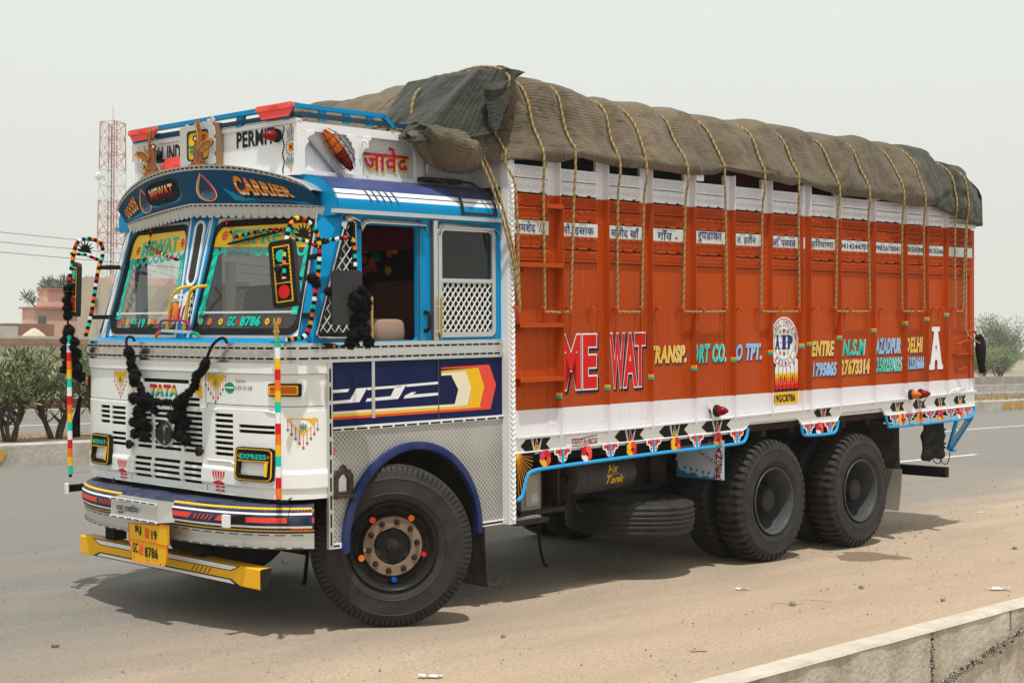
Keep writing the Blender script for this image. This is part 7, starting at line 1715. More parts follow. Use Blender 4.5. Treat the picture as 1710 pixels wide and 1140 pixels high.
for a, b, cc_ in AR:
    k = MB(); zc = 1.058 + max(0, a - 2) * .009 + (.018 if 4.9 < a < 5.3 else 0) - (.0 if a < 6 else .008); zc += .009; h2 = .045 if a < 4 else .041; W_ = b - a
    k.plate([(a, zc), (a + W_ * .18, zc - h2), (b, zc - h2), (b - W_ * .16, zc), (b, zc + h2), (a + W_ * .18, zc + h2)], FA, .0012, BLACK)
    m = (a + b) / 2 + W_ * .02
    for dd in (0, .050):
        PW = [(-.17, 1), (-.085, -1), (0, 1), (.085, -1), (.17, 1)]
        for (pa, sa), (pb, sb_) in zip(PW, PW[1:]):
            xa, xb = m + pa * W_ + dd * W_ * (1 if pa < pb and pa < 0 else -1) * (1 if abs(pa) > .1 or abs(pb) > .1 else 0), m + pb * W_; ww = .0035; k.plate([(xa - ww, zc + sa * h2), (xa + ww, zc + sa * h2), (xb + ww, zc + sb_ * h2), (xb - ww, zc + sb_ * h2)], FA, .002, WHITE)
    for q_ in range(6): k.plate(circ(m + .016 * math.cos(q_ * 1.047), zc - .018 + .013 * math.sin(q_ * 1.047), .011, .009, 8), FA, .003, YEL if cc_ == 0 else RED2)
    k.obj('arrow_painting', fa, False)
k = MB()
k.plate([(1.738, 1.028), (2.138, 1.028), (2.138, 1.112), (1.738, 1.112)], FA, .004, WHITE)
for P_ in ([(1.80, 1.086), (1.90, 1.084), (2.0, 1.096), (2.08, 1.100), (2.08, 1.093), (2.0, 1.089), (1.90, 1.077), (1.80, 1.079)], [(1.80, 1.036), (1.90, 1.032), (2.0, 1.046), (2.08, 1.046), (2.08, 1.040), (2.0, 1.040), (1.90, 1.026), (1.80, 1.030)]): k.plate(P_[::-1], FA, .005, MAROON)
text(k, 'FANTA=BOX', 1.805, 2.085, 1.038, 1.080, FA, .005, MAROON, .004)
k.obj('box_maker_sign', fa, False)
def flower(x, z, r, cs, y=-.022):
    k = MB(); mp = lambda u, v, h: (u, y - h, v)
    for q_ in range(8): a = q_ * PI / 4 + .4; k.plate(circ(x + r * .55 * math.cos(a), z + r * .62 * math.sin(a), r * .40, r * .42, 9), mp, .006 + .001 * (q_ % 2), cs[(q_ // 2) % len(cs)])
    k.plate(circ(x, z, r * .13, n=8), mp, .012, BLACK); k.obj('painted_flower', T, False)
for i, (x, z) in enumerate(((1.519, .958), (1.963, .958), (2.476, .956), (3.013, .957), (3.566, .957), (5.07, .958), (6.498, .963), (6.842, .963), (7.255, .962), (7.655, .963))):
    flower(x, z + .008, .062, [(RED, PINK, YEL, RED2), (CORAL, RED, WHITE, RED2), (RED2, YEL, YEL, RED), (RED, YEL, YEL, CORAL)][i % 4])
for x in (1.704, 2.232, 2.742, 3.287, 3.83, 4.903, 5.241, 6.375, 6.641, 7.054, 7.467, 7.821):
    k = MB(); y = -.022; k.box((x - .010, y - .008, .915), (x + .010, y + .004, 1.020), LBLUE)
    for sg in (-1, 1):
        mp = lambda u, v, h: (x + sg * u, y - h, v)
        W1 = [(.012, .925), (.035, .935), (.048, .955), (.052, .975), (.085, .985), (.092, 1.008), (.080, 1.020), (.012, 1.020)]
        k.plate(W1, mp, .003, WHITE); k.plate([(.012, .965), (.040, .975), (.050, .995), (.078, 1.0), (.070, 1.020), (.012, 1.020)], mp, .004, RED2)
        for a, b in ((.030, .955), (.068, 1.000), (.040, 1.0)): k.plate(circ(a, b, .007, n=7), mp, .006, BLACK)
    k.obj('butterfly_bracket', T, False)
for P in ([(1.235, .692), (1.285, .725), (1.310, .79), (1.335, .850), (1.385, .884), (1.60, .897), (2.69, .912), (3.61, .915), (3.88, .920), (3.945, .940), (3.975, .985), (3.985, 1.04)], [(4.785, 1.02), (4.797, .96), (4.83, .928), (4.95, .918), (5.25, .914), (5.32, .924), (5.36, .96), (5.378, 1.03)], [(6.205, 1.03), (6.225, .975), (6.262, .930), (6.34, .912), (7.2, .908), (7.80, .914), (7.90, .930), (7.962, .975), (7.972, 1.03)]):
    k = MB(); k.tube(curve([(a, -.022, b) for a, b in P], 5), .0135, LBLUE, 9); k.obj('blue_skirt_rail', T)
k = MB(); mp = lambda u, v, h: (u, -.014 - h, v); k.plate([(1.2235, .70), (1.275, .725), (1.30, .79), (1.325, .855), (1.38, .895), (1.42, 1.018), (1.2235, 1.018)], mp, .006, BLACK)
for i in range(11):
    a = -.12 - i * .135; L_ = .20 + .10 * (i / 10) ** .8; e = (1.230 + L_ * math.cos(a) * .80, 1.008 + L_ * math.sin(a)); k.tube([mp(1.232, 1.008, .007), mp(e[0], e[1], .007)], .0022, YEL if i % 2 else ORG, 4)
k.plate([(1.2235, 1.018), (1.285, 1.018), (1.27, .985), (1.24, .965), (1.2235, .965)], mp, .009, ORG); k.plate([(1.2235, 1.018), (1.262, 1.018), (1.25, .99), (1.2235, .98)], mp, .011, YEL); k.obj('sunburst_panel', T, False)
# black sheet standing in for the shade behind the open skirt rail
k = MB(); k.box((1.30, .10, .93), (3.95, .13, 1.02), BLACK); k.obj('skirt_shade_sheet', T, False)
# side lamps on white tabs
for x, z, m in ((3.515, 1.205, LAMPR), (6.62, 1.205, LAMPO), (6.80, 1.205, LAMPR)):
    k = MB(); k.plate([(x - .10, z + .06), (x + .0, z - .06), (x + .10, z - .075), (x + .02, z + .055)][::-1], lambda u, v, h: (u - .02, -.045 - h, v), .006, WHITE); k.beam((x - .02, -.045, z), (x - .02, 0, z), .03, .03, BLACK); tb_ = k.obj('lamp_bracket', T, False)
    bullet((x - .01, -.065, z), (.25, -1, .02), .040, .095, m, tb_)
k = MB(); 
for x in (7.47, 7.55): k.tube(curve([(x + .16, -.03, 1.225), (x + .05, -.05, 1.22), (x - .04, -.05, 1.20), (x - .05, -.04, 1.16)], 4), .008, WHITE, 6)
k.obj('white_hook', T)
# tail grille and number-plate frame below the rear
k = MB(); y0, y1 = .02, 2.3
k.beam((7.62, -.01, .905), (7.66, .10, .60), .03, .03, LBLUE); k.beam((7.93, -.01, .93), (7.68, .10, .60), .04, .045, paint('frame_blue', (.015, .17, .38), .4, .1)); k.beam((7.60, .0, .60), (7.72, .12, .60), .03, .03, LBLUE)
for i in range(16): t = i / 16; z = .60 + .30 * t; xr = 7.68 + (7.93 - 7.68) * t; xl = 7.655 - .04 * t; k.tube([(xl, .09 - .10 * t, z), (xr, .09 - .10 * t, z)], .004, ALU, 4)
for z in (.62, .66, .74, .80): k.beam((7.40, .14, z + .01), (7.66, .14, z), .02, .022, DARK)
k.obj('tail_frame', T)
k = MB(); 
for dy in (0, .08): k.tube(curve([(7.40, .10 + dy, .66), (7.46, .08 + dy, .50), (7.58, .07 + dy, .47), (7.70, .10 + dy, .60)], 6), .005, STRAP, 5)
k.obj('loose_cable', T)

# ================================================================== load, tarpaulin, ropes
def boxthing(name, label, cat, a, b, m, group=None):
    k = MB(); k.box(a, b, m)
    for i in range(1, 5): z = a[2] + (b[2] - a[2]) * i / 5; k.box((a[0] - .008, a[1] - .008, z - .02), (b[0] + .008, b[1] + .008, z + .02), m)
    return single(k, name, label, cat, a, group, smooth=False)
boxthing('crate', 'dark blue crates seen under the tarp edge above the second bay', 'crate', (1.30, .12, 1.1), (2.25, 2.4, 3.40), paint('crate_navy', (.012, .016, .035), .6, .1), 'crates under the tarpaulin')
boxthing('crate', 'dark green crates seen under the tarp edge above the third bay', 'crate', (2.30, .14, 1.1), (3.35, 2.4, 3.42), paint('crate_green', (.008, .03, .014), .6, .1), 'crates under the tarpaulin')
boxthing('crate', 'near-black crates seen under the tarp edge above the fifth bay', 'crate', (3.40, .12, 1.1), (4.0, 2.4, 3.40), paint('crate_black', (.012, .013, .018), .6, .1), 'crates under the tarpaulin')
boxthing('crate', 'dark red crates seen under the tarp edge left of the permit roundel', 'crate', (4.05, .14, 1.1), (5.0, 2.4, 3.42), paint('crate_red', (.09, .012, .012), .6, .1), 'crates under the tarpaulin')
boxthing('crate', 'brownish black crates seen under the rear half of the tarp', 'crate', (5.05, .16, 1.1), (7.55, 2.4, 3.36), paint('crate_brown', (.02, .013, .011), .6, .1), 'crates under the tarpaulin')

ROPX = [1.139, 1.427, 1.766, 2.228, 2.539, 3.056, 3.566, 4.089, 4.62, 5.253, 5.749, 6.35, 6.746, 7.403, 7.60]
def tarpmat():
    m, t, b = nodes('striped_canvas'); n = t.nodes; L = t.links
    uv = n.new('ShaderNodeUVMap'); uv.uv_map = 'cloth'; tc = n.new('ShaderNodeTexCoord'); sp = n.new('ShaderNodeSeparateXYZ')
    wv = n.new('ShaderNodeTexNoise'); wv.inputs['Scale'].default_value = 2.5; wv.inputs['Detail'].default_value = 5; L.new(uv.outputs[0], wv.inputs['Vector'])
    ad = n.new('ShaderNodeVectorMath'); ad.operation = 'MULTIPLY_ADD'; ad.inputs[1].default_value = (.03, .03, .03); L.new(wv.outputs[1], ad.inputs[0]); L.new(uv.outputs[0], ad.inputs[2]); L.new(ad.outputs[0], sp.inputs[0])
    def mth(op, a, bb=0.0):
        k = n.new('ShaderNodeMath'); k.operation = op
        for i, v in enumerate((a, bb)):
            if isinstance(v, (int, float)): k.inputs[i].default_value = v
            else: L.new(v, k.inputs[i])
        return k.outputs[0]
    pp = mth('PINGPONG', mth('DIVIDE', sp.outputs[1], .026), .5); mr = n.new('ShaderNodeMapRange'); mr.interpolation_type = 'SMOOTHSTEP'; mr.inputs[1].default_value = .02; mr.inputs[2].default_value = .17; mr.inputs[3].default_value = 1; mr.inputs[4].default_value = 0; L.new(pp, mr.inputs[0])
    n1 = n.new('ShaderNodeTexNoise'); n1.inputs['Scale'].default_value = 1.1; n1.inputs['Detail'].default_value = 9; n1.inputs['Roughness'].default_value = .65; L.new(tc.outputs['Object'], n1.inputs['Vector'])
    n2 = n.new('ShaderNodeTexNoise'); n2.inputs['Scale'].default_value = 14; n2.inputs['Detail'].default_value = 4; L.new(tc.outputs['Object'], n2.inputs['Vector'])
    cr = n.new('ShaderNodeValToRGB'); e = cr.color_ramp.elements; e[0].position = .32; e[0].color = (.075, .056, .034, 1); e[1].position = .70; e[1].color = (.185, .140, .088, 1); L.new(n1.outputs[0], cr.inputs[0])
    at = n.new('ShaderNodeVertexColor'); at.layer_name = 'patch'
    dk = n.new('ShaderNodeMix'); dk.data_type = 'RGBA'; dk.inputs[7].default_value = (.040, .043, .033, 1); L.new(cr.outputs[0], dk.inputs[6]); sepc = n.new('ShaderNodeSeparateColor'); L.new(at.outputs[0], sepc.inputs[0]); L.new(sepc.outputs[0], dk.inputs[0])
    x = n.new('ShaderNodeMix'); x.data_type = 'RGBA'; x.blend_type = 'MULTIPLY'; x.inputs[7].default_value = (.40, .36, .31, 1); L.new(dk.outputs[2], x.inputs[6])
    f = mth('MULTIPLY', mr.outputs[0], mth('ADD', .25, mth('MULTIPLY', n2.outputs[0], 1.1))); L.new(f, x.inputs[0]); L.new(x.outputs[2], b.inputs['Base Color'])
    b.inputs['Roughness'].default_value = .9; b.inputs['Specular IOR Level'].default_value = .2; b.inputs['Sheen Weight'].default_value = .15
    n3 = n.new('ShaderNodeTexNoise'); n3.inputs['Scale'].default_value = 9; n3.inputs['Detail'].default_value = 7; n3.inputs['Distortion'].default_value = .6; L.new(tc.outputs['Object'], n3.inputs['Vector'])
    h = mth('ADD', mth('MULTIPLY', n3.outputs[0], 1.0), mth('MULTIPLY', mr.outputs[0], -.08)); bp = n.new('ShaderNodeBump'); bp.inputs['Strength'].default_value = .9; bp.inputs['Distance'].default_value = .045; L.new(h, bp.inputs['Height']); L.new(bp.outputs[0], b.inputs['Normal'])
    return m
TARP = tarpmat()
HEM = [(.446, 3.186), (.52, 3.06), (.605, 2.984), (.72, 2.945), (.826, 2.940), (1.0, 2.985), (1.172, 3.045), (1.597, 3.047), (1.76, 3.085), (1.852, 3.10), (2.183, 3.063), (2.602, 3.069), (3.12, 3.058), (3.45, 3.085), (3.60, 3.130), (3.85, 3.115), (4.138, 3.09), (4.537, 3.062), (4.70, 3.094), (4.85, 3.080), (5.295, 3.020), (5.75, 3.030), (6.015, 3.027), (6.40, 3.00), (6.679, 2.990), (6.92, 3.012), (7.03, 3.02), (7.25, 2.96), (7.516, 2.915), (7.832, 2.871), (8.02, 2.86)]
X0, X1 = .50, 8.015; Y1 = 2.70
def ynear(x): return -.088 + .30 * smooth01(1.30, .80, x) if x < 1.30 else -.088
NXs, NYs = 420, 130
per = []
for i in range(NXs): per.append((X0 + (X1 - X0) * i / NXs, 'N'))
for i in range(NYs): per.append((i / NYs, 'R'))
for i in range(150): per.append((X1 - (X1 - X0) * i / 150, 'F'))
for i in range(NYs): per.append((1 - i / NYs, 'H'))
prof_ = [0, .04, .08, .12, .17, .22, .27, .31, .35, .39, .44, .49, .54, .59, .64, .69, .74, .78, .82, .86, .90, .94, .98, 1.02, 1.06, 1.12, 1.20, 1.30, 1.42, 1.56, 1.75, 1.95, 2.2, 2.5]
def tv(pi, q_):
    t, sd = per[pi]
    yn0 = ynear(X0)
    if sd == 'N': x, y = t, ynear(t); nx, ny = 0, -1
    elif sd == 'R': x, y = X1, ynear(X1) + (Y1 - ynear(X1)) * t; nx, ny = 1, 0
    elif sd == 'F': x, y = t, Y1 - .3 * smooth01(1.3, .8, t); nx, ny = 0, 1
    else: x, y = X0, yn0 + (Y1 - .3 - yn0) * t; nx, ny = -1, 0
    hem = interp(HEM, x) if sd in 'N' else (2.865 if sd == 'R' else (3.0 if sd == 'F' else 3.19 - .0 * t))
    if sd == 'R': hem = 2.865 - .05 * math.sin(PI * t)
    # profile: q 0..0.35 hem to bend, 0.35..1.0 up to shoulder, above: over the top
    bend = 3.165
    if q_ <= .35: z = hem + (bend - hem) * (q_ / .35); ins = 0
    elif q_ <= 1.0: u = (q_ - .35) / .65; z = bend + (3.56 - bend) * u; ins = .155 * u ** 1.15
    else: u = q_ - 1.0; ins = .155 + u * .62; z = 3.56 + .075 * (1 - math.exp(-u * 6)) + .03 * (1 - math.exp(-u * 1.5))
    # stretch inset at the two ends: long sloping front and rear
    insx = ins * (3.6 if q_ <= 1 else 1) + (0 if q_ <= 1 else .155 * 2.6); rx = ins * (1.7 if q_ <= 1 else 1) + (0 if q_ <= 1 else .155 * .7)
    yA, yB = (ynear(x) if sd != 'H' else yn0) , Y1
    cxm, cym = (X0 + X1) / 2, 1.30
    px, py = x, y
    px = max(px, X0 + insx) if px < cxm else min(px, X1 - rx)
    lowy = ynear(px) if px > X0 else yn0
    py = max(min(py, Y1 - ins), -.088 + ins + (.30 * smooth01(1.30, .80, x) * max(0, 1 - ins / .22) if x < 1.3 else 0)) 
    px = min(max(px, X0 + insx), X1 - rx)
    if py > 1.30 and sd == 'N': py = 1.30
    if py < 1.30 and sd == 'F': py = 1.30
    # load heights
    hump = .085 * math.exp(-((px - 1.45) / .55) ** 2) * smooth01(.6, 1.05, q_) + .03 * noise.noise((px * 1.1, py * .8, 3)) * smooth01(.5, 1.1, q_)
    z += hump
    if sd == 'R' : z -= .10 * smooth01(.6, 1.0, q_) * smooth01(7.3, 8.0, px) 
    z -= .10 * smooth01(7.0, 7.9, px) * smooth01(.4, 1.0, q_)
    if sd in 'NF' or q_ > .9:
        for r in ROPX:
            d = px - r
            if abs(d) < .5:
                g = math.exp(-(d / .045) ** 2); g2 = math.exp(-(d / .16) ** 2)
                z -= (.040 * g2 + .018 * g) * smooth01(.80, 1.0, q_) * (1 if q_ < 1.6 else .5)
                pin = (.022 * g + .018 * g2) * smooth01(.15, .35, q_)
                if sd == 'N': py += pin - (.012 if .28 < q_ < .42 else 0) * g2
                z += .030 * g2 * (1 - abs(q_ - .35) / .35) if q_ < .7 else 0
    # wrinkles
    if sd == 'N':
        L_ = min(abs(px - r) for r in ROPX); sag = noise.noise((px * 1.3, z * 2.2, 1)) * .060 + max(0, noise.noise((px * 2.4 - z * 3.5, z * 1.2 + px, 17))) * .05 + noise.noise((px * 3.6 + z * 2.5, z * 3.0, 4)) * .022 + abs(noise.noise((px * 5 - z * 6, z * 4, 7))) * .030
        vert = noise.noise((px * 9, z * 1.2, 11)) * .012 + noise.noise((px * 22, z * 5, 15)) * .004
        big = 1 + 1.4 * smooth01(1.6, 1.0, px) + .8 * smooth01(6.8, 7.6, px)
        py -= (sag + vert) * big * min(1, .35 + q_ * 1.5); z += noise.noise((px * 2.2, q_ * 3, 21)) * .014 * smooth01(.4, 1, q_)
        if q_ < .35: py -= .035 * math.sin(PI * q_ / .35) * (0.6 + noise.noise((px * 2, 0, 30)))
    elif sd == 'H': f = noise.noise((py * 5, z * 1.5, 3)) * .075 + noise.noise((py * 13, z * 2, 3)) * .028 + abs(noise.noise((py * 8, z * 3, 13))) * .04; px -= f
    elif sd == 'R': px += noise.noise((py * 3, z * 2, 5)) * .05 + noise.noise((py * 9, z * 2, 8)) * .02
    if q_ > 1: z += noise.noise((px * 2.5, py * 2.5, 2)) * .022 + abs(noise.noise((px * 5, py * 3, 9))) * .022
    return (px, py, z)
NP = len(per); vs = []; uvs = []
for j, q_ in enumerate(prof_):
    for i in range(NP): vs.append(tv(i, q_))
fs = []
for j in range(len(prof_) - 1):
    for i in range(NP): i2 = (i + 1) % NP; fs.append((j * NP + i, j * NP + i2, (j + 1) * NP + i2, (j + 1) * NP + i))
k = MB((1.2, 0, 3.1)); k.add(vs, fs, TARP); tp = single(k, 'tarpaulin', 'olive brown striped canvas tarpaulin roped over the truck load', 'tarpaulin', (1.2, 0, 3.1))
CLOTHS = []; BASEC = {}
def cloth_attr(o, f_uv, f_p):
    CLOTHS.append(o); BASEC[o.name] = Vector(o.matrix_basis.translation); BASEC[o.name] = BM.inverted() @ o.matrix_basis.translation
    me = o.data; u = me.uv_layers.new(name='cloth'); c = me.color_attributes.new(name='patch', type='FLOAT_COLOR', domain='POINT')
    for l in me.loops: u.data[l.index].uv = f_uv(l.vertex_index)
    for i, v in enumerate(me.vertices): p = f_p(i, v.co); c.data[i].color = (p, p, p, 1)
def tuv(i):
    j, a = divmod(i, NP); t, sd = per[a]; v = vs[i]; q_ = prof_[j]
    if sd == 'H' : return (v[2], v[1] * .72)
    if v[0] < 1.25 + .25 * (q_ - .5) and q_ > .35 and sd == 'N': return (v[2], v[0] + v[1])
    return (v[0], q_ * .62 + .25 * v[2])
def tpatch(i, co):
    x, z = vs[i][0], vs[i][2]; a = smooth01(6.78, 6.86, x - (3.6 - z) * .25 + .03 * noise.noise((z * 9, 0, 0))); return a * .85
cloth_attr(tp, tuv, tpatch); md = tp.modifiers.new('thickness', 'SOLIDIFY'); md.thickness = .006
# second, darker canvas thrown over the front corner
def cloth_sheet(name, label, grid, uvf, patch, base):
    H_, W_ = len(grid), len(grid[0]); k = MB(base); k.add([p for r in grid for p in r], [(j * W_ + i, j * W_ + i + 1, (j + 1) * W_ + i + 1, (j + 1) * W_ + i) for j in range(H_ - 1) for i in range(W_ - 1)], TARP); o = single(k, name, label, 'canvas', base)
    cloth_attr(o, uvf, lambda i, co: patch); m = o.modifiers.new('thickness', 'SOLIDIFY'); m.thickness = .006; return o
G = []
for j in range(34):
    v = j / 33; row = []
    for i in range(60):
        u = i / 59                            # u from the front face round to the near side
        if u < .5: x = .74 + .30 * (1 - 0) - .0; y = .95 - (.95 - .20) * (u / .5); fx, fy = -1, 0
        topz = 3.66; botz = 3.19 + .07 * math.sin(u * 9) + (.0 if u < .75 else (u - .75) * 1.3)
        z = botz + (topz - botz) * v; sl_ = 1 - (z - 3.17) / .45
        if u < .5: px, py = 1.06 - .50 * sl_, .95 - .72 * (u / .5)
        else: t = (u - .5) / .5; ang_ = min(1, t * 3) * PI / 2; px = 1.06 - .50 * sl_ * (1 - min(1, t * 2.2)) + .34 * t * v ** .4 - .10 * (1 - v) * t; py = .23 - .17 * min(1, t * 2) - .03 * sl_
        f = noise.noise((u * 9, v * 1.1, 2)) * .055 + noise.noise((u * 22, v * 2, 5)) * .022; px -= f * (1.2 if u < .6 else .5) + .06; py -= (.085 + abs(f) * .9)
        row.append((px, py, z + .012 * noise.noise((u * 7, v * 4, 8))))
    G.append(row)
for j in range(8):                           # carry on over the top
    v = (j + 1) / 8; row = []
    for i in range(60): p = G[33][i]; u = i / 59; row.append((p[0] + .30 * v * (1 - u) + .05 * v, p[1] + .28 * v * u + .05 * v, p[2] + .055 * math.sin(v * 1.7) + .015 * noise.noise((u * 9, v * 3, 1))))
    G.append(row)
cloth_sheet('dark_canvas', 'dark green-grey canvas thrown over the front corner of the load', G, lambda i: ((i // 60) * .016, (i % 60) * .022), 1.0, (1.0, .2, 3.2))
# bundled fold of the tarp over the headboard
G = []
for j in range(26):
    v = j / 25; row = []
    for i in range(44):
        u = i / 43; a = v * PI * 1.15; x = .50 + .75 * u; zt = 3.245 - .04 * u; zb = interp([(0, 3.18), (.10, 3.06), (.22, 2.985), (.42, 2.945), (.62, 2.95), (.8, 3.0), (1, 3.05)], u); zc, hz = (zt + zb) / 2, (zt - zb) / 2
        y = .26 - (.12 + .15 * math.sin(PI * min(1, u * 1.3 + .12))) * math.sin(a * .87) - .12 * u; z = zc + hz * math.cos(a * .87)
        f = noise.noise((u * 6 + v * 3, v * 5, 3)) * .035 + abs(noise.noise((u * 9, v * 9 - u * 7, 6))) * .035; row.append((x + .02 * f, y - f, z + f * .4))
    G.append(row)
cloth_sheet('canvas_fold', 'bulging folded end of the brown canvas hanging over the headboard side', G, lambda i: ((i % 44) * .018, (i // 44) * .022), .12, (.8, .1, 3.1))
# ropes
ROPEM = paint('rope_tan', (.40, .285, .125), .85, .14, scale=20, dcol=(.3, .2, .1), spec=.2)
ROPED = paint('rope_twist_dark', (.22, .145, .06), .85, .10, scale=20)  # darker strand paints in the shaded grooves of the twist
def ropemesh(k, P, r=.0100, pitch=.055, step=.009, strands=3):
    Q = resample(P, step); ref = None; fr = []
    for i, p in enumerate(Q):
        d = (Q[min(i + 1, len(Q) - 1)] - Q[max(i - 1, 0)]).normalized()
        if ref is None: ref = d.orthogonal().normalized()
        ref = (ref - d * ref.dot(d)).normalized(); fr.append((p, ref.copy(), d.cross(ref)))
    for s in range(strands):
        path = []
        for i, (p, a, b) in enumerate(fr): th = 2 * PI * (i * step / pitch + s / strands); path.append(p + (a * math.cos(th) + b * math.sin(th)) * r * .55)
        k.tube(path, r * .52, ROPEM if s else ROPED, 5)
from mathutils.bvhtree import BVHTree
_bv = []; _bf = []
for o in CLOTHS:
    n_ = len(_bv); b0 = BASEC[o.name]; _bv += [v.co + b0 for v in o.data.vertices]; _bf += [tuple(i + n_ for i in p.vertices) for p in o.data.polygons]
BVH = BVHTree.FromPolygons(_bv, _bf)
def drape(xb):
    P = []; c = Vector((xb, 1.3, 3.0)); sk = max(0, 1.5 - xb) * 3.2
    for i in range(70):
        a = math.radians(179.6 - 172 * i / 69); d = Vector((0, math.cos(a), math.sin(a))); c.x = xb + sk * smooth01(12, 40, i); h = BVH.ray_cast(c + d * 4, -d, 5)
        if h[0] is None or h[0].z < 3.055: continue
        P.append(h[0] + d * .017)
    Q = []
    for i, p in enumerate(P): w_ = P[max(0, i - 1):i + 2]; Q.append(sum(w_, Vector()) / len(w_))
    return Q
def rope_up(xh, xb, i):
    D = drape(xb); n = max(3, int(len(D) * .40)); e = D[0]
    return [(xh, -.048, 2.005), (xh + (xb - xh) * .25, -.062, 2.30), (xh + (xb - xh) * .75, min(-.09, e.y * .75), 2.85), (xb, e.y - .004, 3.0)] + [tuple(p) for p in D[:n]]
def over(xb): D = drape(xb); n = max(3, int(len(D) * .40)); return [tuple(p) for p in D[n - 1::2]] + [(xb, 2.74, 3.05)]
LOOPS = [(1.50, 1.427, 1.771, 1.766, 'rope loop over the tarp hooked beside the ladder, second rope from the cab'), (2.29, 2.228, 2.578, 2.539, 'rope loop hooked above the last letters of the big red name'), (3.087, 3.056, 3.664, 3.566, 'rope loop hooked above the yellow and green company words'), (4.145, 4.089, 4.719, 4.62, 'rope loop whose lower run passes just above the permit roundel'), (5.303, 5.253, 5.885, 5.749, 'rope loop hooked above the letters N.S.M'), (6.472, 6.35, 6.896, 6.746, 'rope loop hooked above the yellow word at the rear'), (7.512, 7.403, 7.688, 7.60, 'narrow rearmost rope loop beside the rear corner post')]
for h1, b1, h2, b2, lab in LOOPS:
    k = MB(); up1 = curve(rope_up(h1, b1, 0), 3); up2 = curve(rope_up(h2, b2, 0), 3)
    
    # visible part twisted; the run over the top plain
    ropemesh(k, up1[::-1] + [Vector((h1 + .01, -.05, 1.998)), Vector(((h1 + h2) / 2, -.052, 1.994)), Vector((h2 - .01, -.05, 1.998))] + up2)
    for b in (b1, b2): k.tube(curve(over(b), 2), .0125, ROPEM, 6)
    single(k, 'rope', lab, 'rope', (h1, -.05, 2.0), 'ropes tying down the tarpaulin')
k = MB(); up1 = curve(rope_up(1.245, 1.139, 0), 3); ropemesh(k, up1); single(k, 'rope', 'single rope nearest the cab running from the dark canvas down to the first hook', 'rope', (1.245, -.05, 2.0), 'ropes tying down the tarpaulin')
k = MB()
for dx, dz in ((0, 0), (.045, .012)): ropemesh(k, curve([(.80 + dx, .20, 3.245 + dz), (.845 + dx, .085, 3.235 + dz), (.90 + dx, .03, 3.10), (1.0 + dx, -.02, 2.86), (1.10 + dx * .8, -.045, 2.58), (1.18 + dx * .5, -.055, 2.33), (1.225, -.055, 2.10), (1.245, -.05, 2.02)], 6))
single(k, 'rope', 'doubled slanting rope crossing the white corner strip behind the cab', 'rope', (1.245, -.05, 2.02), 'ropes tying down the tarpaulin')
k = MB(); ropemesh(k, curve([(7.62, -.13, 3.10), (7.66, -.10, 2.80), (7.72, -.06, 2.4), (7.735, -.05, 2.02), (7.74, -.05, 1.80), (7.80, -.09, 1.72), (7.93, -.12, 1.66), (7.99, -.10, 1.62)], 6)); single(k, 'rope', 'rope at the rear corner post tied around the black bundle', 'rope', (7.74, -.05, 1.7), 'ropes tying down the tarpaulin')
k = MB(); ropemesh(k, curve([(.88, .55, 3.56), (.78, .50, 3.50), (.72, .47, 3.38), (.70, .45, 3.22)], 6)); ropemesh(k, curve([(.30, .42, 3.222), (.42, .40, 3.24), (.60, .38, 3.225), (.70, .345, 3.25), (.735, .335, 3.20), (.745, .335, 3.10), (.76, .34, 3.06)], 6)); ropemesh(k, curve([(.62, .40, 3.24), (.72, .36, 3.262), (.775, .335, 3.22), (.785, .335, 3.12), (.77, .34, 3.06)], 6)); single(k, 'rope', 'rope looped over the blue roof rail and knotted to the headboard cleat', 'rope', (.75, .34, 3.06), 'ropes tying down the tarpaulin')
for z, x in ((3.10, .155), (3.05, .75)):
    k = MB(); k.tube(curve([(x, HY - .003, z - .10), (x, HY - .02, z), (x + .012, HY - .035, z + .02), (x + .03, HY - .045, z), (x + .03, HY - .045, z - .03)], 4), .008, WHITE, 6); k.obj('cleat', T)
# black bundle at the rear
k = MB(); P = curve([(7.92, -.09, 1.75), (7.95, -.10, 1.68), (7.955, -.10, 1.58), (7.97, -.10, 1.46), (8.0, -.10, 1.38)], 6); k.tube(P, [.02 + .034 * math.sin(PI * min(.85, .12 + i / len(P))) + .006 * noise.noise((i * .7, 0, 0)) for i in range(len(P))], STRAP, 12); single(k, 'cloth_bundle', 'long black cloth bundle hanging from the rear corner of the cargo body', 'bundle', (7.93, -.1, 1.75))
k = MB(); k.tube(curve([(7.60, -.02, 1.66), (7.72, -.06, 1.70), (7.80, -.07, 1.68)], 4), .011, ORANGE2, 6); k.tube(curve([(7.78, -.02, 1.78), (7.86, -.07, 1.80), (7.92, -.08, 1.74)], 4), .012, ORANGE2, 6); k.box((7.55, -.05, 1.56), (7.88, 0, 1.575), ORANGE); k.box((7.55, -.0, 1.53), (7.88, -.003, 1.56), ORANGE); k.tube(curve([(7.62, -.02, 1.40), (7.72, -.06, 1.43), (7.78, -.05, 1.40)], 4), .010, ORANGE2, 6); k.obj('rear_latch', T)
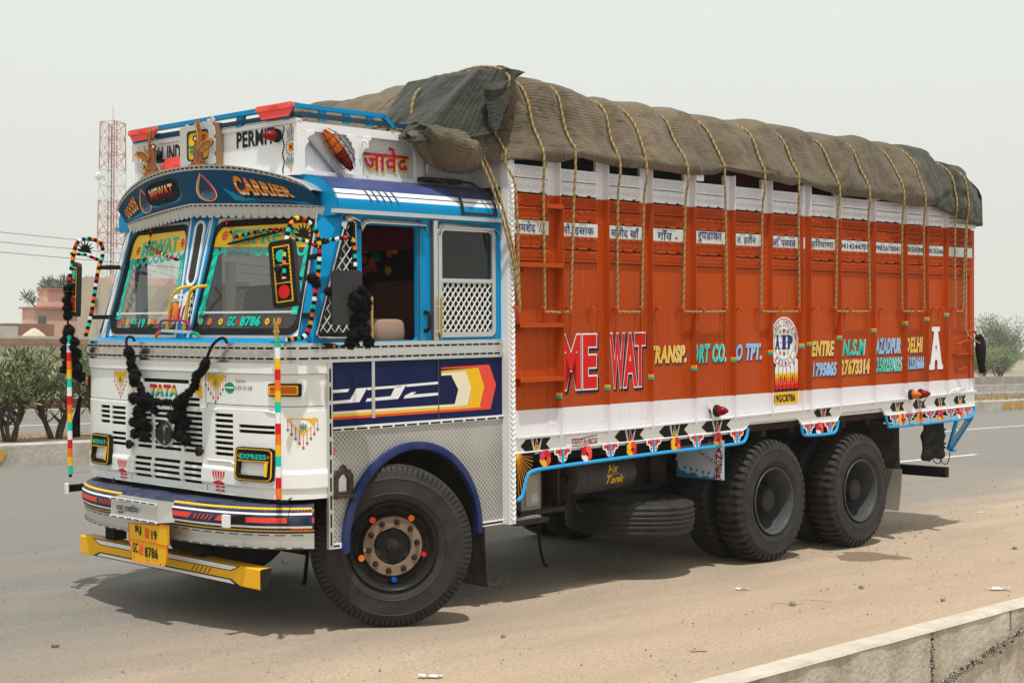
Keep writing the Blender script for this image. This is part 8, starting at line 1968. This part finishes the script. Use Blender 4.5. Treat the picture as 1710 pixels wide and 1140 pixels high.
# dark cloth hanging below the rear
k = MB(); G = []; n1, n2 = 16, 12; vs_ = []
for j in range(n1 + 1):
    for i in range(n2 + 1): u, v = i / n2, j / n1; vs_.append((7.02 + .42 * u + .02 * noise.noise((v * 5, u * 3, 0)), .05 + .03 * noise.noise((u * 4, v * 4, 2)), .90 - .36 * v - (.03 * abs(noise.noise((u * 14, 0, 0))) if j == n1 else 0)))
k.add(vs_, [(j * (n2 + 1) + i, j * (n2 + 1) + i + 1, (j + 1) * (n2 + 1) + i + 1, (j + 1) * (n2 + 1) + i) for j in range(n1) for i in range(n2)], STRAP); o = single(k, 'black_rag', 'ragged black cloth hanging under the rear overhang', 'cloth', (7.2, .05, .9)); o.modifiers.new('thickness', 'SOLIDIFY').thickness = .02

# ================================================================== pompom garlands
random.seed(9)
def pompom_mesh(seed):
    rnd = random.Random(seed); k = MB(); R0 = .030
    for j in range(5):
        for i in range(8): pass
    vs = [];
    for j in range(7):
        ph = PI * j / 6
        for i in range(10): th = 2 * PI * i / 10; r = R0 * rnd.uniform(.85, 1.1); vs.append((r * math.sin(ph) * math.cos(th), r * math.sin(ph) * math.sin(th), r * math.cos(ph)))
    k.add(vs, [(j * 10 + i, j * 10 + (i + 1) % 10, (j + 1) * 10 + (i + 1) % 10, (j + 1) * 10 + i) for j in range(6) for i in range(10)], TUFT)
    for _ in range(230):
        d = Vector((rnd.gauss(0, 1), rnd.gauss(0, 1), rnd.gauss(0, 1))).normalized(); s = d.orthogonal().normalized(); s = (s * math.cos(rnd.random() * 6) + d.cross(s) * math.sin(rnd.random() * 6)) * .004; e = (d + Vector((rnd.uniform(-.3, .3), rnd.uniform(-.3, .3), rnd.uniform(-.3, .3)))).normalized() * rnd.uniform(.032, .044)
        k.add([d * .024 - s, d * .024 + s, e], [(0, 1, 2)], TUFT)
    return meshof(k, 'pompom')
PM = [pompom_mesh(i) for i in range(4)]
def garland(label, base, strands, cord=True, group='black pompom garlands'):
    g = thing('pompom_garland', label, 'garland', base, group, body=True)
    for path, sz, step, fuzz in strands:
        Q = resample(curve(path, 6), step)
        for p in Q:
            o = bpy.data.objects.new('pompom', random.choice(PM)); COL.objects.link(o); o.parent = g; s = sz / .037 * random.uniform(.9, 1.2)
            o.matrix_basis = Matrix.Translation(p - Vector(base) + Vector([random.uniform(-fuzz, fuzz) for _ in range(3)])) @ Matrix.Rotation(random.random() * 6, 4, 'X') @ Matrix.Rotation(random.random() * 6, 4, 'Z') @ Matrix.Diagonal((s, s, s * .9, 1))
        k = MB(base); k.tube(curve(path, 6), .007, STRAP, 6); k.obj('cord', g)
    return g
Y = lambda y, z, x=-.775: (x, y, z)
g = garland('V shaped black pompom garland hung across the white cab front', Y(1.65, 1.82), [
    ([Y(1.66, 1.74), Y(1.63, 1.66), Y(1.58, 1.57)], .040, .036, .012), ([Y(1.57, 1.55), Y(1.52, 1.49), Y(1.44, 1.44), Y(1.38, 1.425)], .034, .030, .012),
    ([Y(1.36, 1.42), Y(1.28, 1.42), Y(1.18, 1.425)], .026, .026, .008),
    ([Y(.74, 1.70), Y(.80, 1.63)], .033, .03, .008), ([Y(.80, 1.64), Y(.86, 1.58), Y(.94, 1.50), Y(1.03, 1.44), Y(1.08, 1.43)], .032, .026, .012),
    ([Y(1.56, 1.46), Y(1.56, 1.38), Y(1.57, 1.28), Y(1.56, 1.21)], .042, .040, .018), ([Y(1.48, 1.44), Y(1.48, 1.34), Y(1.47, 1.24), Y(1.46, 1.20)], .040, .040, .018),
    ([Y(1.03, 1.44), Y(1.03, 1.34), Y(1.01, 1.24), Y(1.00, 1.19)], .042, .040, .018), ([Y(1.09, 1.42), Y(1.11, 1.34), Y(1.10, 1.24), Y(1.07, 1.19)], .038, .042, .018),
    ([Y(1.36, 1.365), Y(1.34, 1.36)], .030, .03, .0), ([Y(1.17, 1.335), Y(1.16, 1.33)], .028, .03, .0)])
k = MB((-.775, 1.65, 1.82))
for P, R in (([Y(1.66, 1.75), Y(1.69, 1.80), Y(1.70, 1.84, -.76), Y(1.665, 1.842, -.745), Y(1.65, 1.815, -.735)], .009), ([Y(.80, 1.64), Y(.73, 1.74), Y(.68, 1.80), Y(.65, 1.838, -.745), Y(.61, 1.838, -.735), Y(.59, 1.812, -.73)], .010)):
    k.tube(curve(P, 5), R, STRAP, 7)
k.tube([Y(1.365, 1.43), Y(1.355, 1.37)], .003, STRAP, 4); k.tube([Y(1.165, 1.43), Y(1.165, 1.34)], .003, STRAP, 4); k.obj('ribbon', g)
Ym = 2.52
garland('long black pompom garland hanging from the far wing mirror', (-.745, Ym, 2.2), [([(-.745, Ym, 2.18), (-.742, Ym, 2.08), (-.745, Ym, 2.0)], .036, .034, .010), ([(-.744, Ym, 1.985), (-.744, Ym, 1.90)], .038, .06, .006), ([(-.744, Ym, 1.88), (-.735, Ym - .01, 1.80), (-.70, Ym - .02, 1.72), (-.69, Ym - .02, 1.63), (-.68, Ym - .02, 1.56)], .042, .030, .02), ([(-.74, Ym + .03, 1.80), (-.735, Ym + .04, 1.70), (-.73, Ym + .04, 1.62)], .036, .036, .018)])
k = MB(); vs_ = []
for j in range(9):
    for i in range(6): vs_.append((-.60 + .012 * i, 2.58 + .016 * math.sin(i * 2.2), 1.38 - .035 * j - .0 * i)) if 0 else vs_.append((-.62 - .010 * i * (j / 4), 2.585 + .012 * math.sin(i * 2.2), 1.40 - .036 * j))
k.add(vs_, [(j * 6 + i, j * 6 + i + 1, (j + 1) * 6 + i + 1, (j + 1) * 6 + i) for j in range(8) for i in range(5)], STRAP); single(k, 'black_tassel', 'black cloth tassel hanging behind the far corner of the cab', 'tassel', (-.62, 2.58, 1.40)).modifiers.new('t', 'SOLIDIFY').thickness = .01
garland('black pompom garland strung from the near wing mirror to the side mirror', (-.72, -.04, 2.25), [([(-.735, -.05, 2.26), (-.66, -.07, 2.20)], .012, .05, .0), ([(-.60, -.09, 2.195), (-.575, -.10, 2.175)], .036, .035, .006), ([(-.50, -.12, 2.125), (-.49, -.12, 2.12)], .030, .03, .0), ([(-.45, -.13, 2.10), (-.41, -.14, 2.085)], .024, .03, .006)])
garland('thick black pompom bunch hanging in front of the side mirror', (-.33, -.19, 2.10), [([(-.36, -.20, 2.09), (-.34, -.20, 2.0), (-.335, -.20, 1.9), (-.32, -.20, 1.82)], .042, .032, .022), ([(-.30, -.20, 2.15), (-.28, -.20, 2.05), (-.285, -.20, 1.93), (-.27, -.20, 1.83)], .040, .036, .02), ([(-.37, -.20, 1.88), (-.38, -.20, 1.82)], .038, .03, .02), ([(-.32, -.23, 2.12), (-.31, -.22, 1.85)], .034, .05, .02), ([(-.245, -.20, 2.06), (-.25, -.20, 2.03)], .030, .03, .01)])

# ------------------------------------------------------------------ dusty air
HZ = bpy.data.materials.new('dusty_air'); HZ.use_nodes = True; t_ = HZ.node_tree; t_.nodes.clear(); o_ = t_.nodes.new('ShaderNodeOutputMaterial'); pv = t_.nodes.new('ShaderNodeVolumePrincipled')
pv.inputs['Color'].default_value = (.93, .95, .96, 1); pv.inputs['Density'].default_value = HAZE_D; pv.inputs['Anisotropy'].default_value = .3; t_.links.new(pv.outputs[0], o_.inputs['Volume'])
k = MB(); k.box((-760, -60, -2.2), (1300, 1400, 60), HZ); hz = k.obj('haze', None, False, kind='stuff')
